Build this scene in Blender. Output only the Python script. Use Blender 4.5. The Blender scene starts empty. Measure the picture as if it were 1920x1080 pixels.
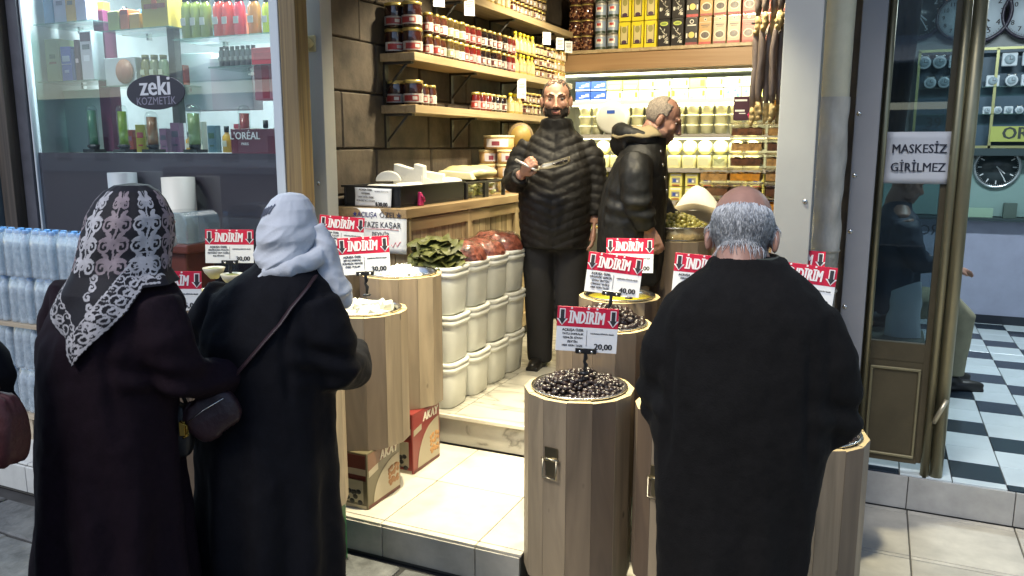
import bpy, bmesh, math, random
from math import sin, cos, pi, radians, sqrt, atan2, exp
from mathutils import Vector, Matrix, noise
from mathutils.bvhtree import BVHTree

# ------------------------------------------------------------------ camera, world, sun, exposure
S = bpy.context.scene
COL = S.collection
EYE = Vector((0, 0, 1.75)); PITCH = radians(10); YAW = radians(24.4); FPX = 1500.0
_F = Vector((-sin(YAW)*cos(PITCH), cos(YAW)*cos(PITCH), -sin(PITCH)))
_R = Vector((cos(YAW), sin(YAW), 0)); _U = _R.cross(_F)
cam = bpy.data.objects.new('camera', bpy.data.cameras.new('camera'))
COL.objects.link(cam)
cam.data.sensor_width = 36; cam.data.lens = 36*FPX/1920
cam.data.clip_start = .05; cam.data.clip_end = 500
cam.matrix_world = Matrix(((_R.x, _U.x, -_F.x, EYE.x), (_R.y, _U.y, -_F.y, EYE.y), (_R.z, _U.z, -_F.z, EYE.z), (0, 0, 0, 1)))
S.camera = cam

SUN_EL, SUN_ROT = radians(48), radians(200)
W = bpy.data.worlds.new('World'); S.world = W; W.use_nodes = True
wn = W.node_tree; wn.nodes.clear()
sky = wn.nodes.new('ShaderNodeTexSky'); sky.sky_type = 'NISHITA'; sky.sun_disc = False
sky.sun_elevation = SUN_EL; sky.sun_rotation = SUN_ROT; sky.dust_density = .8; sky.air_density = 1.0
bg = wn.nodes.new('ShaderNodeBackground'); bg.inputs['Strength'].default_value = .12
wo = wn.nodes.new('ShaderNodeOutputWorld')
wn.links.new(sky.outputs[0], bg.inputs[0]); wn.links.new(bg.outputs[0], wo.inputs[0])
sl = bpy.data.lights.new('sun', 'SUN'); sl.energy = 1.2; sl.angle = radians(18); sl.color = (1, .97, .92)
so = bpy.data.objects.new('sun', sl); COL.objects.link(so)
sd = Vector((sin(SUN_ROT)*cos(SUN_EL), cos(SUN_ROT)*cos(SUN_EL), sin(SUN_EL)))   # towards the sun
so.rotation_euler = sd.to_track_quat('Z', 'Y').to_euler(); so.location = sd*30
S.view_settings.view_transform = 'Standard'; S.view_settings.look = 'None'
S.view_settings.exposure = 0.75; S.view_settings.gamma = 1.0
S.view_settings.use_curve_mapping = False
S.render.engine = 'CYCLES'
S.cycles.max_bounces = 7; S.cycles.transparent_max_bounces = 24; S.cycles.sample_clamp_indirect = 4.0
S.cycles.caustics_reflective = False; S.cycles.caustics_refractive = False

def ray(u, v):
    return _F + _R*((u-960)/FPX) - _U*((v-540)/FPX)
def aty(u, v, y):                      # the point of the vertical plane Y = y seen at a place in the photograph
    d = ray(u, v); return EYE + d*(y/d.y)
def atx(u, v, x):
    d = ray(u, v); return EYE + d*(x/d.x)

# ------------------------------------------------------------------ materials
def lin(h):
    h = h.lstrip('#'); c = [int(h[i:i+2], 16)/255 for i in (0, 2, 4)]
    return tuple(x/12.92 if x <= .04045 else ((x+.055)/1.055)**2.4 for x in c)
_M = {}
def mat(name, col, rough=.55, metal=0, nz=0, nscale=8, bump=0, bscale=40, rnd=0, stretch=(1, 1, 1), spec=.5,
        col2=None, emis=0, coat=0, sheen=0):
    """Principled material: noise mottling (nz), fine relief (bump), variation from object to object (rnd)."""
    if name in _M: return _M[name]
    m = bpy.data.materials.new(name); m.use_nodes = True; nt = m.node_tree; b = nt.nodes['Principled BSDF']
    b.inputs['Roughness'].default_value = rough; b.inputs['Metallic'].default_value = metal
    b.inputs['Specular IOR Level'].default_value = spec
    if coat: b.inputs['Coat Weight'].default_value = coat; b.inputs['Coat Roughness'].default_value = .08
    if sheen: b.inputs['Sheen Weight'].default_value = sheen; b.inputs['Sheen Roughness'].default_value = .5
    c = tuple(col)+(1,); b.inputs['Base Color'].default_value = c
    src = None
    if nz or bump:
        tc = nt.nodes.new('ShaderNodeTexCoord'); mp = nt.nodes.new('ShaderNodeMapping')
        mp.inputs['Scale'].default_value = stretch
        oi0 = nt.nodes.new('ShaderNodeObjectInfo'); ad = nt.nodes.new('ShaderNodeVectorMath'); ad.operation = 'ADD'
        sc = nt.nodes.new('ShaderNodeVectorMath'); sc.operation = 'SCALE'; sc.inputs[3].default_value = 37.0
        cb = nt.nodes.new('ShaderNodeCombineXYZ')
        for i in range(3): nt.links.new(oi0.outputs['Random'], cb.inputs[i])
        nt.links.new(cb.outputs[0], sc.inputs[0]); nt.links.new(tc.outputs['Object'], mp.inputs[0])
        nt.links.new(mp.outputs[0], ad.inputs[0]); nt.links.new(sc.outputs[0], ad.inputs[1])
    if nz:
        n = nt.nodes.new('ShaderNodeTexNoise'); n.inputs['Scale'].default_value = nscale; n.inputs['Detail'].default_value = 6
        n.inputs['Roughness'].default_value = .62
        nt.links.new(ad.outputs[0], n.inputs['Vector'])
        r = nt.nodes.new('ShaderNodeValToRGB')
        lo = tuple(x*(1-nz) for x in col); hi = col2 if col2 else tuple(min(1, x*(1+nz)) for x in col)
        r.color_ramp.elements[0].position = .32; r.color_ramp.elements[1].position = .68
        r.color_ramp.elements[0].color = lo+(1,); r.color_ramp.elements[1].color = tuple(hi)+(1,)
        nt.links.new(n.outputs[0], r.inputs[0]); src = r.outputs[0]
    if rnd:
        oi = nt.nodes.new('ShaderNodeObjectInfo'); mr = nt.nodes.new('ShaderNodeMapRange')
        mr.inputs['To Min'].default_value = 1-rnd; mr.inputs['To Max'].default_value = 1+rnd
        nt.links.new(oi.outputs['Random'], mr.inputs[0])
        hs = nt.nodes.new('ShaderNodeHueSaturation'); hs.inputs['Color'].default_value = c
        nt.links.new(mr.outputs[0], hs.inputs['Value'])
        if src: nt.links.new(src, hs.inputs['Color'])
        src = hs.outputs[0]
    if src: nt.links.new(src, b.inputs['Base Color'])
    if bump:
        n2 = nt.nodes.new('ShaderNodeTexNoise'); n2.inputs['Scale'].default_value = bscale; n2.inputs['Detail'].default_value = 4
        nt.links.new(ad.outputs[0], n2.inputs['Vector'])
        bp = nt.nodes.new('ShaderNodeBump'); bp.inputs['Strength'].default_value = bump; bp.inputs['Distance'].default_value = .01
        nt.links.new(n2.outputs[0], bp.inputs['Height']); nt.links.new(bp.outputs[0], b.inputs['Normal'])
    if emis:
        b.inputs['Emission Color'].default_value = c; b.inputs['Emission Strength'].default_value = emis
    _M[name] = m; return m

def glass(name, tint=(1, 1, 1), refl=1.0, body=0.0, bodycol=(.5, .5, .5), rough=.02, vary=0, milk=None):
    """Clear or tinted sheet: see-through, reflecting by Fresnel, with a share (body) of ordinary surface colour."""
    if name in _M: return _M[name]
    m = bpy.data.materials.new(name); m.use_nodes = True; nt = m.node_tree; nt.nodes.clear()
    out = nt.nodes.new('ShaderNodeOutputMaterial'); tr = nt.nodes.new('ShaderNodeBsdfTransparent')
    tr.inputs[0].default_value = tuple(tint)+(1,)
    gl = nt.nodes.new('ShaderNodeBsdfGlossy'); gl.inputs['Roughness'].default_value = rough
    lw = nt.nodes.new('ShaderNodeLayerWeight'); lw.inputs[0].default_value = .5       # Schlick: alike from both sides of the sheet
    pw = nt.nodes.new('ShaderNodeMath'); pw.operation = 'POWER'; pw.inputs[1].default_value = 5; nt.links.new(lw.outputs['Facing'], pw.inputs[0])
    fr = nt.nodes.new('ShaderNodeMath'); fr.operation = 'MULTIPLY_ADD'; fr.inputs[1].default_value = .96; fr.inputs[2].default_value = .04; nt.links.new(pw.outputs[0], fr.inputs[0])
    mu = nt.nodes.new('ShaderNodeMath'); mu.operation = 'MULTIPLY'; mu.inputs[1].default_value = refl; mu.use_clamp = True
    nt.links.new(fr.outputs[0], mu.inputs[0])
    base = tr.outputs[0]
    if body:
        df = nt.nodes.new('ShaderNodeBsdfPrincipled'); df.inputs['Base Color'].default_value = tuple(bodycol)+(1,)
        df.inputs['Roughness'].default_value = .35
        mx = nt.nodes.new('ShaderNodeMixShader'); mx.inputs[0].default_value = body
        if vary:
            n = nt.nodes.new('ShaderNodeTexNoise'); n.inputs['Scale'].default_value = 30
            tc = nt.nodes.new('ShaderNodeTexCoord'); nt.links.new(tc.outputs['Object'], n.inputs['Vector'])
            mr = nt.nodes.new('ShaderNodeMapRange'); mr.inputs[1].default_value = .35; mr.inputs[2].default_value = .65
            mr.inputs['To Min'].default_value = max(0, body-vary); mr.inputs['To Max'].default_value = min(1, body+vary)
            nt.links.new(n.outputs[0], mr.inputs[0]); nt.links.new(mr.outputs[0], mx.inputs[0])
        nt.links.new(tr.outputs[0], mx.inputs[1]); nt.links.new(df.outputs[0], mx.inputs[2]); base = mx.outputs[0]
    mg = nt.nodes.new('ShaderNodeMixShader')
    nt.links.new(mu.outputs[0], mg.inputs[0]); nt.links.new(base, mg.inputs[1]); nt.links.new(gl.outputs[0], mg.inputs[2])
    nt.links.new(mg.outputs[0], out.inputs[0]); _M[name] = m; return m

def wood(name, pale, dark, rnd=.25, rough=.5, axis=2, tight=9):
    """Long-grained wood: stretched noise streaks, a knot here and there, each board its own tone."""
    if name in _M: return _M[name]
    m = bpy.data.materials.new(name); m.use_nodes = True; nt = m.node_tree; b = nt.nodes['Principled BSDF']
    L = nt.links.new; N = nt.nodes.new
    tc = N('ShaderNodeTexCoord'); mp = N('ShaderNodeMapping'); sc = [tight, tight, tight]; sc[axis] = .55
    mp.inputs['Scale'].default_value = sc
    oi = N('ShaderNodeObjectInfo'); cb = N('ShaderNodeCombineXYZ'); ml = N('ShaderNodeMath'); ml.operation = 'MULTIPLY'; ml.inputs[1].default_value = 61
    L(oi.outputs['Random'], ml.inputs[0])
    for i in range(3): L(ml.outputs[0], cb.inputs[i])
    ad = N('ShaderNodeVectorMath'); L(tc.outputs['Object'], mp.inputs[0]); L(mp.outputs[0], ad.inputs[0]); L(cb.outputs[0], ad.inputs[1])
    n = N('ShaderNodeTexNoise'); n.inputs['Scale'].default_value = 1.6; n.inputs['Detail'].default_value = 7; n.inputs['Distortion'].default_value = 1.2
    L(ad.outputs[0], n.inputs['Vector'])
    r = N('ShaderNodeValToRGB'); e = r.color_ramp.elements
    mid = tuple(.55*a+.45*d for a, d in zip(pale, dark))
    e[0].position = .3; e[0].color = tuple(dark)+(1,); e[1].position = .66; e[1].color = tuple(pale)+(1,)
    k = e.new(.47); k.color = mid+(1,)
    L(n.outputs[0], r.inputs[0])
    wn_ = N('ShaderNodeTexWhiteNoise'); wn_.noise_dimensions = '1D'; L(oi.outputs['Random'], wn_.inputs['W'])
    mr = N('ShaderNodeMapRange'); mr.inputs['To Min'].default_value = 1-rnd; mr.inputs['To Max'].default_value = 1+rnd*.7
    L(wn_.outputs[0], mr.inputs[0])
    hs = N('ShaderNodeHueSaturation'); L(mr.outputs[0], hs.inputs['Value']); L(r.outputs[0], hs.inputs['Color'])
    L(hs.outputs[0], b.inputs['Base Color']); b.inputs['Roughness'].default_value = rough
    bp = N('ShaderNodeBump'); bp.inputs['Strength'].default_value = .15; bp.inputs['Distance'].default_value = .004
    L(n.outputs[0], bp.inputs['Height']); L(bp.outputs[0], b.inputs['Normal'])
    _M[name] = m; return m

def stave_wood(name, pale, tan, brown, rough=.5):
    """Boards of one barrel: each its own tone from pale sapwood to red brown heartwood, broad lazy grain and small knots."""
    m = bpy.data.materials.new(name); m.use_nodes = True; nt = m.node_tree; b = nt.nodes['Principled BSDF']; L = nt.links.new; N = nt.nodes.new
    oi = N('ShaderNodeObjectInfo'); w = N('ShaderNodeTexWhiteNoise'); w.noise_dimensions = '1D'
    k = N('ShaderNodeMath'); k.operation = 'MULTIPLY'; k.inputs[1].default_value = 977.3; L(oi.outputs['Random'], k.inputs[0]); L(k.outputs[0], w.inputs['W'])
    r = N('ShaderNodeValToRGB'); e = r.color_ramp.elements; e[0].position = .0; e[0].color = tuple(brown)+(1,); e[1].position = 1; e[1].color = tuple(pale)+(1,)
    q = e.new(.38); q.color = tuple(tan)+(1,); q = e.new(.7); q.color = tuple(.5*a+.5*c for a, c in zip(tan, pale))+(1,); L(w.outputs[0], r.inputs[0])
    tc = N('ShaderNodeTexCoord'); mp = N('ShaderNodeMapping'); mp.inputs['Scale'].default_value = (7, 7, .8); L(tc.outputs['Object'], mp.inputs[0])
    cb = N('ShaderNodeCombineXYZ'); ad = N('ShaderNodeVectorMath'); s2 = N('ShaderNodeMath'); s2.operation = 'MULTIPLY'; s2.inputs[1].default_value = 53
    L(oi.outputs['Random'], s2.inputs[0]); L(s2.outputs[0], cb.inputs[2]); L(s2.outputs[0], cb.inputs[0]); L(mp.outputs[0], ad.inputs[0]); L(cb.outputs[0], ad.inputs[1])
    n = N('ShaderNodeTexNoise'); n.inputs['Scale'].default_value = 1.5; n.inputs['Detail'].default_value = 5; n.inputs['Distortion'].default_value = 1.6; L(ad.outputs[0], n.inputs['Vector'])
    mr = N('ShaderNodeMapRange'); mr.inputs[1].default_value = .3; mr.inputs[2].default_value = .7; mr.inputs['To Min'].default_value = .70; mr.inputs['To Max'].default_value = 1.14; L(n.outputs[0], mr.inputs[0])
    v = N('ShaderNodeTexVoronoi'); v.inputs['Scale'].default_value = 1.0; mv = N('ShaderNodeMapping'); mv.inputs['Scale'].default_value = (5, 5, 3.2); L(ad.outputs[0], mv.inputs[0])
    tv = N('ShaderNodeMapping'); tv.inputs['Scale'].default_value = (9, 9, 4.5); av = N('ShaderNodeVectorMath'); L(tc.outputs['Object'], tv.inputs[0]); L(tv.outputs[0], av.inputs[0]); L(cb.outputs[0], av.inputs[1]); L(av.outputs[0], v.inputs['Vector'])
    kn = N('ShaderNodeMapRange'); kn.inputs[1].default_value = .04; kn.inputs[2].default_value = .09; kn.inputs['To Min'].default_value = .35; kn.inputs['To Max'].default_value = 1; L(v.outputs['Distance'], kn.inputs[0])
    mu = N('ShaderNodeMath'); mu.operation = 'MULTIPLY'; L(mr.outputs[0], mu.inputs[0]); L(kn.outputs[0], mu.inputs[1])
    hs = N('ShaderNodeHueSaturation'); L(mu.outputs[0], hs.inputs['Value']); L(r.outputs[0], hs.inputs['Color']); L(hs.outputs[0], b.inputs['Base Color'])
    b.inputs['Roughness'].default_value = rough; bp = N('ShaderNodeBump'); bp.inputs['Strength'].default_value = .12; bp.inputs['Distance'].default_value = .004
    L(n.outputs[0], bp.inputs['Height']); L(bp.outputs[0], b.inputs['Normal']); _M[name] = m; return m

def marble(name, col, vein, rough=.25):
    if name in _M: return _M[name]
    m = bpy.data.materials.new(name); m.use_nodes = True; nt = m.node_tree; b = nt.nodes['Principled BSDF']
    L = nt.links.new; N = nt.nodes.new
    tc = N('ShaderNodeTexCoord'); oi = N('ShaderNodeObjectInfo'); ml = N('ShaderNodeMath'); ml.operation = 'MULTIPLY'; ml.inputs[1].default_value = 23
    L(oi.outputs['Random'], ml.inputs[0]); ad = N('ShaderNodeVectorMath'); L(tc.outputs['Object'], ad.inputs[0]); L(ml.outputs[0], ad.inputs[1])
    mp = N('ShaderNodeMapping'); mp.inputs['Rotation'].default_value = (.4, .3, .75); mp.inputs['Scale'].default_value = (1, 3.2, 2)
    L(ad.outputs[0], mp.inputs[0])
    n = N('ShaderNodeTexNoise'); n.inputs['Scale'].default_value = 2.2; n.inputs['Detail'].default_value = 8; n.inputs['Distortion'].default_value = 1.0
    L(mp.outputs[0], n.inputs['Vector'])
    r = N('ShaderNodeValToRGB'); e = r.color_ramp.elements
    e[0].position = .40; e[0].color = tuple(col)+(1,); e[1].position = .60; e[1].color = tuple(col)+(1,)
    for p, c in ((.47, tuple(.7*a+.3*v for a, v in zip(col, vein))), (.505, vein), (.53, tuple(.8*a+.2*v for a, v in zip(col, vein)))):
        k = e.new(p); k.color = tuple(c)+(1,)
    L(n.outputs[0], r.inputs[0]); L(r.outputs[0], b.inputs['Base Color']); b.inputs['Roughness'].default_value = rough
    _M[name] = m; return m

# ------------------------------------------------------------------ mesh building
class MB:
    def __init__(s): s.v = []; s.f = []; s.m = []; s.sm = []
    def add(s, vs, fs, m=0, smooth=False, T=None):
        o = len(s.v)
        s.v += [tuple(T @ Vector(p)) for p in vs] if T is not None else [tuple(p) for p in vs]
        for f in fs: s.f.append(tuple(i+o for i in f)); s.m.append(m); s.sm.append(smooth)
        return s
    def box(s, c, d, m=0, T=None, taper=1.0):
        x, y, z = (k/2 for k in d); vs = []
        for sz in (-1, 1):
            t = taper if sz > 0 else 1
            for sx, sy in ((-1, -1), (1, -1), (1, 1), (-1, 1)): vs.append((c[0]+sx*x*t, c[1]+sy*y*t, c[2]+sz*z))
        return s.add(vs, [(3, 2, 1, 0), (4, 5, 6, 7), (0, 1, 5, 4), (1, 2, 6, 5), (2, 3, 7, 6), (3, 0, 4, 7)], m, False, T)
    def lathe(s, prof, n=16, c=(0, 0, 0), m=0, smooth=True, sx=1, sy=1, T=None, a0=0, a1=2*pi, p=2.0, cap=True):
        full = abs(a1-a0-2*pi) < 1e-6; k = n if full else n+1; vs = []; fs = []
        for r, z in prof:
            for i in range(k):
                a = a0+(a1-a0)*i/n; ca, sa = cos(a), sin(a)
                if p != 2.0:
                    q = (abs(ca)**p+abs(sa)**p)**(-1/p); ca *= q; sa *= q
                vs.append((c[0]+r*sx*ca, c[1]+r*sy*sa, c[2]+z))
        for j in range(len(prof)-1):
            for i in range(n if full else n):
                i2 = (i+1) % k if full else i+1
                fs.append((j*k+i, j*k+i2, (j+1)*k+i2, (j+1)*k+i))
        if full and cap:
            if prof[0][0] > 1e-5: fs.append(tuple(reversed(range(k))))
            if prof[-1][0] > 1e-5: fs.append(tuple(range((len(prof)-1)*k, len(prof)*k)))
        return s.add(vs, fs, m, smooth, T)
    def cyl(s, p0, p1, r0, r1=None, n=12, m=0, smooth=True):
        return s.tube([p0, p1], [r0, r0 if r1 is None else r1], n, m, smooth)
    def tube(s, pts, rad, n=8, m=0, smooth=True, flat=1.0, up=None):
        pts = [Vector(p) for p in pts]
        if not isinstance(rad, (list, tuple)): rad = [rad]*len(pts)
        vs = []; fs = []; prev = None
        for i, p in enumerate(pts):
            t = (pts[min(i+1, len(pts)-1)]-pts[max(i-1, 0)]).normalized()
            if prev is None:
                a = Vector(up) if up else (Vector((0, 0, 1)) if abs(t.z) < .9 else Vector((1, 0, 0)))
                x = t.cross(a).normalized()
            else:
                x = (prev-t*prev.dot(t)).normalized()
            y = t.cross(x); prev = x
            for k in range(n):
                a = 2*pi*k/n; vs.append(p+x*cos(a)*rad[i]+y*sin(a)*rad[i]*flat)
        for i in range(len(pts)-1):
            for k in range(n): fs.append((i*n+k, i*n+(k+1) % n, (i+1)*n+(k+1) % n, (i+1)*n+k))
        fs.append(tuple(reversed(range(n)))); fs.append(tuple(range((len(pts)-1)*n, len(pts)*n)))
        return s.add(vs, fs, m, smooth)
    def ell(s, c, r, m=0, n=12, k=8, T=None, rot=None):
        vs = []; fs = []; Rm = Matrix.Rotation(rot[0], 3, rot[1]) if rot else None
        for j in range(k+1):
            b = -pi/2+pi*j/k
            for i in range(n):
                a = 2*pi*i/n; q = Vector((r[0]*cos(b)*cos(a), r[1]*cos(b)*sin(a), r[2]*sin(b)))
                if Rm: q = Rm @ q
                vs.append((c[0]+q.x, c[1]+q.y, c[2]+q.z))
        for j in range(k):
            for i in range(n): fs.append((j*n+i, j*n+(i+1) % n, (j+1)*n+(i+1) % n, (j+1)*n+i))
        return s.add(vs, fs, m, True, T)
    def prism(s, pts, y0, y1, m=0, T=None, smooth=False):      # outline in X-Z, thickness along Y
        n = len(pts); vs = [(x, y0, z) for x, z in pts]+[(x, y1, z) for x, z in pts]
        fs = [tuple(range(n)), tuple(reversed(range(n, 2*n)))]+[((i+1) % n, i, i+n, (i+1) % n+n) for i in range(n)]
        return s.add(vs, fs, m, smooth, T)
    def slab(s, pts, z0, z1, m=0, T=None):                     # outline in X-Y, thickness along Z
        n = len(pts); vs = [(x, y, z0) for x, y in pts]+[(x, y, z1) for x, y in pts]
        fs = [tuple(reversed(range(n))), tuple(range(n, 2*n))]+[(i, (i+1) % n, (i+1) % n+n, i+n) for i in range(n)]
        return s.add(vs, fs, m, False, T)
    def grid(s, fn, nu, nv, m=0, closed=False, smooth=True):
        ku = nu if closed else nu+1; vs = [fn(i/nu, j/nv) for j in range(nv+1) for i in range(ku)]; fs = []
        for j in range(nv):
            for i in range(nu):
                i2 = (i+1) % ku if closed else i+1
                fs.append((j*ku+i, j*ku+i2, (j+1)*ku+i2, (j+1)*ku+i))
        return s.add(vs, fs, m, smooth)
    def text(s, body, size, c=(0, 0, 0), m=0, shear=0, bold=0, sx=1.0, align='CENTER', T=None, depth=.0008, fit=None):
        """Flat lettering standing in X-Z and facing -Y, centred on c."""
        cu = bpy.data.curves.new('lettering', 'FONT'); cu.body = body; cu.size = size; cu.align_x = align; cu.align_y = 'CENTER'
        cu.shear = shear; cu.resolution_u = 2; cu.extrude = depth/2
        o = bpy.data.objects.new('lettering', cu); me = bpy.data.meshes.new_from_object(o)
        if fit: sx = fit/max(1e-6, max(v.co.x for v in me.vertices)-min(v.co.x for v in me.vertices))
        fs = [tuple(p.vertices) for p in me.polygons]
        for k, dx in enumerate((0, -bold*size, bold*size, 2*bold*size) if bold else (0,)):      # heavier strokes: the letters set over themselves
            s.add([(c[0]+v.co.x*sx+dx, c[1]-v.co.z-.00012*k, c[2]+v.co.y) for v in me.vertices], fs, m, False, T)
        bpy.data.objects.remove(o); bpy.data.curves.remove(cu); bpy.data.meshes.remove(me)
        return s
    def mesh(s, name, mats, bevel=0, seg=1):
        me = bpy.data.meshes.new(name); me.from_pydata(s.v, [], s.f)
        if not isinstance(mats, (list, tuple)): mats = [mats]
        for q in mats: me.materials.append(q)
        me.polygons.foreach_set('material_index', s.m); me.polygons.foreach_set('use_smooth', s.sm)
        if bevel:
            bm = bmesh.new(); bm.from_mesh(me)
            es = [e for e in bm.edges if len(e.link_faces) == 2 and e.calc_face_angle(0) > .6]
            bmesh.ops.bevel(bm, geom=es, offset=bevel, segments=seg, affect='EDGES', profile=.6)
            bm.to_mesh(me); bm.free()
        me.update(); return me
    def build(s, name, mats, parent=None, loc=(0, 0, 0), rot=(0, 0, 0), bevel=0, seg=1, kind=None):
        return put(name, s.mesh(name, mats, bevel, seg), parent, loc, rot, kind)

def put(name, me, parent=None, loc=(0, 0, 0), rot=(0, 0, 0), kind=None):
    o = bpy.data.objects.new(name, me); COL.objects.link(o); o.location = loc; o.rotation_euler = rot
    if parent: o.parent = parent
    if kind: o['kind'] = kind
    return o
def tag(o, label, cat, group=None, kind=None):
    o['label'] = label; o['category'] = cat
    if group: o['group'] = group
    if kind: o['kind'] = kind
    return o
def thing(name, label, cat, loc=(0, 0, 0), rz=0, group=None):
    o = bpy.data.objects.new(name, None); COL.objects.link(o); o.location = loc; o.rotation_euler = (0, 0, rz)
    o.empty_display_size = .1
    return tag(o, label, cat, group)
KIDS = {}
def inst(root, loc, rz=None, label=None, group=None, scale=None):
    """A copy of a thing with copies of its parts and sub-parts (mesh data shared)."""
    def cp(o, par):
        c = o.copy(); COL.objects.link(c)
        if par: c.parent = par
        for k in KIDS.setdefault(o.name, list(o.children)): cp(k, c)
        return c
    r = cp(root, None); r.location = loc
    if rz is not None: r.rotation_euler = (0, 0, rz)
    if label: r['label'] = label
    if group: r['group'] = group
    if scale: r.scale = scale
    return r
def structure(name, mb, mats, **k):
    return mb.build(name, mats, kind='structure', **k)
ORD = 'first second third fourth fifth sixth seventh eighth ninth tenth eleventh twelfth thirteenth fourteenth fifteenth sixteenth seventeenth eighteenth nineteenth twentieth'.split()
rnd = random.Random(7)
WHITE = mat('white_paint', (.72, .72, .70), .45, nz=.06)
BLACK = mat('black_plastic', (.012, .012, .013), .35)
STEEL = mat('steel', (.62, .61, .58), .22, 1, nz=.1, nscale=20)
INK = mat('printed_ink', (.02, .02, .025), .6)
def colm(h, rough=.5, **k): return mat('paint_'+h+('_%g' % rough), lin(h), rough, **k)
# ------------------------------------------------------------------ lamps of the place
def spot(x, y, z, target, power, label, col=(1, .88, .62), size=75, blend=.6, group='ceiling spotlights in the cheese shop'):
    t = thing('ceiling_spotlight', label, 'spotlight', (x, y, z), 0, group)
    d = (Vector(target)-Vector((x, y, z))).normalized()
    b = MB(); b.cyl((0, 0, .12), (0, 0, .03), .012, n=8); b.cyl(-d*.06, d*.05, .04, .045, 14); b.build('housing', WHITE, t)
    MB().cyl(d*.052, d*.056, .038, n=14).build('lens', mat('lamp_lens', (1, .9, .66), .4, emis=6), t)
    l = bpy.data.lights.new('spotlight_lamp', 'SPOT'); l.energy = power*1.45; l.color = col; l.spot_size = radians(size); l.spot_blend = blend
    l.shadow_soft_size = .05
    o = bpy.data.objects.new('spotlight_lamp', l); COL.objects.link(o); o.parent = t; o.location = d*.07
    o.rotation_euler = (-d).to_track_quat('Z', 'Y').to_euler()
def tube_lamp(name, label, x, y, z, lx, ly, power, col, ecol=None, emis=4, down=True, tilt=0):
    t = thing(name, label, 'lamp', (x, y, z))
    MB().box((0, 0, .02), (lx, ly, .03)).build('housing', WHITE, t)
    MB().box((0, 0, -.002), (lx*.96, ly*.8, .012)).build('diffuser', mat('diffuser_'+name, ecol or col, .5, emis=emis), t)
    l = bpy.data.lights.new(name+'_lamp', 'AREA'); l.shape = 'RECTANGLE'; l.size = lx; l.size_y = ly; l.energy = power*1.9; l.color = col
    o = bpy.data.objects.new(name+'_lamp', l); COL.objects.link(o); o.parent = t; o.location = (0, 0, -.015); o.rotation_euler = (tilt, 0, 0)
WARM = (1, .87, .60)
spot(-1.45, 2.95, 3.1, (-1.40, 3.05, .15), 240, 'white ceiling spotlight above the tiled entrance step', (1, .90, .62), 62, .7)
spot(-2.35, 3.05, 3.1, (-2.2, 3.0, 1), 70, 'white ceiling spotlight above the cheese barrels', (1, .90, .62), 70)
spot(-.85, 3.3, 3.1, (-.80, 3.2, .6), 140, 'white ceiling spotlight above the olive barrels', (1, .90, .62), 80)
spot(-1.9, 4.6, 3.2, (-2.5, 4.7, 1.6), 120, 'white ceiling spotlight facing the jar shelves near the entrance', WARM, 100)
spot(-1.5, 5.7, 3.2, (-2.5, 5.9, 1.9), 130, 'white ceiling spotlight facing the jar shelves near the back', WARM, 100)
spot(-1.3, 5.0, 3.2, (-1.5, 7.2, 2.5), 130, 'white ceiling spotlight facing the tins on the back shelf', WARM, 80)
spot(-.95, 4.7, 3.2, (-.8, 5.6, 1.6), 60, 'white ceiling spotlight facing the stacked dessert boxes', WARM, 80)
spot(-1.25, 3.75, 3.0, (-1.6, 4.75, 1.5), 72, 'white ceiling spotlight above the two shopkeepers', WARM, 85)
tube_lamp('ceiling_lamp', 'long white ceiling lamp in the clock shop', 1.0, 6.4, 3.25, 1.2, .16, 27, (.80, .93, 1), emis=5)
tube_lamp('window_lamp', 'long white lamp under the ceiling of the cosmetics window', -3.95, 3.78, 3.0, 1.7, .12, 34, (.80, .93, 1), emis=5)

# ------------------------------------------------------------------ ground
structure('ground', MB().box((0, 0, -.07), (160, 160, .06)), mat('asphalt', (.05, .05, .052), .85, nz=.3, bump=.3))
STONE_G = mat('paving_stone', (.085, .088, .09), .62, nz=.45, nscale=9, bump=.9, bscale=22, rnd=.3)
pav = structure('street_pavement', MB().slab([(-6.5, .2), (-1.08, .2), (-1.08, 2.70), (-3.38, 2.70), (-3.38, 2.5), (-6.5, 2.5)], -.04, -.018), mat('paving_bed', (.03, .03, .03), .9, nz=.3))
y = .2; r_ = 0
while y < 2.66:
    h = rnd.uniform(.22, .34); h = min(h, 2.69-y); x = -6.5+rnd.uniform(0, .2)
    while x < -1.12:
        w = min(rnd.uniform(.3, .62), -1.09-x)
        if w > .08 and not (x < -3.38 and y+h > 2.5) and h > .06 and (x > -5.2) and y > .9:
            j = lambda: rnd.uniform(-.012, .012)
            MB().slab([(-w/2+.008+j()*.5, -h/2+.008+j()*.5), (w/2-.008+j()*.5, -h/2+.008+j()*.5), (w/2-.008+j()*.5, h/2-.008+j()*.5), (-w/2+.008+j()*.5, h/2-.008+j()*.5)], -.05, rnd.uniform(-.006, .004)).build(
                'paving_stone', STONE_G, pav, (x+w/2, y+h/2, 0), (rnd.uniform(-.008, .008), rnd.uniform(-.008, .008), 0), bevel=.007)
        x += w
    y += h
CREAM = mat('cream_tile', (.56, .52, .44), .2, nz=.14, nscale=5, rnd=.05, spec=.5)
GREYT = mat('grey_cream_tile', (.42, .40, .35), .3, nz=.2, nscale=5, rnd=.08, bump=.05)
GROUT = mat('grout', (.10, .095, .085), .9)
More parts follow.
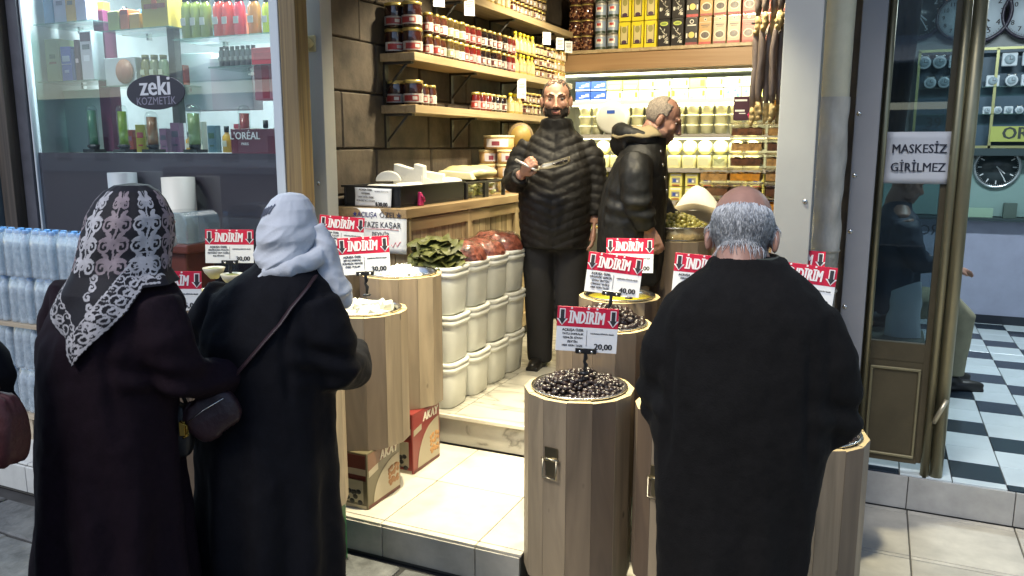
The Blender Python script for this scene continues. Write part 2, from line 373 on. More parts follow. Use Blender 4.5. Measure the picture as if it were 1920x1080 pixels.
def tiles(parent, x0, x1, y0, y1, z, tw, th, m, name='tile', gap=.004, ox=0, oy=0, thick=.02, cache={}):
    nx0 = math.floor((x0-ox)/tw); ny0 = math.floor((y0-oy)/th); i = nx0
    while ox+i*tw < x1-1e-4:
        j = ny0
        while oy+j*th < y1-1e-4:
            a, b = max(x0, ox+i*tw)+gap/2, min(x1, ox+(i+1)*tw)-gap/2
            c, d = max(y0, oy+j*th)+gap/2, min(y1, oy+(j+1)*th)-gap/2
            if b-a > .02 and d-c > .02:
                mm = m(i, j) if callable(m) else m
                k = (round(b-a, 3), round(d-c, 3), mm.name, thick)
                if k not in cache: cache[k] = MB().box((0, 0, -thick/2), (b-a, d-c, thick)).mesh(name, mm, bevel=.0015)
                put(name, cache[k], parent, ((a+b)/2, (c+d)/2, z+rnd.uniform(-.0006, .0006)))
            j += 1
        i += 1
def risers(parent, x0, x1, y, z0, z1, tw, m, ox=0, name='riser_tile', gap=.004):
    i = math.floor((x0-ox)/tw)
    while ox+i*tw < x1-1e-4:
        a, b = max(x0, ox+i*tw)+gap/2, min(x1, ox+(i+1)*tw)-gap/2
        if b-a > .02: MB().box((0, 0, 0), (b-a, .014, z1-z0)).build(name, m, parent, ((a+b)/2, y, (z0+z1)/2), bevel=.0015)
        i += 1
# tiled pavement on the right
tp = structure('tile_pavement', MB().slab([(-1.08, .2), (2.4, .2), (2.4, 4.15), (-.2, 4.15), (-.2, 3.62), (-1.08, 3.62)], -.04, -.008), GROUT)
tiles(tp, -1.08, 2.0, 1.6, 3.62, 0, .45, .45, GREYT, ox=.245, oy=3.20, thick=.012, gap=.007)
tiles(tp, -.2, 2.0, 3.62, 4.14, 0, .45, .45, GREYT, ox=.245, oy=3.65, thick=.012, gap=.007)
# entrance step of cream tiles
es = structure('entrance_step', MB().slab([(-6.5, 2.51), (-3.39, 2.51), (-3.39, 2.71), (-1.19, 2.71), (-1.19, 3.64), (-6.5, 3.64)], -.02, .136), GROUT)
tiles(es, -3.39, -1.185, 2.70, 3.64, .15, .46, .46, CREAM, ox=-1.85, oy=2.735, thick=.012, gap=.004)
tiles(es, -6.3, -3.39, 2.50, 3.45, .15, .45, .45, mat('pale_tile', (.55, .56, .54), .3, nz=.1, rnd=.05), ox=-3.87, oy=2.51, thick=.012)
risers(es, -3.38, -1.19, 2.703, 0.0, .137, .45, GREYT, -1.84)
risers(es, -6.3, -3.4, 2.503, 0.0, .137, .45, mat('pale_tile', (.55, .56, .54), .3), -3.87)
# marble shop floor
MARB = marble('pale_marble', (.42, .40, .34), (.17, .16, .13), .3)
sf = structure('shop_floor', MB().slab([(-2.86, 3.67), (-.3, 3.67), (-.3, 7.9), (-2.86, 7.9)], .0, .31), GROUT)
tiles(sf, -2.86, -.3, 3.64, 7.8, .325, .62, .6, MARB, 'marble_slab', ox=-2.0, oy=3.64, gap=.003)
for k, (a, b) in enumerate(((-2.86, -2.1), (-2.1, -1.2), (-1.2, -.3))):
    MB().box((0, 0, 0), (b-a-.003, .018, .145)).build('marble_riser', MARB, sf, ((a+b)/2, 3.66, .2275), bevel=.0015)
MB().box((-1.58, 3.645, .313), (2.54, .035, .022)).build('step_nosing', mat('pale_nosing', (.62, .58, .48), .3), sf, bevel=.003)
# clock shop step and chequered floor
cs = structure('clock_shop_floor', MB().slab([(-.2, 4.165), (3, 4.165), (3, 8.35), (-.2, 8.35)], -.02, .156), GROUT)
risers(cs, -.2, 2.4, 4.157, 0.0, .165, .45, mat('grey_riser', (.34, .34, .33), .4, nz=.15, rnd=.05), .24)
TW = mat('white_floor_tile', (.60, .68, .70), .18, rnd=.05, nz=.05); TB = mat('dark_floor_tile', (.022, .035, .05), .2, rnd=.1)
tiles(cs, -.03, 1.82, 4.17, 8.3, .17, .23, .235, lambda i, j: TB if (i+j) % 3 == 0 else TW, 'floor_tile', ox=.43, oy=4.235, gap=.005, thick=.012)

# ------------------------------------------------------------------ walls
def wall(name, label, parts, m, cat='wall'):
    b = MB()
    for c, d in parts: b.box(c, d)
    return tag(b.build(name, m), label, cat, kind='structure')
PLAST = mat('pale_plaster', (.42, .42, .40), .8, nz=.12, bump=.15, bscale=60)
SOOT = mat('sooty_stone', (.072, .056, .041), .75, nz=.5, nscale=5, bump=.6, bscale=14, rnd=.22, col2=(.11, .085, .06))
wl = wall('shop_stone_wall', 'dark sooty stone side wall behind the jar shelves', [((-2.96, 5.8, 1.7), (.14, 4.2, 3.4))], mat('mortar', (.075, .06, .045), .9, nz=.35, bump=.4))
z = .33; k = 0
while z < 3.3:
    h = (.27, .33, .3, .24)[k % 4]; y = 3.70-(.25 if k % 2 else 0)
    while y < 7.7:
        w = rnd.uniform(.42, .74); a = max(y, 3.72)
        if y+w-a > .1:
            MB().box((0, 0, 0), (.05, y+w-a-.008, h-.008)).build('stone_block', SOOT, wl, (-2.885+rnd.uniform(-.006, .006), (a+y+w)/2, z+h/2), (rnd.uniform(-.008, .008), 0, rnd.uniform(-.01, .01)), bevel=.008)
        y += w
    z += h; k += 1
wall('shop_back_wall', 'brown back wall of the cheese shop', [((-1.6, 7.87, 1.7), (2.6, .12, 3.4))], mat('brown_wall', (.22, .15, .09), .7, nz=.15))
wall('shop_right_wall', 'brown side wall of the cheese shop beside the boxes', [((-.26, 6.0, 1.7), (.08, 3.7, 3.4))], mat('brown_wall', (.22, .15, .09), .7))
wall('shop_ceiling', 'flat ceiling over the shops', [((-1.6, 5.7, 3.36), (9, 5.4, .1))], PLAST, 'ceiling')
wall('facade_wall', 'plain wall above the three shopfronts', [((-1.6, 3.62, 3.6), (10, .16, .7))], PLAST)
wall('stone_pier', 'dark stone pier behind the drain pipe', [((-.15, 4.20, 1.7), (.20, .10, 3.4))], SOOT)
wall('dividing_wall', 'wall between the cosmetics shop and the cheese shop', [((-3.03, 4.4, 1.7), (.08, 1.5, 3.4))], PLAST)
wall('cosmetics_back_wall', 'pale back wall of the cosmetics window', [((-4.1, 5.0, 1.7), (2.3, .08, 3.4)), ((-5.2, 4.35, 1.7), (.08, 1.4, 3.4))], mat('pale_panel', (.50, .55, .55), .6, nz=.08))
wall('clock_shop_wall', 'lavender grey wall under the clock display', [((1.2, 8.3, .64), (3.0, .10, .95))], mat('lavender_wall', (.34, .36, .47), .6, nz=.06))
wall('clock_shop_upper_wall', 'grey wall behind the large round clocks', [((1.2, 8.45, 2.2), (3.2, .10, 2.4)), ((2.65, 6.2, 1.7), (.1, 4.2, 3.4)), ((-.18, 6.3, 1.7), (.06, 4.0, 3.4))], mat('teal_grey_wall', (.34, .37, .37), .6, nz=.06))
MB().box((1.2, 8.255, .20), (3.0, .02, .10)).build('skirting_board', mat('dark_skirting', (.02, .025, .035), .4), kind='structure')

# the far side of the street, behind the viewer: it shows only as reflections
op = thing('street_building', 'pale building on the far side of the street with dark shop openings', 'building', (0, -6.5, 0))
MB().box((1, -.3, 3.6), (17, .6, 2.2)).build('upper_wall', mat('pale_render', (.62, .62, .60), .85, nz=.1), op)
for i in range(2, 6):
    MB().box((-13+i*4, -.3, 1.25), (1.1, .6, 2.5)).build('pier', mat('pale_render', (.62, .62, .60), .85), op)
    MB().box((-11+i*4, -1.2, 1.2), (2.9, .2, 2.4)).build('shop_shutter', mat('grey_shutter', (.36, .37, .39), .5), op)
pz = thing('reflection_backdrop', 'long white backdrop building added far behind the viewer to whiten reflections', 'building', (-45, -34, 0))  # unseen pale backdrop, added so the shop window reflects white
MB().box((0, -3, 2.6), (64, 6, 5.2)).build('wall', mat('white_render', (.78, .78, .77), .85), pz)
for i in range(16): MB().box((-30+i*4, .02, 1.6), (1.5, .06, 1.7)).build('window', mat('window_grey', (.25, .27, .3), .3), pz)
aw = thing('awning', 'white canvas awning over the shops across the street', 'awning', (0, -5.2, 0))
MB().add([(-13, -1, 3.5), (9, -1, 3.5), (9, .8, 2.95), (-13, .8, 2.95), (-13, -1, 3.47), (9, -1, 3.47), (9, .8, 2.92), (-13, .8, 2.92)],
         [(0, 1, 2, 3), (7, 6, 5, 4), (3, 2, 6, 7), (0, 4, 5, 1), (1, 5, 6, 2), (4, 0, 3, 7)]).build('canvas', mat('white_canvas', (.75, .75, .74), .8), aw)

# ------------------------------------------------------------------ posts between the shops
ALU = mat('white_aluminium', (.30, .305, .295), .4, nz=.06, nscale=3)
ALU2 = mat('grey_aluminium', (.23, .235, .25), .42, nz=.06, nscale=3)
def post(name, label, x0, x1, y0, y1, m, z1=3.2, z0=0, screws=()):
    t = thing(name, label, 'post', ((x0+x1)/2, (y0+y1)/2, z0))
    MB().box((0, 0, (z1-z0)/2), (x1-x0, y1-y0, z1-z0)).build('profile', m, t, bevel=.004, seg=2)
    for sx, sz in screws: MB().ell((sx, -(y1-y0)/2-.001, sz), (.011, .006, .011), 0, 10, 6).build('screw', STEEL, t)
    return t
post('shutter_post', 'white metal shutter post left of the jar shelves', -2.955, -2.785, 3.65, 3.75, ALU, screws=((.03, 1.55),))
post('shutter_post', 'wide pale grey metal post right of the hanging sausages', -.405, -.25, 3.65, 3.78, ALU, screws=((.05, 1.52),))
post('shutter_post', 'grey metal panel post between the drain pipe and the gold door', -.118, -.012, 4.06, 4.14, ALU2, screws=((-.035, 1.62), (-.035, 1.36), (-.035, 1.0), (-.035, 1.9)))
OLDW = wood('old_varnished_wood', (.24, .17, .075), (.07, .043, .022), .1, .5, 2, 22)
post('wooden_jamb', 'varnished golden wooden strip beside the cosmetics window', -2.905, -2.80, 3.46, 3.56, OLDW)
DARKW = wood('dark_old_wood', (.075, .056, .042), (.022, .018, .016), .1, .6, 2, 20)
post('wooden_jamb', 'dark worn wooden post at the left edge of the cosmetics window', -5.19, -5.07, 3.40, 3.52, DARKW)
post('wooden_jamb', 'dark grey wooden strip touching the cosmetics window glass', -5.055, -4.955, 3.46, 3.54, mat('slate_paint', (.06, .06, .075), .5, nz=.2))
post('metal_jamb', 'pale bluish metal edge at the far left of the picture', -5.40, -5.215, 3.36, 3.44, mat('blue_grey_paint', (.10, .13, .15), .45, nz=.1))
pp = thing('drain_pipe', 'cream drain pipe with torn grey wrapping beside the gold door', 'pipe', (-.205, 3.97, 0))
def rough_cyl(z0, z1, r, amp, n, k, sc):
    def fn(u, v):
        a = 2*pi*u; z = z0+(z1-z0)*v; q = r+amp*noise.noise(Vector((cos(a)*1.3, sin(a)*1.3, z*sc)))
        return (q*cos(a), q*sin(a), z)
    b = MB(); b.grid(fn, n, k, closed=True); return b
rough_cyl(1.93, 3.2, .064, .003, 24, 20, 3).build('upper_pipe', mat('cream_pipe', (.62, .58, .42), .5, nz=.15, nscale=4, bump=.1), pp)
rough_cyl(1.28, 1.97, .067, .012, 24, 40, 9).build('wrapping', mat('torn_wrapping', (.40, .38, .33), .5, nz=.35, nscale=7, bump=.5, bscale=18, stretch=(1, 1, .4)), pp)
rough_cyl(0, 1.32, .062, .006, 24, 40, 7).build('lower_pipe', mat('zinc_pipe', (.42, .39, .33), .35, .5, nz=.3, nscale=6, bump=.3), pp)
for zz in (1.27, 1.08): MB().lathe([(.066, zz), (.071, zz+.008), (.066, zz+.016)], 24).build('pipe_collar', mat('zinc_pipe', (.42, .39, .33), .35, .5), pp)
# plastic flag socket on the post
fs = thing('flagpole_socket', 'small cream plastic pole socket screwed to the white post', 'socket', tuple(aty(581, 82, 3.645)))
MB().box((0, 0, 0), (.075, .016, .085)).build('plate', colm('#b5ac86'), fs, bevel=.006, seg=2)
sb = MB(); sb.tube([(.012, -.005, -.015), (-.035, -.075, .055)], [.026, .024], 14); sb.build('socket_tube', colm('#b5ac86'), fs)
MB().tube([(-.0345, -.0745, .0545), (-.036, -.0762, .0565)], [.017, .017], 12).build('bore', colm('#3c382c'), fs)
# ------------------------------------------------------------------ barrels
STAVE = stave_wood('stave_wood', (.31, .245, .165), (.205, .155, .105), (.095, .062, .044))
RIMW = mat('cut_wood_edge', (.52, .40, .20), .55, nz=.15)
NST = 14
_stave = {}
def stave_mesh(h, R=.205, t=.026):
    k = round(h, 3)
    if k not in _stave:
        a = pi/NST; Ro = R/cos(a)*.995; Ri = (R-t)/cos(a)*.995; g = .0005
        p = [(Ri*cos(-a), Ri*sin(-a)+g), (Ro*cos(-a), Ro*sin(-a)+g), (Ro*cos(a), Ro*sin(a)-g), (Ri*cos(a), Ri*sin(a)-g)]
        b = MB(); b.slab(p, 0, h)
        b.m[1] = 1
        _stave[k] = b.mesh('stave', [STAVE, RIMW], bevel=.0007)
    return _stave[k]
def latch(t, ang, z):
    b = MB(); T = Matrix.Rotation(ang+pi/2, 4, 'Z') @ Matrix.Translation((0, -.208, z))
    b.box((0, -.002, .035), (.052, .004, .05), 0, T); b.box((0, -.004, -.02), (.036, .005, .06), 0, T)
    vs = [Vector((-.028, -.012, .018)), Vector((-.028, -.014, -.055)), Vector((.028, -.014, -.055)), Vector((.028, -.012, .018))]
    b.tube([T @ v for v in vs], .0035, 8)
    b.tube([T @ Vector((-.034, -.008, .015)), T @ Vector((.034, -.008, .015))], .006, 8)
    return b.build('latch_handle', mat('brass_steel', (.42, .36, .24), .3, 1), t)
def barrel(x, y, zt, h, label, deep=.03, lt=(), rz=.1, group='wooden barrels of olives and cheese'):
    t = thing('wooden_barrel', label, 'barrel', (x, y, zt-h), rz, group)
    me = stave_mesh(h)
    for i in range(NST): put('stave', me, t, (0, 0, rnd.uniform(-.002, .002)), (0, 0, 2*pi*i/NST))
    MB().lathe([(.181, h+.003), (.184, h+.009), (.180, h+.012), (.168, h+.006), (.164, h-deep), (.150, h-.16), (0, h-.165)], 40, cap=False).build('steel_pan', STEEL, t)
    MB().lathe([(0, .01), (.176, .01), (.176, .03), (0, .03)], 20).build('base_board', RIMW, t)
    for a, z in lt: latch(t, a-rz, h-z)
    return t
OLB = mat('black_olive', (.013, .009, .009), .3, nz=.7, nscale=30, bump=.4, bscale=120, col2=(.035, .02, .018))
OLG = mat('green_olive', (.24, .21, .045), .25, nz=.4, nscale=25, coat=.3)
OLY = mat('yellow_olive', (.42, .44, .06), .25, nz=.3, nscale=25)
def olives(x, y, z, r, peak, size, m, label, n, name='olives', seed=1, cat='olives'):
    """A heap: olives lie where the heap's surface runs, jumbled, several layers deep at the top."""
    q = random.Random(seed); b = MB(); pts = []; tries = 0
    while len(pts) < n and tries < n*60:
        tries += 1; a = q.uniform(0, 2*pi); d = r*sqrt(q.random())*.985
        px, py = d*cos(a), d*sin(a); zz = peak*(1-(d/r)**1.6)+.012*noise.noise(Vector((px*20, py*20, seed)))+q.uniform(-.004, .003)
        if all((px-u[0])**2+(py-u[1])**2+(zz-u[2])**2 > (size*1.42)**2 for u in pts): pts.append((px, py, zz))
    for px, py, zz in pts:
        T = Matrix.Translation((px, py, zz)) @ Matrix.Rotation(q.uniform(0, pi), 4, (q.uniform(-1, 1), q.uniform(-1, 1), q.uniform(-.3, .3)))
        s = size*q.uniform(.78, 1.16)
        b.ell((0, 0, 0), (s*1.25, s*.9, s*.9), 0, 8, 6, T)
    b.lathe([(0, peak*.8-.02), (r*.5, peak*.45-.015), (r*.98, -.02), (0, -.03)][::-1], 24)
    return tag(b.build(name, m, None, (x, y, z)), label, cat, kind='stuff')
def lumps(x, y, z, r, n, size, m, label, name, cat, peak=.03, seed=2):
    q = random.Random(seed); b = MB()
    for i in range(n):
        a = q.uniform(0, 2*pi); d = r*sqrt(q.random())*.86; zz = peak*(1-(d/r)**2)
        T = Matrix.Translation((d*cos(a), d*sin(a), zz)) @ Matrix.Rotation(q.uniform(0, 6), 4, (q.uniform(-.4, .4), q.uniform(-.4, .4), 1))
        s = size*q.uniform(.7, 1.2); b.box((0, 0, 0), (s*1.5, s, s*.7), 0, T)
    b.lathe([(r, -.03), (r, -.012), (r*.5, peak*.4), (0, peak*.5)], 24)
    return tag(b.build(name, m, None, (x, y, z), bevel=.004), label, cat, kind='stuff')

RIGHT = [  # x, y, top, height, label, contents, latches
 (-.98, 2.78, .85, .73, 'tall wooden barrel nearest the tiled step heaped with black olives', 'b', [(-1.72, .235)]),
 (-1.03, 3.24, 1.0, .72, 'wooden barrel of shiny black olives between the front barrel and the yellow oil barrel', 'B', []),
 (-1.17, 3.92, .995, .665, 'wooden barrel of yellow oil brine with its wide steel pan', 'o', []),
 (-1.06, 4.66, 1.22, .89, 'wooden barrel of green olives in a raised steel pan beside the sack', 'g', []),
 (-.55, 2.80, .83, .64, 'wooden barrel of dark olives just left of the old man in black', 'b', [(-1.95, .235)]),
 (-.60, 3.24, .97, .70, 'wooden barrel of black olives whose pink price card hides behind the old man', 'B', []),
 (-.72, 3.92, .985, .655, 'wooden barrel of yellow green olives half hidden by the old man', 'y', []),
 (-.165, 3.12, .68, .62, 'wooden barrel at the right of the old man beside the tiled pavement', 'b', [(-2.15, .24)]),
 (-.36, 3.60, .90, .70, 'wooden barrel hidden behind the old man near the grey metal post', 'g', []),
]
for i, (x, y, zt, h, lab, c, lt) in enumerate(RIGHT):
    barrel(x, y, zt, h, lab, lt=lt, rz=.13+.4*i)
    if c == 'b': olives(x, y, zt-.002, .168, .058, .0112, OLB, 'heap of small black olives filling '+('the barrel nearest the step' if i == 0 else 'the barrel left of the old man' if i == 4 else 'the barrel right of the old man'), 420 if i == 0 else 260, seed=i)
    if c == 'B': olives(x, y, zt+.004, .168, .07, .0155, OLB, 'heap of large glossy black olives '+('behind the 20,00 card' if i == 1 else 'beside the old man'), 230, seed=i)
    if c == 'o': tag(MB().lathe([(0, -.002), (.164, 0), (.164, .002), (0, .003)], 36).build('olive_oil', mat('olive_oil', (.45, .36, .03), .08), None, (x, y, zt-.010)), 'still yellow oil filling the steel pan of a barrel', 'oil', kind='stuff')
    if c == 'y': olives(x, y, zt-.01, .165, .03, .014, OLY, 'yellow green olives in a barrel half hidden by the old man', 200, seed=i)
    if c == 'g':
        if i == 3: 
            tag(MB().lathe([(.17, -.0), (.195, .0), (.2, .06), (.208, .066), (.2, .07), (.192, .064), (.17, .02), (0, .015)], 40).build('steel_bowl', STEEL, None, (x, y, zt+.014)), 'wide steel pan holding green olives on a barrel', 'pan')
        olives(x, y, zt+(.075 if i == 3 else 0), .175, .07, .0155, OLG, 'heap of brownish green olives '+('in the raised steel pan' if i == 3 else 'behind the old man'), 230, seed=i)
LEFT = [
 (-2.12, 2.50, .91, .62, 'wooden barrel on a green tin in front of the woman in black', None),
 (-2.54, 2.50, .91, .62, 'wooden barrel between the two women standing on a green tin', 'c'),
 (-2.11, 2.985, 1.02, .605, 'wooden barrel of white cheese in oil standing on the green label tin', 'w'),
 (-2.17, 3.42, 1.12, .66, 'wooden barrel of white curd cheese beside the white buckets', 'W'),
 (-2.55, 2.985, 1.02, .60, 'wooden barrel of cheese behind the white headscarf', 'w'),
 (-2.62, 3.42, 1.12, .66, 'wooden barrel of curd cheese with a bent price card behind the white headscarf', 'W'),
 (-2.99, 2.985, 1.02, .60, 'wooden barrel carrying the small bowls by the brown stand', 'c'),
]
CURD = mat('white_curd', (.60, .59, .50), .6, nz=.06, bump=.3, bscale=30); YCH = mat('yellow_cheese', (.62, .55, .22), .5, nz=.12)
for i, (x, y, zt, h, lab, c) in enumerate(LEFT):
    barrel(x, y, zt, h, lab, rz=.05+.3*i)
    w_ = ('in the left front barrel', 'between the two women', 'in the barrel on the green label tin', 'in the barrel beside the buckets', 'in the barrel behind the white headscarf', 'under the bent price card', 'in the barrel by the brown stand')[i]
    if c == 'c': lumps(x, y, zt-.02, .16, 60, .03, YCH, 'yellow cheese cubes '+w_, 'cheese_cubes', 'cheese', .03, i)
    if c == 'w': lumps(x, y, zt-.02, .16, 26, .055, CURD, 'wet white cheese pieces '+w_, 'cheese_pieces', 'cheese', .03, i)
    if c == 'W': lumps(x-.02, y-.03, zt-.025, .145, 80, .035, CURD, 'crumbled white curd '+w_, 'curd_cheese', 'cheese', .05, i)

# ------------------------------------------------------------------ tins under the barrels
GREEN = mat('green_tin_paint', (.012, .11, .03), .35); 
def green_tin(x, y, z, h, label):
    t = thing('green_tin', label, 'tin', (x, y, z), rnd.uniform(-.1, .1), 'green tins under the barrels')
    MB().box((0, 0, h/2), (.235, .235, h-.006)).build('body', GREEN, t, bevel=.008, seg=2)
    b = MB()
    for zz in (.004, h-.004): b.lathe([(.117, zz-.004), (.1195, zz), (.117, zz+.004)], 4, a0=pi/4, a1=2*pi+pi/4, sx=1.414, sy=1.414, smooth=False)
    b.build('rim_seam', mat('tin_edge', (.5, .5, .45), .3, 1), t)
    b = MB(); b.lathe([(0, 0), (.036, 0), (.036, .002), (0, .002)], 24, T=Matrix.Translation((-.03, -.1185, h*.66)) @ Matrix.Rotation(pi/2, 4, 'X'))
    b.lathe([(.042, 0), (.045, 0), (.045, .002), (.042, .002)], 24, T=Matrix.Translation((-.03, -.1185, h*.66)) @ Matrix.Rotation(pi/2, 4, 'X'))
    b.box((0, -.1187, h*.3), (.12, .0015, .012)); b.box((0, -.1187, h*.2), (.16, .0015, .006)); b.build('emblem', mat('pale_print', (.4, .42, .36), .5), t)
for k, (x, y, z, h) in enumerate(((-2.08, 2.50, 0, .285), (-2.52, 2.46, 0, .285), (-2.56, 2.97, .15, .265), (-2.61, 3.37, .15, .305), (-2.98, 2.97, .15, .265), (-.98, 2.80, 0, .115), (-1.03, 3.25, 0, .275), (-.56, 2.82, 0, .185), (-.6, 3.25, 0, .265), (-.16, 3.12, 0, .056), (-.36, 3.6, 0, .195))):
    green_tin(x, y, z, h, 'green oil tin on the ground under the barrel '+('facing the woman in black', 'between the two women', 'behind the white headscarf', 'with the bent card', 'by the brown stand', 'nearest the step', 'of shiny black olives', 'left of the old man', 'with the pink card', 'right of the old man', 'by the grey metal post')[k])
BR = mat('print_maroon', (.10, .018, .014), .4); CRM = mat('print_cream', (.36, .31, .22), .45)
def nut_tin(x, y, z, h, main, side, nut, label, w=.235, d=.27):
    t = thing('printed_tin', label, 'tin', (x, y, z), 0, 'printed tins under the cheese barrels')
    MB().box((0, 0, h/2), (w, d, h)).build('body', main, t, bevel=.006, seg=2)
    T = Matrix.Rotation(pi/2, 4, 'Z'); o = -w/2-.0008
    b = MB()                                               # right-hand face
    b.prism([(-.128, h-.085), (.128, h-.04), (.128, h-.008), (-.128, h-.008)], o-.001, o, 1, T)
    arc = [(-.09+.2*(1-cos(k/12*pi/2))*1.05, .02+(h-.10)*sin(k/12*pi/2)) for k in range(13)]
    b.prism([(.126, .02)]+[(min(.126, q[0]), q[1]) for q in arc[::-1]], o-.0012, o-.0002, 2, T)
    b.prism([(-.128, .004), (.128, .004), (.128, .018), (-.128, .018)], o-.001, o, 3, T)
    b.text('AKAY', .062, (.035, o-.0022, h-.045), 4, .15, .03, .9, T=T)
    b.prism([(-.125, h-.115), (-.05, h-.1), (-.05, h-.07), (-.125, h-.085)], o-.0014, o-.0004, 2, T)
    q = random.Random(5)
    for k in range(26): b.ell((q.uniform(.04, .115), o-.001, q.uniform(.05, .05+h*.33)), (.013, .0025, .011), 5, 8, 5, T)
    o2 = -d/2-.0008                                        # front face
    for z0, z1, m in ((h-.075, h-.012, 3), (h-.105, h-.075, 2), (h-.13, h-.105, 3), (.0, .018, 2)): b.box((0, o2, (z0+z1)/2), (w*.93, .0012, z1-z0), m)
    b.box((0, o2, h*.32), (w*.8, .0012, h*.42), 6)
    for k in range(22): b.ell((q.uniform(-.08, .08), o2-.001, q.uniform(.03, .03+h*.2)), (.014, .0025, .012), 7, 8, 5)
    b.build('printed_label', [main, side, CRM, BR, mat('print_white', (.65, .6, .5), .45), nut, mat('print_beige', (.33, .29, .2), .45), mat('print_black', (.02, .018, .015), .4)], t)
    return t
nut_tin(-2.085, 2.918, .15, .265, mat('tin_olive', (.12, .10, .055), .35), mat('tin_brown', (.15, .06, .028), .4), mat('nut', (.28, .13, .05), .5), 'olive brown printed tin with dark nuts under the front cheese barrel')
nut_tin(-2.108, 3.34, .15, .31, mat('tin_red', (.20, .028, .024), .35), mat('tin_dark_red', (.22, .022, .02), .4), mat('nut2', (.42, .22, .08), .5), 'red printed tin with white arc under the curd barrel')

# ------------------------------------------------------------------ price cards
REDP = mat('card_red', (.52, .012, .045), .4); CARD = mat('card_white', (.74, .75, .75), .5)
ARW = [(-.007, .0), (.007, .0), (.007, -.033), (.0135, -.033), (0, -.055), (-.0135, -.033), (-.007, -.033)]
def price_card(p, rz, price, lines, label, stem=.10, tilt=.12, roll=0.0, scale=1.0, header=True):
    """p is where the clip grips the card's lower edge."""
    t = thing('price_card', label, 'price card', p, rz, 'red and white price cards on the barrels')
    t.rotation_euler = (-tilt, roll, rz); t.scale = (scale,)*3
    w, h = .226, .166
    b = MB(); b.box((0, 0, h*.275+.002), (w, .0022, h*.55)); b.build('card', CARD, t, bevel=.0006)
    if header:
        MB().box((0, -.0002, h*.775+.002), (w, .0026, h*.45)).build('red_header', REDP, t, bevel=.0006)
        b = MB(); b.text('İNDİRİM', .064, (-.006, -.0024, h*.76), 0, .16, .020, fit=.132)
        wh = [(x*1.55, z*1.13+.0035) for x, z in ARW]
        for sx in (-1, 1): b.prism([(x+sx*.094, z+h*.94) for x, z in wh], -.0023, -.0015, 0)
        b.build('header_lettering', mat('lettering_white', (.75, .72, .72), .5), t)
        for sx in (-1, 1): MB().prism([(x+sx*.094, z+h*.94) for x, z in ARW], -.0034, -.0022).build('arrow', INK, t)
    b = MB()
    for k, s in enumerate(lines): b.text(s, .0125 if k == 0 else .0108, (-.052, -.0018, h*.49-k*.0145), 0, 0, .02 if k else .03)
    b.text('NORMAL FİYATI: 42,50', .0085, (.056, -.0018, h*.43)); b.text(price, .030, (.062, -.0018, h*.14), 0, 0, .03)
    b.box((.0, -.0018, h*.32), (.0012, .001, h*.36)); b.box((.056, -.0019, h*.43), (.085, .001, .0008))
    b.build('lettering', INK, t)
    if stem:
        b = MB(); b.box((0, -.004, .006), (.078, .016, .02)); b.tube([(0, -.003, 0), (.002, .004, -stem*.3), (-.003, .002, -stem*.45), (.004, .004, -stem*.6), (0, .002, -stem)], [.007, .009, .006, .009, .006], 8)
        b.lathe([(0, -.006), (.02, -.006), (.017, .004), (0, .006)], 12, (0, .002, -stem)); b.build('clip_stand', BLACK, t, bevel=.002)
        for sx in (-.022, .022): MB().ell((sx, -.0125, .004), (.0055, .003, .0055), 0, 8, 6).build('rivet', STEEL, t)
    return t
AO = 'AÇILIŞA ÖZEL'
def card_at(u, v, y, *a, **k):
    return price_card(tuple(aty(u, v, y)), *a, **k)
card_at(1098, 661, 2.74, .36, '20,00', [AO, 'TATLI SOFRALIK', 'GEMLİK SİYAH', 'ZEYTİN', 'HER GÜN TAZE'], 'red and white discount card priced 20,00 over the front black olives', roll=.05, stem=.075)
card_at(1146, 553, 3.14, .30, '40,00', [AO, 'ORGANİK GEMLİK', 'SİYAH ZEYTİN', '(TIRNAK YAĞLI)', 'HER GÜN TAZE'], 'red and white discount card priced 40,00 in front of the yellow oil barrel', roll=.11, stem=.12)
card_at(1180, 512, 3.72, .30, '30,00', [AO, 'YEŞİL ZEYTİN', 'KIRMA'], 'discount card partly hidden behind the 40,00 card', roll=.0, stem=.12, scale=1.0)
card_at(1312, 556, 3.20, .17, '35,00', [AO, 'KIRMA YEŞİL', 'ZEYTİN'], 'discount card half covered by the left shoulder of the old man', roll=.06, stem=.2)
card_at(1490, 540, 3.66, .05, '25,00', [AO, 'DOMAT ZEYTİN'], 'upper discount card behind the right shoulder of the old man', roll=.03, stem=.2)
card_at(1502, 575, 3.30, .05, '25,00', [AO, 'HALKALI ZEYTİN'], 'lower discount card behind the right shoulder of the old man', roll=.08, stem=.2)
card_at(1296, 672, 2.92, .17, '30,00', [AO, 'SELE ZEYTİN'], 'discount card almost wholly hidden at the left elbow of the old man', roll=.0, stem=.06)
card_at(685, 515, 2.93, .50, '30,00', [AO, 'BEYAZ KREMALI', 'SÜRMELİK PEYNİR', 'ÖZEL TULUM'], 'discount card over the white cheese right of the white headscarf', roll=-.05, stem=.09)
card_at(638, 467, 3.36, .62, '30,00', [AO, 'KREMALI TULUM', 'KÖY PEYNİRİ', 'TAM YAĞLI'], 'tilted discount card touching the white headscarf', roll=.1, stem=.1)
card_at(431, 494, 3.0, .72, '30,00', [AO, 'ERZİNCAN TULUM', 'PEYNİRİ TAM YAĞLI', 'KG FİYATI'], 'discount card priced 30,00 in front of the brown stand', roll=.04, stem=.08)
card_at(325, 583, 2.42, .62, '25,00', [AO, 'ÖRGÜ PEYNİRİ'], 'discount card priced 25,00 between the two women', roll=.04, stem=.06)
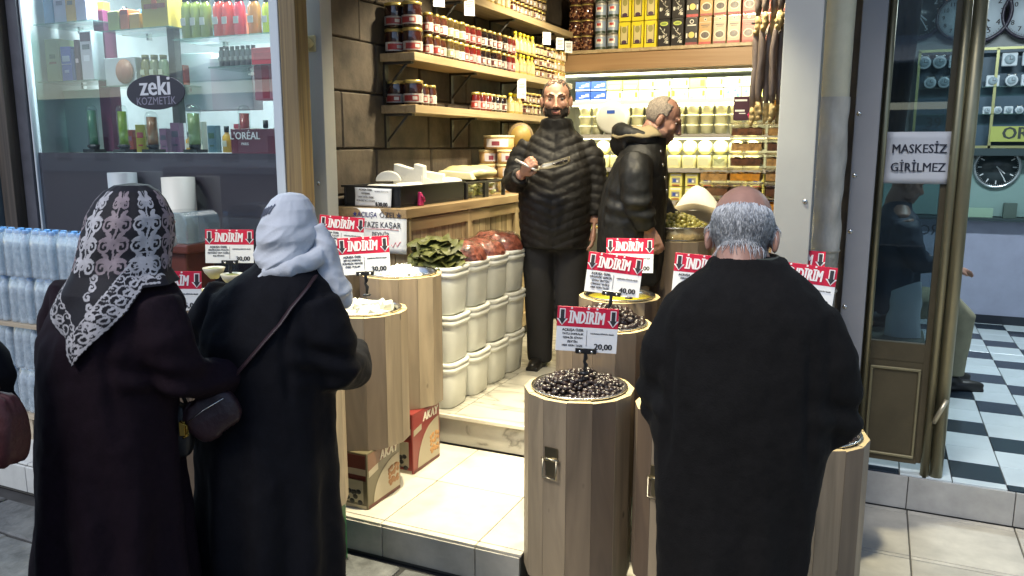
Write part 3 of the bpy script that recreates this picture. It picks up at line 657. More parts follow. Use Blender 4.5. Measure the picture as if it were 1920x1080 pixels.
for k, (u, v, y_) in enumerate(((402, 508, 3.02), (436, 520, 2.98))):
    t = thing('bowl', 'small pale bowl of green paste '+('nearer the patterned scarf' if k == 0 else 'nearer the white headscarf'), 'bowl', tuple(aty(u, v+14, y_)))
    MB().lathe([(.02, 0), (.045, .03), (.056, .055), (.053, .056), (.043, .03), (0, .012)], 20).build('shell', mat('pale_bowl', (.45, .42, .33), .35), t)
    MB().ell((0, 0, .04), (.046, .046, .016), 0, 14, 6).build('paste', mat('green_paste', (.16, .18, .06), .5, nz=.3), t)

# ------------------------------------------------------------------ counter with cheese
BOARD = wood('counter_board', (.34, .24, .125), (.20, .13, .065), .08, .4, 1, 12)
PLANK = wood('plank_wood', (.44, .34, .19), (.22, .15, .075), .22, .5, 2, 10)
ct = thing('cheese_counter', 'long wooden counter of vertical planks along the stone wall', 'counter', (-2.6, 5.2, .325))
MB().box((.0, -.02, 1.06), (.49, 2.80, .055)).build('counter_top', BOARD, ct, bevel=.004)
MB().box((-.03, 0, .55), (.38, 2.72, .96)).build('carcass', mat('carcass_dark', (.05, .032, .02), .7), ct)
PS = {}
y = -1.37
while y < 1.35:
    post_ = abs(y+.60) < .03 or abs(y-.62) < .03
    w = .085
    MBk = 'plank'
    if MBk not in PS: PS[MBk] = MB().box((0, 0, 0), (.022, w-.004, .82)).mesh('plank', PLANK, bevel=.002)
    put('plank', PS[MBk], ct, (.19+rnd.uniform(-.001, .001), y+w/2, .58)); y += w
for yy in (-1.36, -.62, .12, .86, 1.36): MB().box((.213, yy, .55), (.024, .05, 1.0)).build('upright', PLANK, ct, bevel=.002)
MB().box((.2125, 0, .13), (.023, 2.70, .10)).build('base_rail', PLANK, ct, bevel=.002)
MB().box((.2125, 0, .99), (.023, 2.70, .07)).build('top_rail', BOARD, ct, bevel=.002)
MB().box((.16, 0, .03), (.05, 2.7, .06)).build('plinth', mat('plinth_black', (.015, .013, .012), .6), ct)
PF = MB().box((0, 0, 0), (.094, .022, .96)).mesh('plank', PLANK, bevel=.002)
for k in range(5): put('plank', PF, ct, (-.2+k*.098, -1.372, .54))
def flat_sheet(name, label, cat, p, rz, w, h, m, fill, tilt=0, roll=0):
    t = thing(name, label, cat, p, rz); t.rotation_euler = (tilt, roll, rz)
    def fn(u, v): return ((u-.5)*w, .004*sin(u*5+v*3)-.003, (v-.5)*h)
    b = MB(); b.grid(fn, 8, 8); me = b.build('sheet', m, t); s = me.modifiers.new('solid', 'SOLIDIFY'); s.thickness = .0012
    fill(t); return t
def fill_hand(t):
    b = MB(); b.text('★AÇILIŞA', .040, (-.085, -.0085, .088), 0, .12, 0, .9); b.build('blue_lettering', mat('pen_blue', (.02, .025, .16), .6), t)
    b = MB(); b.text('ÖZEL★', .046, (.09, -.0085, .088), 0, 0, 0, .95); b.text('TAZE KAŞAR', .047, (.03, -.0085, .032), 0, 0, 0, .9); b.text('PEYNİR', .038, (.02, -.0085, -.022), 0, .0, 0, .9)
    b.text('30', .07, (.04, -.0085, -.085)); b.build('pen_lettering', mat('pen_dark', (.03, .03, .05), .6), t)
    b = MB()
    for z0, x0, x1 in ((.008, -.08, .14), (-.042, -.04, .08)): b.tube([(x0, -.0085, z0), ((x0+x1)/2, -.0085, z0+.003), (x1, -.0085, z0+.001)], .0013, 5)
    b.tube([(-.115+.022*cos(a/10*2*pi), -.0085, .035+.02*sin(a/10*2*pi)) for a in range(11)], .0013, 5)
    b.tube([(.09, -.0085, -.075), (.1, -.0085, -.09), (.118, -.0085, -.06), (.128, -.0085, -.085), (.15, -.0085, -.055)], .0016, 5)
    b.build('red_pen_marks', mat('pen_red', (.5, .03, .08), .6), t)
flat_sheet('handwritten_sign', 'white handwritten cheese sign hung on the counter end', 'sign', (-2.545, 3.785, 1.285), 0, .375, .25, CARD, fill_hand)

cr = thing('cheese_crate', 'black plastic crate of white cheese on the counter end', 'crate', (-2.62, 4.22, 1.413))
b = MB(); b.box((0, 0, .006), (.38, .76, .012))
for sx in (-1, 1): b.box((sx*.186, 0, .066), (.012, .76, .108))
for sy in (-1, 1): b.box((0, sy*.374, .066), (.36, .012, .108))
b.build('crate_body', BLACK, cr, bevel=.003)
b = MB(); b.box((.197, 0, .115), (.012, .78, .012)); b.box((0, -.386, .115), (.4, .012, .012)); b.build('crate_rim', BLACK, cr)
FETA = mat('white_cheese', (.76, .74, .66), .5, nz=.05, bump=.12, bscale=60)
def cheese(label, loc, rz, fn, m=FETA, name='cheese_block', bev=.006):
    b = MB(); fn(b); return tag(b.build(name, m, None, loc, (0, 0, rz), bevel=bev, seg=2), label, 'cheese')
wedge = [(-.1, 0), (.1, 0), (.1, .06), (-.06, .10), (-.1, .09)]
cz = 1.51
MB_ = lambda *s: None
cheese('white cheese bed low in the black crate', (-2.62, 4.22, 1.45), 0, lambda b: b.box((0, 0, 0), (.34, .70, .05)))
cheese('flat round white cheese at the front of the black crate', (-2.64, 3.98, 1.498), .1, lambda b: b.lathe([(.085, -.03), (.10, -.01), (.10, .02), (.08, .035), (0, .04)], 24))
cheese('half wheel of white cheese leaning on edge in the black crate', (-2.66, 4.08, 1.55), .5, lambda b: b.prism([(.075*cos(a*pi/10), .06*sin(a*pi/10)) for a in range(11)], -.035, .035))
cheese('tall white cheese block with a notched top in the black crate', (-2.64, 4.28, 1.50), .35, lambda b: b.prism([(-.09, 0), (.1, 0), (.1, .135), (.045, .15), (.04, .115), (-.08, .15)], -.06, .06))
cheese('long white cheese roll lying along the crate edge', (-2.53, 4.10, 1.505), 1.35, lambda b: b.tube([(-.11, 0, 0), (-.09, 0, .005), (.09, 0, .005), (.11, 0, 0)], [.02, .034, .034, .02], 14))
cheese('white cheese slab sloping down in the black crate', (-2.55, 4.36, 1.53), 1.25, lambda b: b.prism([(-.1, -.03), (.11, -.05), (.11, -.02), (-.1, .05)], -.05, .05))
cheese('white cheese wedge at the back of the black crate', (-2.63, 4.50, 1.51), .4, lambda b: b.prism([(-.1, 0), (.1, 0), (.1, .07), (-.1, .1)], -.07, .07))
cheese('pale rounded cheese loaf behind the black crate', (-2.52, 4.56, 1.53), .9, lambda b: b.ell((0, 0, 0), (.10, .05, .03), 0, 16, 8))
PALE = mat('pale_yellow_cheese', (.68, .62, .38), .5, nz=.08)
def clear_tub(x, y, label, top):
    t = thing('clear_tub', label, 'tub', (x, y, 1.413)); w, d, h = .34, .27, .105
    b = MB()
    for sx in (-1, 1):
        for sy in (-1, 1): b.box((sx*w/2, sy*d/2, h/2), (.022, .028, h))
    b.box((w/2, 0, h), (.02, d+.03, .014)); b.box((0, -d/2, h), (w, .02, .014)); b.box((-w/2, 0, h), (.02, d+.03, .014)); b.box((0, d/2, h), (w, .02, .014)); b.build('dark_frame', BLACK, t, bevel=.002)
    b = MB(); b.box((w/2, 0, h*.5), (.004, d-.03, h*.9)); b.box((0, -d/2, h*.5), (w-.03, .004, h*.9)); b.build('clear_side', glass('clear_plastic', (.95, .97, .93), 1.2), t)
    q = random.Random(int(y*100)); b = MB()
    for k in range(46): b.ell((q.uniform(-.13, .155), q.uniform(-.115, .115), q.uniform(.02, .085)), (.026, .018, .014), 0, 7, 5, rot=(q.uniform(0, 3), 'Y'))
    b.build('cheese_twists', mat('herbed_cheese', (.42, .42, .20), .5, nz=.4), t)
    return t
clear_tub(-2.60, 4.77, 'clear sided tub of herbed cheese twists next to the black crate', 0)
clear_tub(-2.60, 5.07, 'clear sided tub of herbed cheese twists nearer the labelled pots', 0)
cheese('pale yellow cheese slab on the first clear tub', (-2.58, 4.80, 1.545), .3, lambda b: b.prism([(-.12, 0), (.12, -.01), (.1, .035), (-.11, .05)], -.09, .09), PALE)
def bagfn(b):
    def fn(u, v):
        a = 2*pi*u; q = sin(pi*min(.98, v*.98)+.02)**.6
        return (.19*q*cos(a), .20*q*sin(a), .09*(1-cos(pi*v))/2+.012*noise.noise(Vector((cos(a)*3, sin(a)*3, v*5))))
    b.grid(fn, 30, 14, closed=True)
cheese('bulging pale yellow bag lying on the clear tubs', (-2.60, 5.02, 1.53), .2, bagfn, mat('pale_bag', (.55, .50, .26), .28, nz=.1, bump=.3, bscale=12), 'cheese_bag', 0)
pk = thing('pink_clip', 'pink plastic clip hanging on the black crate', 'clip', (-2.418, 4.02, 1.455))
b = MB(); b.prism([(-.02, -.04), (.03, -.045), (.035, 0), (.012, .035), (-.012, .04)], -.018, .0, 0); b.tube([(0, -.02, .02), (.02, -.024, .0), (.03, -.02, -.02)], .008, 8); b.build('clip_body', mat('pink_plastic', (.5, .03, .14), .35), pk, rot=(0, 0, 1.57), bevel=.004)
def fill_p(t):
    b = MB()
    for k, s in enumerate((AO, 'GEMEREK', 'TAM YAĞLI İNEK', 'PEYNİRİ KG FİYATI')): b.text(s, .014, (-.045, -.009, .042-k*.021), 0, 0, .02)
    b.text('NORMAL FİYATI: 45,00', .009, (.062, -.009, .035)); b.text('₺30,00', .034, (.06, -.009, -.038), 0, 0, .03, .85); b.build('lettering', INK, t)
flat_sheet('price_label', 'white price label without red header on the black crate', 'price card', (-2.60, 3.825, 1.468), 0, .245, .105, CARD, fill_p, roll=.02)
POT = mat('pot_lid', (.62, .52, .28), .4); POTB = mat('pot_body', (.50, .32, .14), .45)
def pot(loc, label, big=False):
    t = thing('labelled_pot', label, 'pot', loc, rnd.uniform(-.3, .3), 'labelled pots stacked at the end of the counter'); r = .115 if big else .072; h = .105
    MB().lathe([(r*.9, 0), (r, .02), (r, h*.8), (0, h*.82)], 24).build('pot_body', POTB, t)
    MB().lathe([(r*1.03, h*.8), (r*1.06, h*.84), (r*1.03, h*.97), (0, h)], 24).build('lid', POT, t)
    b = MB(); b.lathe([(r+.0015, h*.15), (r+.0015, h*.72)], 10, a0=radians(-100), a1=radians(-10))
    b.lathe([(r+.003, h*.25), (r+.003, h*.55)], 6, m=1, a0=radians(-75), a1=radians(-45)); b.build('paper_label', [mat('label_lilac', (.55, .52, .55), .5), mat('label_maroon', (.18, .03, .05), .5)], t)
potn = 0
for L, xs in enumerate((((-2.74, 5.60), (-2.74, 5.78), (-2.56, 5.55), (-2.56, 5.72), (-2.56, 5.89)), ((-2.74, 5.60), (-2.74, 5.78), (-2.56, 5.55), (-2.56, 5.72), (-2.56, 5.89)), ((-2.74, 5.60), (-2.56, 5.55), (-2.56, 5.72), (-2.56, 5.89)))):
    for i, (x, y) in enumerate(xs):
        pot((x, y, 1.413+L*.107), '%s labelled pot in the %s layer beside the clear tubs' % (ORD[i], ('bottom', 'middle', 'upper')[L]))
pot((-2.66, 5.62, 1.413+3*.107), 'wide brown pot topmost on the stack of labelled pots', True)
cw = thing('cut_cheese_wheel', 'dark rinded cheese wheel with a yellow cut face on the pots', 'cheese', (-2.56, 5.80, 1.735), .5)
b = MB(); b.lathe([(.085, -.05), (.10, -.03), (.10, .03), (.085, .05)], 24, T=Matrix.Rotation(pi/2, 4, 'X') @ Matrix.Translation((0, .10, 0))); b.build('rind', mat('cheese_rind', (.16, .11, .055), .5, nz=.3), cw)
MB().lathe([(0, 0), (.078, 0), (.078, .004), (0, .004)], 24, T=Matrix.Translation((0, -.052, .10)) @ Matrix.Rotation(pi/2, 4, 'X')).build('cut_face', mat('cut_cheese', (.28, .19, .05), .5, nz=.1), cw)

# ------------------------------------------------------------------ white buckets
BUCK = mat('bucket_white', (.66, .66, .60), .38, nz=.05); 
def rr(prof, sx=1, sy=1, p=5.0, n=32, m=0): return MB().lathe(prof, n, (0, 0, 0), m, True, sx, sy, p=p)
BW, BD, BH = .168, .124, .2635
bk = thing('white_bucket', 'x', 'bucket', (0, 0, 0), 0, 'white plastic buckets stacked in front of the counter')
rr([(.86, 0), (.9, .01), (.97, BH-.05), (.97, BH-.045)], BW, BD).build('tub', BUCK, bk)
rr([(.99, BH-.058), (1.03, BH-.055), (1.03, BH-.035), (1.0, BH-.032), (1.0, BH-.026), (1.04, BH-.022), (1.04, BH-.006), (1.0, BH-.001), (.93, BH-.002), (.9, BH-.012), (0, BH-.012)], BW, BD).build('lid', mat('bucket_lid', (.70, .70, .64), .35), bk)
MB().tube([(-BW*.9, -BD*1.03, BH-.05), (-BW*.75, -BD*1.12, BH-.085), (-BW*.3, -BD*1.14, BH-.05), (BW*.1, -BD*1.1, BH-.04)], .004, 6).build('handle', BUCK, bk)
for c in range(4):
    for l in range(3):
        lab = '%s white bucket of the %s stack from the cheese barrels' % (('bottom', 'middle', 'top')[l], ORD[c])
        loc = (-2.192+rnd.uniform(-.006, .006), 3.80+c*.262, .326+l*BH)
        if c+l == 0: bk.location = loc; bk['label'] = lab
        else: inst(bk, loc, rnd.uniform(-.03, .03), lab)
LEAF = mat('vine_leaf', (.095, .10, .024), .5, nz=.4, nscale=10, rnd=.3, bump=.3); q = random.Random(3)
vl = thing('vine_leaves', 'pile of olive green vine leaves on the first white bucket', 'vine leaves', (-2.19, 3.80, .326+3*BH))
def leaf_mesh(seed):
    g = random.Random(seed); ph = g.uniform(0, 6)
    def fn(u, v):
        a = 2*pi*u; r = (.085+.018*cos(5*a))*v; x, y = r*cos(a), r*sin(a)
        return (x*1.15, y, .020*sin(x*40+ph)*v+.016*cos(y*46+ph*2)*v-.020*v*v)
    b = MB(); b.grid(fn, 20, 4, closed=True); return b.mesh('leaf', LEAF)
LM = [leaf_mesh(k) for k in range(6)]
for k in range(58):
    f = k/58; s = 1-.28*f
    put('leaf', LM[k % 6], vl, (q.uniform(-.075, .075)*s, q.uniform(-.06, .06)*s, .012+f*.12), (q.uniform(-.3, .3), q.uniform(-.3, .3), q.uniform(0, 6)))
for k, (hgt, lab) in enumerate(((.10, 'mottled'), (.09, 'glossy flat'), (.11, 'tall shiny'))):
    y_ = 3.80+(k+1)*.262
    def fn(u, v, hgt=hgt, k=k):
        a = 2*pi*u; q_ = cos(v*pi/2)**.55 if v < 1 else 0
        x, y = .175*q_*cos(a), .15*q_*sin(a)
        return (x, y, -.01+hgt*sin(v*pi/2)+.018*noise.noise(Vector((x*22, y*22, k*3+v*2)))+.006*noise.noise(Vector((x*60, y*60, k))))
    b = MB(); b.grid(fn, 36, 16, closed=True)
    t = thing('pepper_bag', lab+' plastic bag of dark red dried peppers on the %s bucket stack' % ORD[k+1], 'bag', (-2.19, y_, .326+3*BH), 0, 'bags of dried peppers on the buckets')
    b.build('peppers', mat('dried_pepper', (.085, .011, .010), .5, nz=.75, nscale=34, bump=1.0, bscale=42, col2=(.34, .10, .06)), t)
    def fn2(u, v, fn=fn):
        p = Vector(fn(u, v)); return (p.x*1.03, p.y*1.03, p.z*1.04+.005)
    b = MB(); b.grid(fn2, 36, 16, closed=True); b.build('clear_film', glass('bag_film', (.97, .95, .95), .8, rough=.2), t)
# ------------------------------------------------------------------ jar shelves
SHW = wood('shelf_wood', (.40, .30, .17), (.26, .185, .09), .06, .45, 1, 14)
BRK = mat('bracket_iron', (.02, .018, .016), .5)
def jar_shelf(z, y0, y1, label):
    t = thing('wall_shelf', label, 'shelf', (-2.72, y0, z), 0, 'wooden shelves on the stone wall')
    MB().box((0, (y1-y0)/2, -.025), (.25, y1-y0, .05)).build('board', SHW, t, bevel=.003)
    y = y0+.03
    while y < y1:
        b = MB(); b.box((-.105, y-y0, -.155), (.016, .035, .21)); b.box((-.01, y-y0, -.058), (.2, .035, .014)); b.tube([(-.1, y-y0, -.22), (.05, y-y0, -.062)], .008, 6); b.build('bracket', BRK, t)
        y += .85
jar_shelf(2.005, 4.30, 7.0, 'lowest wooden shelf carrying a short row of red jars')
jar_shelf(2.315, 4.30, 7.05, 'middle wooden shelf crowded with two layers of jars')
jar_shelf(2.765, 4.95, 7.05, 'highest wooden shelf cut off by the top of the picture')
def jar_proto(name, r, h, body, lid, lab, neck=.8, lidh=.16, labz=(.12, .52), kind='jar', two=None):
    t = thing(name, 'x', kind, (0, 0, 0))
    if kind == 'bottle':
        pr = [(r*.9, 0), (r, .006), (r, h*.55), (r*.8, h*.66), (r*.42, h*.78), (r*.42, h*.86)]
        MB().lathe(pr, 14).build('glass_body', body, t); MB().lathe([(r*.5, h*.85), (r*.52, h*.98), (r*.4, h)], 12).build('cap', lid, t)
    else:
        MB().lathe([(r*.9, 0), (r, h*.04), (r, h*(.93-lidh-.1)), (r*neck, h*(1-lidh)), (r*neck, h*(1-lidh)+.003)], 16).build('glass_body', body, t)
        MB().lathe([(r*neck*1.05, h*(1-lidh)), (r*neck*1.1, h*(1-lidh)+.004), (r*neck*1.1, h-.004), (r*neck*.9, h), (0, h-.002)], 16).build('lid', lid, t)
    if lab:
        b = MB(); b.lathe([(r+.001, h*labz[0]), (r+.001, h*labz[1])], 12, a0=radians(-135), a1=radians(45))
        b.lathe([(r+.0018, h*(labz[0]+.05)), (r+.0018, h*(labz[1]-.07))], 8, m=1, a0=radians(-110), a1=radians(-20))
        if kind != 'bottle':
            b.lathe([(r+.0026, h*(labz[0]+.1)), (r+.0026, h*(labz[1]-.12))], 4, m=2, a0=radians(-55), a1=radians(-28))
        b.build('paper_label', [lab, two or lab, mat('label_pale', (.55, .5, .45), .5)], t)
    for o in [t]+list(t.children): o.hide_render = False
    return t
G = lambda n, c: mat('jar_'+n, c, .08, nz=.3, nscale=25, spec=.6, coat=.5)
GOLD = mat('lid_gold', (.50, .38, .12), .3, .6); LW = mat('label_white', (.42, .39, .35), .5, rnd=.4, nz=.3, nscale=60); LP = mat('label_pink', (.40, .26, .25), .5, rnd=.4, nz=.3, nscale=60); LR = mat('label_red', (.33, .03, .025), .45, rnd=.4, nz=.3, nscale=60)
LGN = mat('label_green', (.30, .30, .14), .5, rnd=.4, nz=.3, nscale=60); LB = mat('label_blue', (.12, .13, .25), .5); LY = mat('label_cream', (.40, .33, .19), .5, rnd=.4, nz=.3, nscale=60)
P = dict(
 big=jar_proto('preserve_jar', .062, .150, G('dark', (.030, .008, .006)), GOLD, LW, .92, .14, (.1, .45), two=LR),
 red=jar_proto('preserve_jar', .034, .128, G('red', (.10, .010, .008)), GOLD, LP, .8, .14, two=LR),
 brown=jar_proto('preserve_jar', .035, .132, G('brown', (.055, .018, .010)), GOLD, LW, .8, .14, two=LR),
 green=jar_proto('preserve_jar', .035, .130, G('olive', (.055, .035, .012)), GOLD, LW, .8, .14, two=LGN),
 black=jar_proto('preserve_jar', .033, .128, G('black', (.012, .006, .006)), GOLD, LW, .8, .14, two=BR),
 yellow=jar_proto('sauce_bottle', .030, .155, mat('bottle_straw', (.45, .33, .10), .12, spec=.6), mat('cap_yellow', (.75, .60, .02), .35), LY, kind='bottle', two=mat('label_gold', (.5, .4, .2), .5)),
 small=jar_proto('spread_jar', .036, .088, G('choc', (.045, .014, .008)), GOLD, LY, .9, .2, (.12, .6), two=BR),
 gold=jar_proto('spread_jar', .036, .088, mat('jar_honey', (.34, .20, .07), .15, coat=.4), mat('lid_brass', (.45, .33, .10), .35, .5), LY, .9, .2, (.12, .6), two=LP))
used = set()
def place(key, loc, label, group):
    o = P[key]
    if key not in used:
        used.add(key); o.location = loc; o['label'] = label; o['group'] = group; o.rotation_euler = (0, 0, rnd.uniform(-.2, .2))
    else: inst(o, loc, rnd.uniform(-.55, .4), label, group)
NM = dict(big='big dark preserve jar', red='pink labelled red jar', brown='brown preserve jar with red label', green='olive brown jar with green label', black='near black preserve jar', yellow='yellow capped sauce bottle', small='small dark spread jar', gold='small golden jar')
def nth(k): return ORD[k] if k < 20 else 'number %d' % (k+1)
def row(sh, z, seq, y0, x, layer, sp=.079, hgt=None):
    y = y0; cnt = {}
    for key in seq:
        if key == '-': y += sp; continue
        r = dict(big=.062, yellow=.030).get(key, .0355)
        y += max(r, .035)
        k = cnt.get(key, 0); cnt[key] = k+1
        place(key, (x+rnd.uniform(-.006, .006), y, z), '%s, %s from the street, %s of the %s shelf' % (NM[key], nth(k), layer, sh), 'jars and bottles on the wall shelves')
        y += max(r, .035)+sp-.071+rnd.uniform(-.004, .006)
# big jars at the street end of the middle and lowest shelves
for sh, z, nl in (('middle', 2.316, 2), ('lowest', 2.006, 1)):
    for L in range(nl):
        for i, x in enumerate((-2.785, -2.660)):
            place('big', (x, 4.385, z+L*.153), 'big dark preserve jar at the street end, %s shelf, %s, %s' % (sh, ('wall side', 'outer side')[i], ('bottom', 'top')[L]), 'jars and bottles on the wall shelves')
row('lowest', 2.006, ['brown', 'brown'], 4.47, -2.655, 'row')
A_ = ['brown']*3+['green']*3+['red']*3+['black']*3
row('middle', 2.316, A_+['brown', 'black', 'red', 'red']+['yellow']*5+['small']*5+['gold']*3, 4.52, -2.645, 'lower layer', .083)
row('middle', 2.316+.133, A_+['brown', 'black', 'red', 'red']+['yellow']*0, 4.52, -2.645, 'upper layer', .083)
row('middle', 2.316, ['green']*4+['red']*5+['black']*4, 4.60, -2.74, 'back row', .083)
row('middle', 2.316+.160, ['yellow']*5, 5.85, -2.645, 'upper layer', .083)
row('middle', 2.316+.089, ['small']*5+['gold']*3, 6.265, -2.645, 'second layer', .083)
row('middle', 2.316+.178, ['small']*5+['gold']*3, 6.265, -2.645, 'third layer', .083)
row('lowest', 2.006, ['red']*3+['black']*3, 5.18, -2.645, 'row', .090)
row('lowest', 2.006, ['yellow']*3+['small']*4, 5.75, -2.645, 'row', .090)
row('lowest', 2.006+.09, ['small']*4, 6.03, -2.645, 'second layer', .090)
row('highest', 2.766, ['red', 'brown', 'brown', 'red']+['yellow']*5+['small']*8, 5.0, -2.645, 'bottom layer', .086)
row('highest', 2.766+.089, ['small']*8, 5.79, -2.645, 'second layer', .086)
row('highest', 2.766+.178, ['small']*8, 5.79, -2.645, 'third layer', .086)
def shelf_tag(u, v, label, w=.075, h=.10, x=-2.585):
    p = atx(u, v, x); t = thing('shelf_price_tag', label, 'price tag', tuple(p), radians(48), 'white price tags clipped to the shelves')
    MB().box((0, 0, 0), (w, .002, h)).build('card', CARD, t)
    b = MB()
    for k in range(4): b.box((0, -.0018, h*.28-k*.012), (w*(.7-.1*(k % 2)), .001, .004))
    b.text('12,50', .022, (0, -.0018, -h*.3)); b.build('lettering', INK, t)
for k, (u, v) in enumerate(((823, -6), (880, 12), (1025, 72), (1050, 82), (1066, 88))):
    shelf_tag(u, v, '%s white price tag from the street under the highest shelf' % ORD[k], h=.12 if k < 2 else .1)
shelf_tag(978, 166, 'white price tag hanging below the middle shelf edge', .075, .15)

# ------------------------------------------------------------------ back shelf of tins
bs = thing('back_shelf', 'long brown shelf of tins above the lit cooler', 'shelf', (-1.6, 7.12, 2.54))
MB().box((0, .28, .055), (2.5, .62, .03)).build('board', SHW, bs, bevel=.003)
MB().box((0, -.02, -.03), (2.5, .03, .17)).build('front_board', wood('front_board', (.30, .18, .085), (.23, .13, .055), .04, .5, 0, 14), bs, bevel=.003)
MB().box((0, -.045, .052), (2.5, .02, .03)).build('edge_strip', SHW, bs, bevel=.002)
def tin_proto(kind):
    t = thing('food_tin', 'x', 'tin', (0, 0, 0)); f = -.0505
    def lab(b, mats): b.build('printed_label', mats, t)
    K = mat('tin_black', (.018, .014, .012), .3); Yl = mat('tin_yellow', (.62, .50, .02), .35)
    if kind in ('yellow', 'black', 'night', 'gold', 'beige', 'red'):
        h, w = .226, .108
        bm = dict(yellow=Yl, black=K, night=K, gold=mat('tin_gold', (.40, .22, .05), .35), beige=mat('tin_beige', (.46, .34, .21), .4), red=mat('tin_coral', (.50, .10, .06), .4))[kind]
        MB().box((0, 0, h/2), (w, .10, h)).build('body', bm, t, bevel=.004)
        MB().box((0, 0, h+.001), (w*.9, .085, .004)).build('lid', STEEL, t)
        b = MB(); OV = lambda cz, rx, rz, m, o: b.add([(rx*cos(2*pi*i/20), f-o, cz+rz*sin(2*pi*i/20)) for i in range(20)]+[(0, f-o-.0002, cz)], [(i, (i+1) % 20, 20) for i in range(20)], m)
        q = random.Random(len(kind))
        if kind == 'yellow':
            b.box((0, f, .12), (.072, .001, .17), 0); b.box((0, f-.0008, .12), (.06, .001, .15), 1)
            for k in range(12): OV(q.uniform(.14, .19), .006, .008, 2, .0016+.0001*k)
            OV(.055, .024, .017, 3, .002); OV(.16, .022, .03, 2, .0018); OV(.2, .036, .014, 4, .003)
            lab(b, [K, mat('tin_cream', (.5, .42, .2), .4), mat('tin_olive2', (.25, .22, .06), .4), mat('tin_purple', (.05, .02, .05), .4), Yl])
        elif kind == 'black':
            OV(.19, .036, .018, 0, .001); OV(.19, .026, .010, 1, .0014)
            for k in range(9):
                x, z = q.uniform(-.02, .02), .03+k*.014; b.tube([(x, f-.001, z), (x+q.uniform(-.03, .03), f-.001, z+.02)], .004, 5, 2)
            for sx in (-1, 1): OV(.085, .010, .014, 2, .0013); 
            b.box((-.035, f-.001, .08), (.016, .001, .03), 2); b.box((.03, f-.001, .035), (.022, .001, .022), 2)
            lab(b, [mat('tin_lime', (.45, .52, .08), .4), mat('tin_green', (.18, .25, .04), .4), mat('tin_white', (.6, .58, .5), .4)])
        elif kind == 'night':
            OV(.195, .018, .018, 2, .001); OV(.195, .012, .012, 3, .0014); b.box((0, f-.0008, .165), (.075, .001, .010), 2)
            OV(.085, .026, .026, 0, .001); 
            for sx in (-.04, .04): b.box((sx, f-.001, .08), (.013, .001, .04), 2)
            b.box((0, f-.0008, .013), (.1, .001, .022), 1); lab(b, [GOLD, LR, mat('tin_white', (.6, .58, .5), .4), K])
        else:
            OV(.205, .013, .013, 1, .001); OV(.205, .008, .008, 3, .0013); b.box((0, f-.0005, .183), (.1, .001, .003), 1)
            b.box((0, f-.0006, .158), (.07, .001, .007), 2); b.box((0, f-.0006, .144), (.05, .001, .005), 2)
            OV(.078, .042, .036, 1, .001); OV(.078, .034, .026, 2, .0015)
            for k in range(14): OV(q.uniform(.063, .093), .006, .005, 3, .002+.0001*k)
            b.box((0, f-.0006, .014), (.1, .001, .018), 0); lab(b, [LR, mat('tin_cream2', (.62, .52, .36), .4), mat('tin_dark', (.06, .035, .02), .4), K])
    else:
        h, r = (.135, .052) if kind == 'wave' else (.135, .055)
        bm = mat('tin_silver', (.42, .42, .40), .35, .4) if kind == 'wave' else G('nut', (.05, .017, .012))
        MB().lathe([(r*.94, 0), (r, .004), (r, h-.016), (r*.97, h-.012)], 20).build('body', bm, t)
        MB().lathe([(r*.98, h-.016), (r*1.0, h-.012), (r*1.0, h-.003), (0, h)], 20).build('lid', mat('tin_rim', (.45, .42, .36), .3, .6) if kind == 'wave' else GOLD, t)
        b = MB(); q = random.Random(4)
        if kind == 'wave':
            b.lathe([(r+.001, .03), (r+.001, .112)], 12, m=0, a0=radians(-165), a1=radians(-15)); b.lathe([(r+.0018, .055), (r+.0018, .098)], 8, m=1, a0=radians(-125), a1=radians(-55))
            b.lathe([(r+.0024, .072), (r+.0024, .095)], 8, m=2, a0=radians(-112), a1=radians(-68)); b.lathe([(r+.001, .006), (r+.001, .028)], 12, m=3, a0=radians(-165), a1=radians(-15))
            lab(b, [mat('tin_skyblue', (.22, .27, .36), .4), mat('tin_white', (.6, .58, .5), .4), LR, mat('tin_darkgreen', (.03, .045, .03), .4)])
        else:
            for k in range(34):
                a = radians(q.uniform(-160, -20)); b.ell((r*cos(a), r*sin(a), q.uniform(.02, .105)), (.009, .006, .007), k % 2, 7, 5)
            lab(b, [mat('hazelnut', (.20, .075, .03), .4), mat('hazelnut2', (.32, .17, .08), .4)])
    return t
TP = {}
def tins(kind, x, n, zlab, dz, desc):
    for k in range(n):
        lab = '%s, %s from the board, %s column' % (desc, ORD[k], zlab)
        loc = (x+rnd.uniform(-.004, .004), 7.18, 2.611+k*dz)
        if kind not in TP: TP[kind] = tin_proto(kind); TP[kind].location = loc; TP[kind]['label'] = lab; TP[kind]['group'] = 'tins on the back shelf'
        else: inst(TP[kind], loc, rnd.uniform(-.04, .04), lab, 'tins on the back shelf')
cols = [('nut', -2.62), ('nut', -2.505), ('wave', -2.375), ('wave', -2.262), ('yellow', -2.14), ('yellow', -2.022), ('yellow', -1.904), ('black', -1.784), ('black', -1.664), ('night', -1.546), ('gold', -1.428), ('beige', -1.308), ('beige', -1.19), ('red', -1.072), ('red', -.954), ('gold', -.836), ('beige', -.718)]
DS = dict(nut='dark jar of roasted nuts', wave='silver blue tin with red emblem', yellow='yellow olive tin with black panel', black='black tin with lime badge', night='black tin with round white badge', gold='gold brown olive tin', beige='beige olive tin with oval picture', red='coral red olive tin with oval picture')
for i, (k, x) in enumerate(cols): tins(k, x, 4 if k in ('nut', 'wave') else 3, ORD[i], .137 if k in ('nut', 'wave') else .231, DS[k])

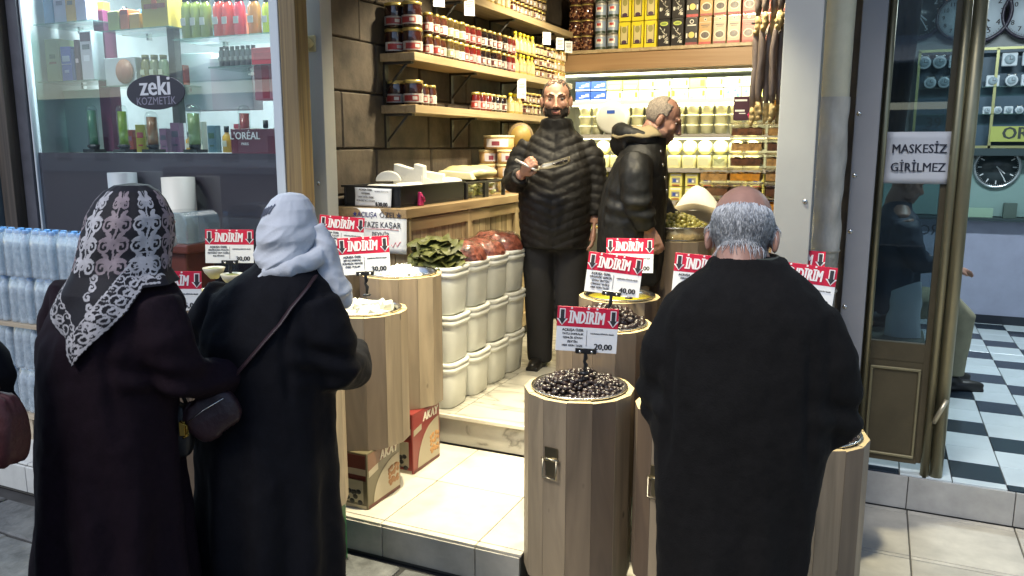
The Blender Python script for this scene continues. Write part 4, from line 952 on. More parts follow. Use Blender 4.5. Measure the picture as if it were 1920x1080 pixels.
# ------------------------------------------------------------------ lit cooler under the back shelf
CW = mat('cooler_white', (.62, .62, .57), .4)
co = thing('display_cooler', 'open lit cooler of dairy goods along the back wall', 'cooler', (-1.6, 7.42, .326))
b = MB(); b.box((0, .34, 1.03), (2.46, .03, 2.06)); b.box((-1.23, .05, 1.03), (.03, .62, 2.06)); b.box((1.23, .05, 1.03), (.03, .62, 2.06)); b.box((0, .05, .15), (2.43, .62, .3)); b.box((0, .05, 2.075), (2.43, .62, .03)); b.build('cabinet', CW, co)
CZ = [2.165, 1.862, 1.56, 1.27, .98]
for k, z in enumerate(CZ):
    b = MB(); b.box((0, .06, z-.326-.012), (2.42, .50, .02)); b.build('cooler_shelf', CW, co)
    MB().box((0, -.197, z-.326-.016), (2.42, .012, .036)).build('price_rail', mat('rail_grey', (.30, .28, .26), .35) if k else CW, co)
tube_lamp('cooler_lamp', 'long bright lamp strip under the brown shelf board', -1.6, 7.17, 2.395, 2.3, .05, 4.5, (.92, 1, .70), emis=7, tilt=radians(12))
tube_lamp('cooler_strip', 'lamp strip under the first cooler shelf', -1.6, 7.25, 2.13, 2.3, .03, 4, (1, .95, .58), emis=4, tilt=radians(12))
tube_lamp('cooler_strip', 'lamp strip under the second cooler shelf', -1.6, 7.25, 1.825, 2.3, .03, 4, (1, .95, .58), emis=4, tilt=radians(12))
def pack(name, cat, x, z, w, d, h, mm, extra, label, group=None, y=7.27):
    t = thing(name, label, cat, (x, y, z), 0, group)
    MB().box((0, d/2, h/2), (w, d, h)).build('carton', mm, t, bevel=.004)
    b = MB(); n = 0
    for (cx, cz, ww, hh, m) in extra: n += 1; b.box((cx*w, -.0006*n, cz*h), (ww*w, .0012, hh*h), m)
    b.build('printed_front', [mat('print_white2', (.7, .7, .68), .4), mat('print_blue', (.03, .07, .35), .4), mat('print_lime', (.25, .55, .05), .4), mat('print_teal', (.10, .45, .45), .4), mat('print_grey', (.25, .25, .22), .4), LR], t)
BLU = mat('pack_blue', (.035, .085, .38), .35); YLW = mat('pack_yellow', (.65, .62, .18), .4); WHT = mat('pack_white', (.55, .55, .51), .4)
eb = [(0, .12, .98, .12, 0), (.08, .55, .35, .18, 0), (.3, .62, .2, .3, 0), (-.1, .4, .3, .08, 0)]
n = 0
for zz, seq in ((2.168, 'bbwwwwgwwttyy'), (2.168+.093, 'bbyywwwlwwttyy')):
    for i, c in enumerate(seq):
        x = -2.62+i*.152+.05; lay = 'lower' if zz < 2.2 else 'upper'
        mm, ex, nm = dict(b=(BLU, eb, 'blue carton with white swirls'), w=(WHT, [(0, .8, .9, .04, 4), (.38, .55, .14, .5, 2), (-.3, .15, .25, .06, 4)], 'white carton with a lime leaf'), y=(YLW, [(0, .8, .8, .06, 0), (0, .3, .7, .3, 0)], 'pale yellow carton'), t=(WHT, [(-.25, .6, .12, .3, 3), (.15, .75, .15, .2, 3), (.32, .3, .12, .3, 3)], 'white carton with teal spots'), g=(WHT, [(-.4, .6, .16, .6, 2), (.3, .5, .1, .3, 4)], 'white carton with a big lime leaf'), l=(YLW, [(.3, .5, .25, .6, 2)], 'yellow carton with lime corner'))[c]
        pack('butter_carton', 'carton', x, zz, .147, .2, .088, mm, ex, '%s, %s from left, %s row, top cooler shelf' % (nm, nth(i), lay), 'cartons on the top cooler shelf')
TUBC = mat('tub_cream', (.66, .64, .42), .4); TUBL = mat('tub_lid', (.70, .68, .50), .35)
tb = thing('yoghurt_tub', 'x', 'tub', (0, 0, 0)); MB().lathe([(.046, 0), (.056, .07), (.058, .072)], 20).build('cup', TUBC, tb); MB().lathe([(.0595, .066), (.061, .07), (.061, .08), (.056, .083), (0, .083)], 20).build('lid', TUBL, tb)
first = True
for L in range(3):
    for i in range(13):
        lab = 'round cream tub, %s from left, layer %s, second cooler shelf' % (ORD[i], ('one', 'two', 'three')[L]); loc = (-2.55+i*.126, 7.30, 1.865+L*.086)
        if first: tb.location = loc; tb['label'] = lab; tb['group'] = 'cream tubs on the second cooler shelf'; first = False
        else: inst(tb, loc, 0, lab, 'cream tubs on the second cooler shelf')
ch = thing('cheese_round', 'x', 'cheese', (0, 0, 0))
MB().lathe([(.055, -.028), (.064, -.02), (.066, 0), (.064, .02), (.055, .028)], 24, T=Matrix.Rotation(pi/2, 4, 'X')).build('wheel', mat('cheese_round', (.64, .58, .26), .4), ch)
MB().box((0, -.0295, -.008), (.09, .002, .06)).build('label_band', mat('round_band', (.68, .66, .46), .4), ch)
sq = thing('cheese_brick', 'x', 'cheese', (0, 0, 0))
b = MB(); b.lathe([(.058, 0), (.062, .01), (.062, .10), (.056, .112), (0, .114)], 24, p=4.0); b.build('brick_body', mat('cheese_brick', (.66, .63, .36), .4), sq)
MB().box((0, -.0625, .055), (.09, .002, .06)).build('label_band', mat('round_band2', (.60, .62, .40), .4), sq)
for i in range(12):
    x = -2.50+i*.135
    l1 = 'round yellow cheese on edge, %s from left, third cooler shelf' % ORD[i]; l2 = 'squarish pale cheese, %s from left, third cooler shelf' % ORD[i]
    if i == 0: ch.location = (x, 7.30, 1.563+.115+.068); ch['label'] = l1; ch['group'] = 'round cheeses in the cooler'; sq.location = (x, 7.30, 1.563); sq['label'] = l2; sq['group'] = 'square cheeses in the cooler'
    else: inst(ch, (x, 7.30, 1.563+.115+.068), 0, l1); inst(sq, (x, 7.30, 1.563), 0, l2)
for z_, sh in ((1.272, 'fourth'), (.982, 'fifth')):
    for L in range(2):
        for i in range(12):
            pack('cheese_tin', 'tin', -2.52+i*.142, z_+L*.125, .115, .12, .12, YLW, [(0, .85, .8, .12, 0), (0, .45, .65, .42, 4), (-.1, .45, .25, .25, 1), (.12, .4, .16, .16, 0), (0, .1, .6, .08, 5)], 'yellow tin with blue picture, %s from left, layer %s, %s cooler shelf' % (ORD[i], ('one', 'two')[L], sh), 'picture tins in the cooler')
# tall white lidded tub standing between the two men
wt = thing('white_drum', 'big round white tub with a small blue label between the two shopkeepers', 'tub', (-2.27, 7.26, 1.866))
MB().lathe([(.13, -.09), (.15, -.08), (.155, 0), (.15, .06), (.12, .075), (0, .078)], 32, T=Matrix.Translation((0, .02, .15)) @ Matrix.Rotation(pi/2, 4, 'X')).build('drum_body', WHT, wt)
MB().box((0, -.065, .2), (.075, .004, .03)).build('blue_label', BLU, wt)
# ------------------------------------------------------------------ right side: dessert boxes, sack, sausages
rc = thing('side_counter', 'wooden side counter under the stacked dessert boxes', 'counter', (-.70, 5.75, .326))
MB().box((0, 0, .86), (.78, .95, .05)).build('counter_top', BOARD, rc, bevel=.004)
MB().box((0, .01, .42), (.72, .9, .83)).build('carcass', mat('carcass_brown', (.2, .12, .05), .6), rc)
for k in range(8): put('plank', PF, rc, (-.345+k*.098, -.452, .44), (0, 0, 0))
CLB = glass('box_plastic', (.96, .95, .92), 1.4, rough=.06)
def dbox(loc, w, col, label):
    t = thing('dessert_box', label, 'box', loc, rnd.uniform(-.06, .06), 'clear boxes of desserts stacked by the right wall'); d, h = .15, .094
    b = MB(); q = random.Random(int(loc[2]*1000+loc[0]*77))
    def top(u, v): return ((u-.5)*w*.93, (v-.5)*d*.92, .052+.014*noise.noise(Vector((u*9, v*7, loc[2]*9)))+.006*noise.noise(Vector((u*25, v*22, loc[2]))))
    b.grid(top, 14, 9); b.box((0, 0, .026), (w*.93, d*.92, .045)); b.build('dessert', col, t)
    b = MB(); b.box((0, 0, .038), (w, d, .070)); b.build('clear_box', CLB, t, bevel=.008, seg=2)
    b = MB(); b.box((0, 0, .082), (w+.012, d+.012, .014)); b.build('clear_lid', glass('lid_plastic', (.85, .80, .66), 2.2, .18, (.75, .68, .5), .1), t, bevel=.004)
HC = [mat('dessert_honey', (.50, .22, .02), .3, nz=.4, nscale=30, bump=.4), mat('dessert_fig', (.11, .045, .018), .3, nz=.6, nscale=30, bump=.5), mat('dessert_nut', (.34, .20, .07), .4, nz=.5, nscale=40, bump=.5)]
for nm, x, y, w, n, pat in (('front', -.795, 5.50, .20, 7, '0110121'), ('left', -.985, 5.46, .185, 4, '1012'), ('left front', -.93, 5.62, .18, 3, '210'), ('right', -.575, 5.52, .19, 8, '20122121'), ('back', -.60, 5.80, .19, 9, '120201210')):
    for k in range(n):
        dbox((x, y, 1.237+k*.097), w, HC[int(pat[k])], '%s box from the counter in the %s stack of clear dessert boxes' % (ORD[k], nm))
pb = thing('maroon_carton', 'maroon carton with a pink flower on the front dessert stack', 'carton', (-.80, 5.48, 1.237+7*.097+.004), .05)
MB().box((0, 0, .075), (.17, .14, .15)).build('carton', mat('carton_maroon', (.055, .018, .03), .4), pb, bevel=.003)
b = MB(); b.box((-.04, -.0712, .125), (.075, .001, .012)); b.box((-.045, -.0712, .06), (.06, .001, .012)); b.box((-.03, -.0712, .043), (.04, .001, .006))
for k in range(6): b.ell((.022+.012*cos(k), -.0715, .03+.012*sin(k)), (.009, .001, .009), 1, 7, 5)
b.build('printed_front', [mat('print_white2', (.7, .7, .68), .4), mat('print_pink', (.5, .03, .12), .4)], pb)
gb = thing('glass_bowl', 'small clear glass bowl on the left dessert stack', 'bowl', (-.96, 5.42, 1.237+4*.097+.003))
MB().lathe([(.045, 0), (.055, .05), (.06, .09), (.057, .09), (.051, .05), (0, .01)], 20).build('bowl', glass('bowl_glass', (.9, .92, .88), 1.4), gb)
sk = thing('flour_sack', 'open paper sack filled with white powder behind the green olives', 'sack', (-1.03, 5.12, .33))
def sackfn(u, v):
    a = 2*pi*u; ca, sa = cos(a), sin(a); q = (abs(ca)**4+abs(sa)**4)**-.25; r = .145+.012*noise.noise(Vector((ca*2, sa*2, v*6)))+(.012*sin(v*60) if v > .8 else 0)
    return (r*q*ca*1.0, r*q*sa*.8, v*1.06+.015*sin(3*a)*v)
b = MB(); b.grid(sackfn, 32, 40, closed=True); b.build('paper_sack', mat('sack_paper', (.50, .42, .26), .7, nz=.12, bump=.5, bscale=9), sk)
def powfn(u, v):
    a = 2*pi*u; r = .15*v; return (r*cos(a), r*sin(a)*.85, 1.03+.15*(1-v**1.7)+.012*noise.noise(Vector((r*cos(a)*18, r*sin(a)*18, 1))))
b = MB(); b.grid(powfn, 28, 12, closed=True); b.build('white_powder', mat('white_powder', (.80, .78, .70), .8, bump=.2, bscale=50), sk)
rl = thing('hook_rail', 'black iron rail with curled hooks holding dried sausages', 'rail', tuple(aty(1450, 42, 4.95)))
b = MB(); b.tube([(-.12, 0, .0), (.14, 0, .005)], .006, 8)
for hx in (-.06, .0): b.tube([(hx, 0, 0), (hx-.004, -.02, -.03), (hx+.004, -.03, -.075), (hx+.022, -.03, -.085), (hx+.03, -.03, -.06)], .004, 6)
b.tube([(.02, -.01, .0), (.08, -.02, -.05), (.12, -.02, -.085)], .005, 6); b.build('rail_bar', BRK, rl)
SAUS = mat('dried_sausage', (.24, .19, .165), .3, nz=.45, nscale=9, bump=.6, bscale=30, stretch=(1, 1, .3), rnd=.2); TIPS = mat('sausage_tip', (.50, .38, .17), .6, nz=.4, bump=.5)
rp = rl.location
for tier, n, z1, ln in (('upper', 5, rp.z+.42, .38), ('lower', 6, rp.z-.015, .44)):
    for k in range(n):
        x = rp.x-.085+k*(.175/(n-1)); yy = rp.y-.03-.03*(k % 2); L = ln*rnd.uniform(.94, 1.04); sd_ = rnd.uniform(0, 9)
        t = thing('dried_sausage', '%s grey brown dried sausage from the left in the %s hanging bunch' % (ORD[k], tier), 'sausage', (x, yy, z1), 0, 'dried sausages hanging by the grey post')
        pts = [(.004*sin(sd_+s*.8), .004*cos(sd_+s), -L*s/8) for s in range(9)]
        MB().tube(pts, [.007, .017, .021, .022, .020, .0225, .022, .020, .014], 10).build('skin', SAUS, t)
        b = MB(); b.tube([pts[-1], (pts[-1][0]+.004, -.004, -L-.06), (pts[-1][0]-.006, -.008, -L-.11)], [.014, .019, .008], 8)
        for j in range(3): b.ell((pts[-1][0]+rnd.uniform(-.014, .014), -.012, -L-.03-j*.03), (.014, .012, .017), 0, 8, 6)
        b.build('tied_end', TIPS, t)

# ------------------------------------------------------------------ cosmetics shop window
SG = glass('window_glass', (.93, .96, .95), 1.6, rough=.004)
DG = glass('dark_film', (.42, .42, .46), 1.6, .58, (.060, .058, .074), rough=.03)
sw = thing('shop_window', 'large cosmetics shop window with its lower half covered in dark film', 'window', (-3.95, 3.5, .15))
MB().box((0, 0, 2.25), (1.98, .008, 1.36)).build('upper_pane', SG, sw)
MB().box((0, 0, .785), (1.98, .008, 1.56)).build('lower_pane', DG, sw)
for x0, x1 in ((-1.0, -.985), (.965, 1.025)): MB().box(((x0+x1)/2, .0, 1.47), (x1-x0, .05, 2.95)).build('frame_upright', mat('frame_pale', (.50, .55, .60), .4), sw, bevel=.003)
os_ = thing('oval_sign', 'dark oval sticker reading zeki on the shop window', 'sign', (-3.858, 3.493, 2.062))
b = MB(); b.lathe([(0, 0), (.232, 0), (.232, .002), (0, .002)], 48, sx=1, sy=.425, T=Matrix.Rotation(pi/2, 4, 'X')); b.build('plate', mat('oval_plum', (.075, .07, .095), .4), os_)
b = MB(); b.lathe([(.226, 0), (.232, 0), (.232, .001), (.226, .001)], 48, sx=1, sy=.425, T=Matrix.Translation((0, -.002, 0)) @ Matrix.Rotation(pi/2, 4, 'X')); b.build('dark_border', mat('oval_edge', (.02, .018, .03), .4), os_)
b = MB(); b.text('zeki', .155, (0, -.0028, .032), 0, 0, .02, 1.0); b.build('shop_name', mat('oval_white', (.55, .56, .60), .5), os_)
b = MB(); b.text('KOZMETİK', .062, (.0, -.0028, -.05), 0, 0, 0, 1.0); b.build('shop_trade', mat('oval_grey', (.20, .19, .25), .5), os_)
GS = glass('shelf_glass', (.70, .88, .82), 1.2, .15, (.25, .42, .38))
def gshelf(u0, v0, u1, v1, y0, y1, label):
    p, q_ = aty(u0, v0, y0), aty(u1, v1, y0); z = (p.z+q_.z)/2
    t = thing('glass_shelf', label, 'shelf', ((p.x+q_.x)/2, (y0+y1)/2, z), 0, 'glass shelves in the cosmetics window')
    MB().box((0, 0, -.004), (q_.x-p.x, y1-y0, .008)).build('glass_sheet', GS, t)
    for sx in (-1, 1): MB().box((sx*(q_.x-p.x)*.35, (y1-y0)/2-.01, -.02), (.02, .03, .02)).build('bracket', STEEL, t)
    return z
zA = gshelf(62, 42, 172, 40, 3.66, 3.95, 'glass shelf at the upper left holding pastel boxes')
zB = gshelf(70, 152, 180, 150, 3.66, 3.95, 'glass shelf at the left holding the green and blue boxes')
zC = gshelf(190, 54, 316, 52, 3.70, 4.0, 'glass shelf holding orange and yellow boxes')
zD = gshelf(322, 68, 522, 65, 3.66, 3.98, 'glass shelf holding a row of bright shampoo bottles')
zE = gshelf(190, 160, 316, 158, 3.72, 4.0, 'glass shelf behind the oval sign')
zF = gshelf(390, 122, 524, 122, 3.70, 3.98, 'glass shelf holding small grey bottles and a red carton')
def sbox(u0, u1, vtop, z, hexc, label, y=3.74, d=.09, stripes=(), name='product_box'):
    p, q_ = aty(u0, vtop, y), aty(u1, vtop, y); w = q_.x-p.x; h = max(.05, p.z-z)
    t = thing(name, label, 'box', ((p.x+q_.x)/2, y+d/2, z), rnd.uniform(-.08, .08))
    MB().box((0, 0, h/2), (w, d, h)).build('carton', colm(hexc), t, bevel=.003)
    if stripes:
        b = MB(); ms = []
        for k, (cz, hh, ww, hx_) in enumerate(stripes): b.box((0, -d/2-.0008, cz*h), (w*ww, .0014, hh*h), k); ms.append(colm(hx_))
        b.build('printed_front', ms, t)
sbox(77, 96, -20, zA, '#2e6c9c', 'blue box at the left of the upper glass shelf')
sbox(97, 118, -20, zA, '#a9a3bb', 'lilac box beside the blue box on the upper glass shelf', stripes=((.6, .12, .5, '#574f6b'),))
sbox(119, 137, -20, zA, '#b98634', 'orange box on the upper left glass shelf', stripes=((.6, .12, .5, '#4a3d30'),))
sbox(138, 157, -20, zA, '#9a90a6', 'greyish lilac box right of the orange box')
sbox(82, 106, 74, zB, '#a7ab82', 'pale green box with a brown leaf mark', stripes=((.6, .1, .4, '#5d6b4a'), (.45, .05, .5, '#8a4a2a')), d=.14)
sbox(112, 130, 88, zB, '#4f5bb5', 'blue violet box with white letters', stripes=((.66, .16, .7, '#c9cbe0'), (.5, .02, .9, '#ccccdd'), (.3, .08, .4, '#b9bbe0')))
sbox(131, 137, 92, zB, '#3a4a86', 'narrow navy box beside the blue violet box')
sbox(137, 146, 75, zB, '#4a2036', 'dark plum box half behind the tall white box', stripes=((.5, .1, .6, '#c9b3bb'),))
sbox(147, 170, 59, zB, '#b8b6bf', 'tall white box with a plum top', stripes=((.88, .18, .85, '#45203a'), (.68, .1, .6, '#555a60'), (.45, .12, .5, '#d5d5dd')), y=3.70)
sbox(172, 192, 20, 1.72, '#6a2a4a', 'tall magenta panel standing between the glass shelves', name='magenta_panel', y=3.86)
sbox(262, 312, -20, zC, '#a8923a', 'mustard yellow box at the right of its glass shelf', stripes=((.55, .12, .8, '#8b4a2a'), (.62, .3, .2, '#c8683a')), d=.12)
sbox(200, 222, 22, zC, '#8a8a50', 'olive box on the glass shelf left of the mustard box')
sbox(223, 240, 18, zC, '#b0603c', 'terracotta box between the olive and mustard boxes', stripes=((.85, .2, .9, '#8a4034'),))
sbox(241, 260, 26, zC, '#b58a44', 'tan box touching the mustard box')
sbox(195, 252, 110, zE, '#c3c9cc', 'white box with a round copper emblem', stripes=((.5, .6, .16, '#9a8a80'),), d=.12)
b = MB(); p = aty(234, 134, 3.735); t = thing('copper_disc', 'round copper coloured disc leaning on the white box', 'disc', tuple(p))
b.lathe([(0, 0), (.075, 0), (.075, .006), (0, .006)], 28, T=Matrix.Rotation(pi/2, 4, 'X')); b.build('disc', colm('#a9705c', .4), t)
def gel(u, vtop, z, hexc, w, label, y=3.74, cap='#14161a', lab='#b9b6b0', capt=True):
    p = aty(u, vtop, y); h = max(.12, p.z-z)
    t = thing('lotion_bottle', label, 'bottle', (p.x, y+.04, z), 0, 'lotion bottles in the cosmetics window'); r = w/2
    MB().lathe([(r*.95, 0), (r, .008), (r, h*.72), (r*.72, h*.84), (r*.5, h*.88)], 16, sy=.75).build('bottle_body', glass('gel_'+hexc, lin(hexc), 1.3, .55, lin(hexc)), t)
    if capt: MB().lathe([(r*.6, h*.87), (r*.62, h), (0, h)], 14).build('cap', colm(cap), t)
    MB().box((-.005, -r*.75-.001, h*.42), (r*.95, .003, h*.17)).build('paper_label', colm(lab), t)
for k, (u, hx_) in enumerate(((338, '#8f9a3c'), (356, '#97a23e'), (374, '#8d9838'))): gel(u, -10, zD, hx_, .078, '%s of the olive green lotion bottles on the bottle shelf' % ORD[k])
for k, (u, hx_) in enumerate(((399, '#d8472e'), (416, '#e0452c'), (438, '#e03a44'))): gel(u, -10, zD, hx_, .078, '%s of the red lotion bottles on the bottle shelf' % ORD[k])
gel(466, -10, zD, '#d08a2c', .085, 'orange yellow lotion bottle between the red and yellow ones')
for k, u in enumerate((492, 510)): gel(u, -8, zD, '#d9e01e', .075, '%s neon yellow lotion bottle next to the window frame' % ('first' if k == 0 else 'second'))
for k, u in enumerate((262, 279, 296)): gel(u, 102, zE, ('#a6a13e', '#9aa66a', '#93b07a')[k], .07, ('mustard', 'grey green', 'pale green')[k]+' lotion bottle behind the oval sign', cap='#7a7a4a', lab='#c5cdb0')
for k in range(7): gel(406+k*10, 90+k, zF, '#6f7274', .04, '%s small grey bottle from the left beside the red carton' % ORD[k], cap='#55585a', lab='#8a8c8c')
sbox(470, 521, 90, zF, '#c93a48', 'bright red carton next to the window frame', stripes=((.5, .4, .8, '#a82838'),), d=.12)
sbox(330, 392, 102, 1.98, '#c9cbd2', 'large pale block imitating a reflected building, behind the dark post', y=3.98, name='reflection_block')  # this and the next pale block imitate a building reflected in the window
sbox(393, 470, 110, 1.98, '#c6bcc6', 'large pinkish white block imitating a reflected building, under the small bottles', y=3.98, name='reflection_block')
sbox(474, 521, 122, 2.03, '#d8788c', 'pink and red carton low beside the frame', y=3.9, stripes=((.5, .9, .3, '#c8304a'),))
p = aty(318, 100, 3.80); MB().box((0, 0, 0), (.055, .05, 1.1)).build('dark_upright', mat('dark_upright', (.05, .052, .05), .5), None, (p.x, 3.84, 2.45)); tag(bpy.data.objects['dark_upright'], 'dark upright post between the two sets of glass shelves', 'post')
ZW = 1.715
cbn = thing('window_shelf', 'wide pale shelf of the cosmetics window behind the dark film edge', 'shelf', (-3.95, 3.80, ZW)); MB().box((0, 0, -.02), (1.9, .44, .03)).build('board', mat('pale_board', (.5, .52, .52), .5), cbn)
sbox(72, 190, 172, ZW, '#cfdcd6', 'pale green equipment panel with a small screen', y=3.88, d=.06, name='equipment_panel')
p = aty(90, 203, 3.875); t = thing('small_screen', 'small dark square screen on the pale green panel', 'screen', (p.x, 3.87, p.z)); MB().box((0, 0, 0), (.145, .012, .135)).build('bezel', colm('#7d8a84'), t); MB().box((0, -.007, 0), (.115, .004, .10)).build('glass_face', colm('#2b332f', .2), t)
TBG = lambda h: glass('tube_'+h, lin(h), 1.3, .6, lin(h))
def tester(u, vt, hexc, h0, label, r=.034):
    p = aty(u, vt, 3.76); h = p.z-ZW
    t = thing('perfume_tube', label, 'dispenser', (p.x, 3.78, ZW), 0, 'clear dispensing tubes on black stands')
    b = MB(); b.box((0, 0, .01), (.11, .09, .02)); b.tube([(0, 0, .02), (0, 0, .05)], [.03, .036], 14); b.tube([(0, -.03, .03), (.03, -.07, .04)], .008, 6); b.build('black_stand', BLACK, t)
    MB().lathe([(r*.8, .05), (r*.8, h*h0)], 20).build('liquid', TBG(hexc), t)
    MB().lathe([(r, .05), (r, h-.03), (r*.7, h-.008), (0, h)], 20).build('clear_tube', glass('tube_clear', (.93, .96, .95), 1.5), t)
tester(165, 196, '#5fa57d', .88, 'clear tube of green liquid at the left of the window')
tester(222, 196, '#b4d22a', .86, 'clear tube of bright yellow green liquid')
tester(278, 208, '#b8743c', .86, 'clear tube of copper coloured liquid under the oval sign', .04)
tester(356, 194, '#a9b87a', .8, 'clear tube of pale greenish liquid right of the oval sign', .045)
tester(452, 196, '#c84a48', .82, 'clear tube of red liquid above the maroon display', .036)
lo = thing('display_stand', 'translucent maroon cosmetics display with white lettering', 'display', tuple(aty(474, 270, 3.66)))
MB().box((0, .04, 0), (.33, .08, .175)).build('block', glass('maroon_acrylic', (.5, .2, .25), 1.3, .7, (.14, .03, .055)), lo, bevel=.003)
b = MB(); b.text("L'ORÉAL", .060, (-.055, -.003, .045), 0, 0, .015, 1.0); b.text('PARIS', .022, (-.055, -.003, .0)); b.build('lettering', mat('oval_white2', (.7, .7, .72), .5), lo)
# smaller goods filling the gaps on the glass shelves and along the window shelf
q = random.Random(77); HX = ['#b8863a', '#8f3b2c', '#c9c2b4', '#5c7a8c', '#a8a04a', '#c46a4a', '#7d5a78', '#d8d4c8', '#3f5e46', '#b04a5a', '#d9a24a', '#4a4a5c']
CN = ['mustard', 'brick red', 'off white', 'slate blue', 'olive yellow', 'orange', 'mauve', 'ivory', 'dark green', 'rose', 'amber', 'ink grey']
for zz, xs, yy, nm, hh in ((zD, [-3.92+k*.083 for k in range(10)], 3.89, 'behind the lotion bottles', .17), (zE, [-4.60+k*.075 for k in range(8)], 3.92, 'on the shelf behind the oval sign', .15), (zA, [-5.06+k*.085 for k in range(5)], 3.90, 'behind the pastel boxes', .2), (zB, [-5.10+k*.085 for k in range(5)], 3.91, 'behind the green and blue boxes', .19), (zC, [-4.55+k*.08 for k in range(7)], 3.92, 'behind the orange boxes', .18), (ZW, [-4.70+k*.105 for k in range(15)], 3.93, 'on the window shelf behind the clear tubes', .19)):
    for k, x in enumerate(xs):
        c = q.randrange(len(HX)); w_, h_ = q.uniform(.045, .068), hh*q.uniform(.65, 1.05)
        t = thing('product_box' if k % 3 else 'lotion_bottle', '%s small %s %s from the left %s' % (CN[c], 'box' if k % 3 else 'bottle', ORD[k], nm), 'box' if k % 3 else 'bottle', (x, yy, zz), q.uniform(-.2, .2))
        if k % 3:
            MB().box((0, 0, h_/2), (w_, .05, h_)).build('carton', colm(HX[c]), t, bevel=.002)
            b = MB(); b.box((0, -.0258, h_*.62), (w_*.7, .001, h_*.2)); b.box((0, -.0258, h_*.25), (w_*.5, .001, h_*.06)); b.build('printed_front', colm(HX[(c+5) % 12]), t)
        else:
            MB().lathe([(w_*.5, 0), (w_*.5, h_*.6), (w_*.22, h_*.72), (w_*.22, h_*.78)], 14).build('bottle_body', colm(HX[c], .25), t); MB().lathe([(w_*.27, h_*.77), (w_*.27, h_), (0, h_)], 12).build('cap', colm('#14161a'), t)
            MB().box((0, -w_*.5-.0005, h_*.34), (w_*.5, .002, h_*.22)).build('paper_label', colm('#c9c2b4'), t)
# red block added behind the film to imitate the panel's red reflection
sb_ = thing('red_reflection_block', 'glossy red block added behind the dark film to imitate a red reflection', 'bench', (-4.0, 4.25, .15))
MB().box((0, 0, 1.30), (1.05, .34, .34)).build('upper_block', mat('red_reflection', (.42, .03, .06), .25), sb_, bevel=.05, seg=3)
MB().box((0, 0, .55), (1.05, .40, .9)).build('base', mat('red_reflection', (.30, .02, .04), .25), sb_, bevel=.03, seg=2)
# clear dome dispenser on a brown stand, in front of the window
dm = thing('drinks_dispenser', 'clear rounded container on a red brown stand before the window', 'dispenser', (-3.40, 3.20, .152))
MB().box((0, 0, .54), (.21, .20, 1.02)).build('brown_stand', mat('brown_leather', (.115, .03, .02), .4, nz=.15), dm, bevel=.012, seg=2)
MB().box((0, 0, 1.07), (.30, .26, .05)).build('lower_tray', mat('brown_leather', (.115, .03, .02), .4), dm, bevel=.012, seg=2)
pr_ = [(-.145, 0), (.145, 0), (.145, .10), (.135, .14), (.10, .165), (-.10, .165), (-.135, .14), (-.145, .10)]
b = MB(); b.prism(pr_, -.12, .12, 0); b.build('clear_container', glass('smoke_acrylic', (.72, .80, .82), 1.8, .30, (.30, .36, .38)), dm, loc=(0, 0, 1.096), bevel=.006)
MB().box((.0, -.1215, .14), (.03, .003, .035)).build('dark_tab', BLACK, dm, loc=(0, 0, 1.096))
for k, (u0, u1, hh) in enumerate(((222, 258, 1.6), (322, 366, 1.58))):
    a, c = aty(u0, 330, 3.44), aty(u1, 330, 3.44); t = thing('paper_roll', 'tall pale grey roll standing before the dark film, '+('behind the patterned scarf' if k == 0 else 'above the clear container'), 'roll', ((a.x+c.x)/2, 3.40, .152), 0)
    MB().lathe([((c.x-a.x)/2, 0), ((c.x-a.x)/2, hh-.152), ((c.x-a.x)*.15, hh-.15), (0, hh-.16)], 28).build('roll_body', mat('pale_roll%d' % k, ((.30, .32, .34), (.48, .45, .40))[k], .5), t)

# ------------------------------------------------------------------ bottled water
WB = glass('water_bottle', (.86, .93, .97), 1.8, .52, (.76, .86, .93), .06, .16)
SF = glass('shrink_film', (.96, .98, 1), 2.4, .20, (.78, .86, .92), .12, .10)
BC = mat('bottle_cap', (.10, .30, .62), .4)
def wbottle(seed):
    b = MB(); pr = [(.028, 0), (.0325, .008)]
    for k in range(5): pr += [(.0325, .02+k*.017), (.030, .028+k*.017)]
    pr += [(.0325, .115), (.0325, .165), (.027, .195), (.015, .215), (.0125, .222), (.0125, .232)]
    b.lathe(pr, 14); return b.mesh('bottle', WB)
WBM = wbottle(1); WCM = MB().lathe([(.0145, .226), (.0155, .229), (.0155, .243), (.013, .246), (0, .246)], 12).mesh('cap', BC)
wp = thing('water_pack', 'x', 'water pack', (0, 0, 0), 0, 'shrink wrapped packs of water bottles')
for i in range(3):
    for j in range(2):
        o = put('bottle', WBM, wp, ((i-1)*.067, (j-.5)*.067, 0)); put('cap', WCM, o)
def filmfn(u, v):
    a = 2*pi*u; ca, sa = cos(a), sin(a); q = (abs(ca)**6+abs(sa)**6)**(-1/6); z = .001+.246*v; sh = 1 if v < .68 else 1-.28*((v-.68)/.32)**1.5
    r = 1+.012*noise.noise(Vector((ca*4, sa*4, v*7)))
    return (.1035*q*ca*r*(.6+.4*sh), .070*q*sa*r*sh, z)
b = MB(); b.grid(filmfn, 44, 14, closed=True); b.build('film', SF, wp)
wn_ = 0
ZL = (.295, .545, .805, 1.06)
for L in range(4):
    for i in range(5):
        for r2 in range(1 if i < 3 else 1):
            x = -4.62+i*.212; loc = (x, 2.84, ZL[L])
            lab = '%s pack of water bottles from the left in the %s layer at the left edge' % (ORD[i], ('bottom', 'second', 'third', 'top')[L])
            if wn_ == 0: wp.location = loc; wp['label'] = lab
            else: inst(wp, loc, rnd.uniform(-.04, .04), lab, scale=(1, 1, 1.03))
            wn_ += 1
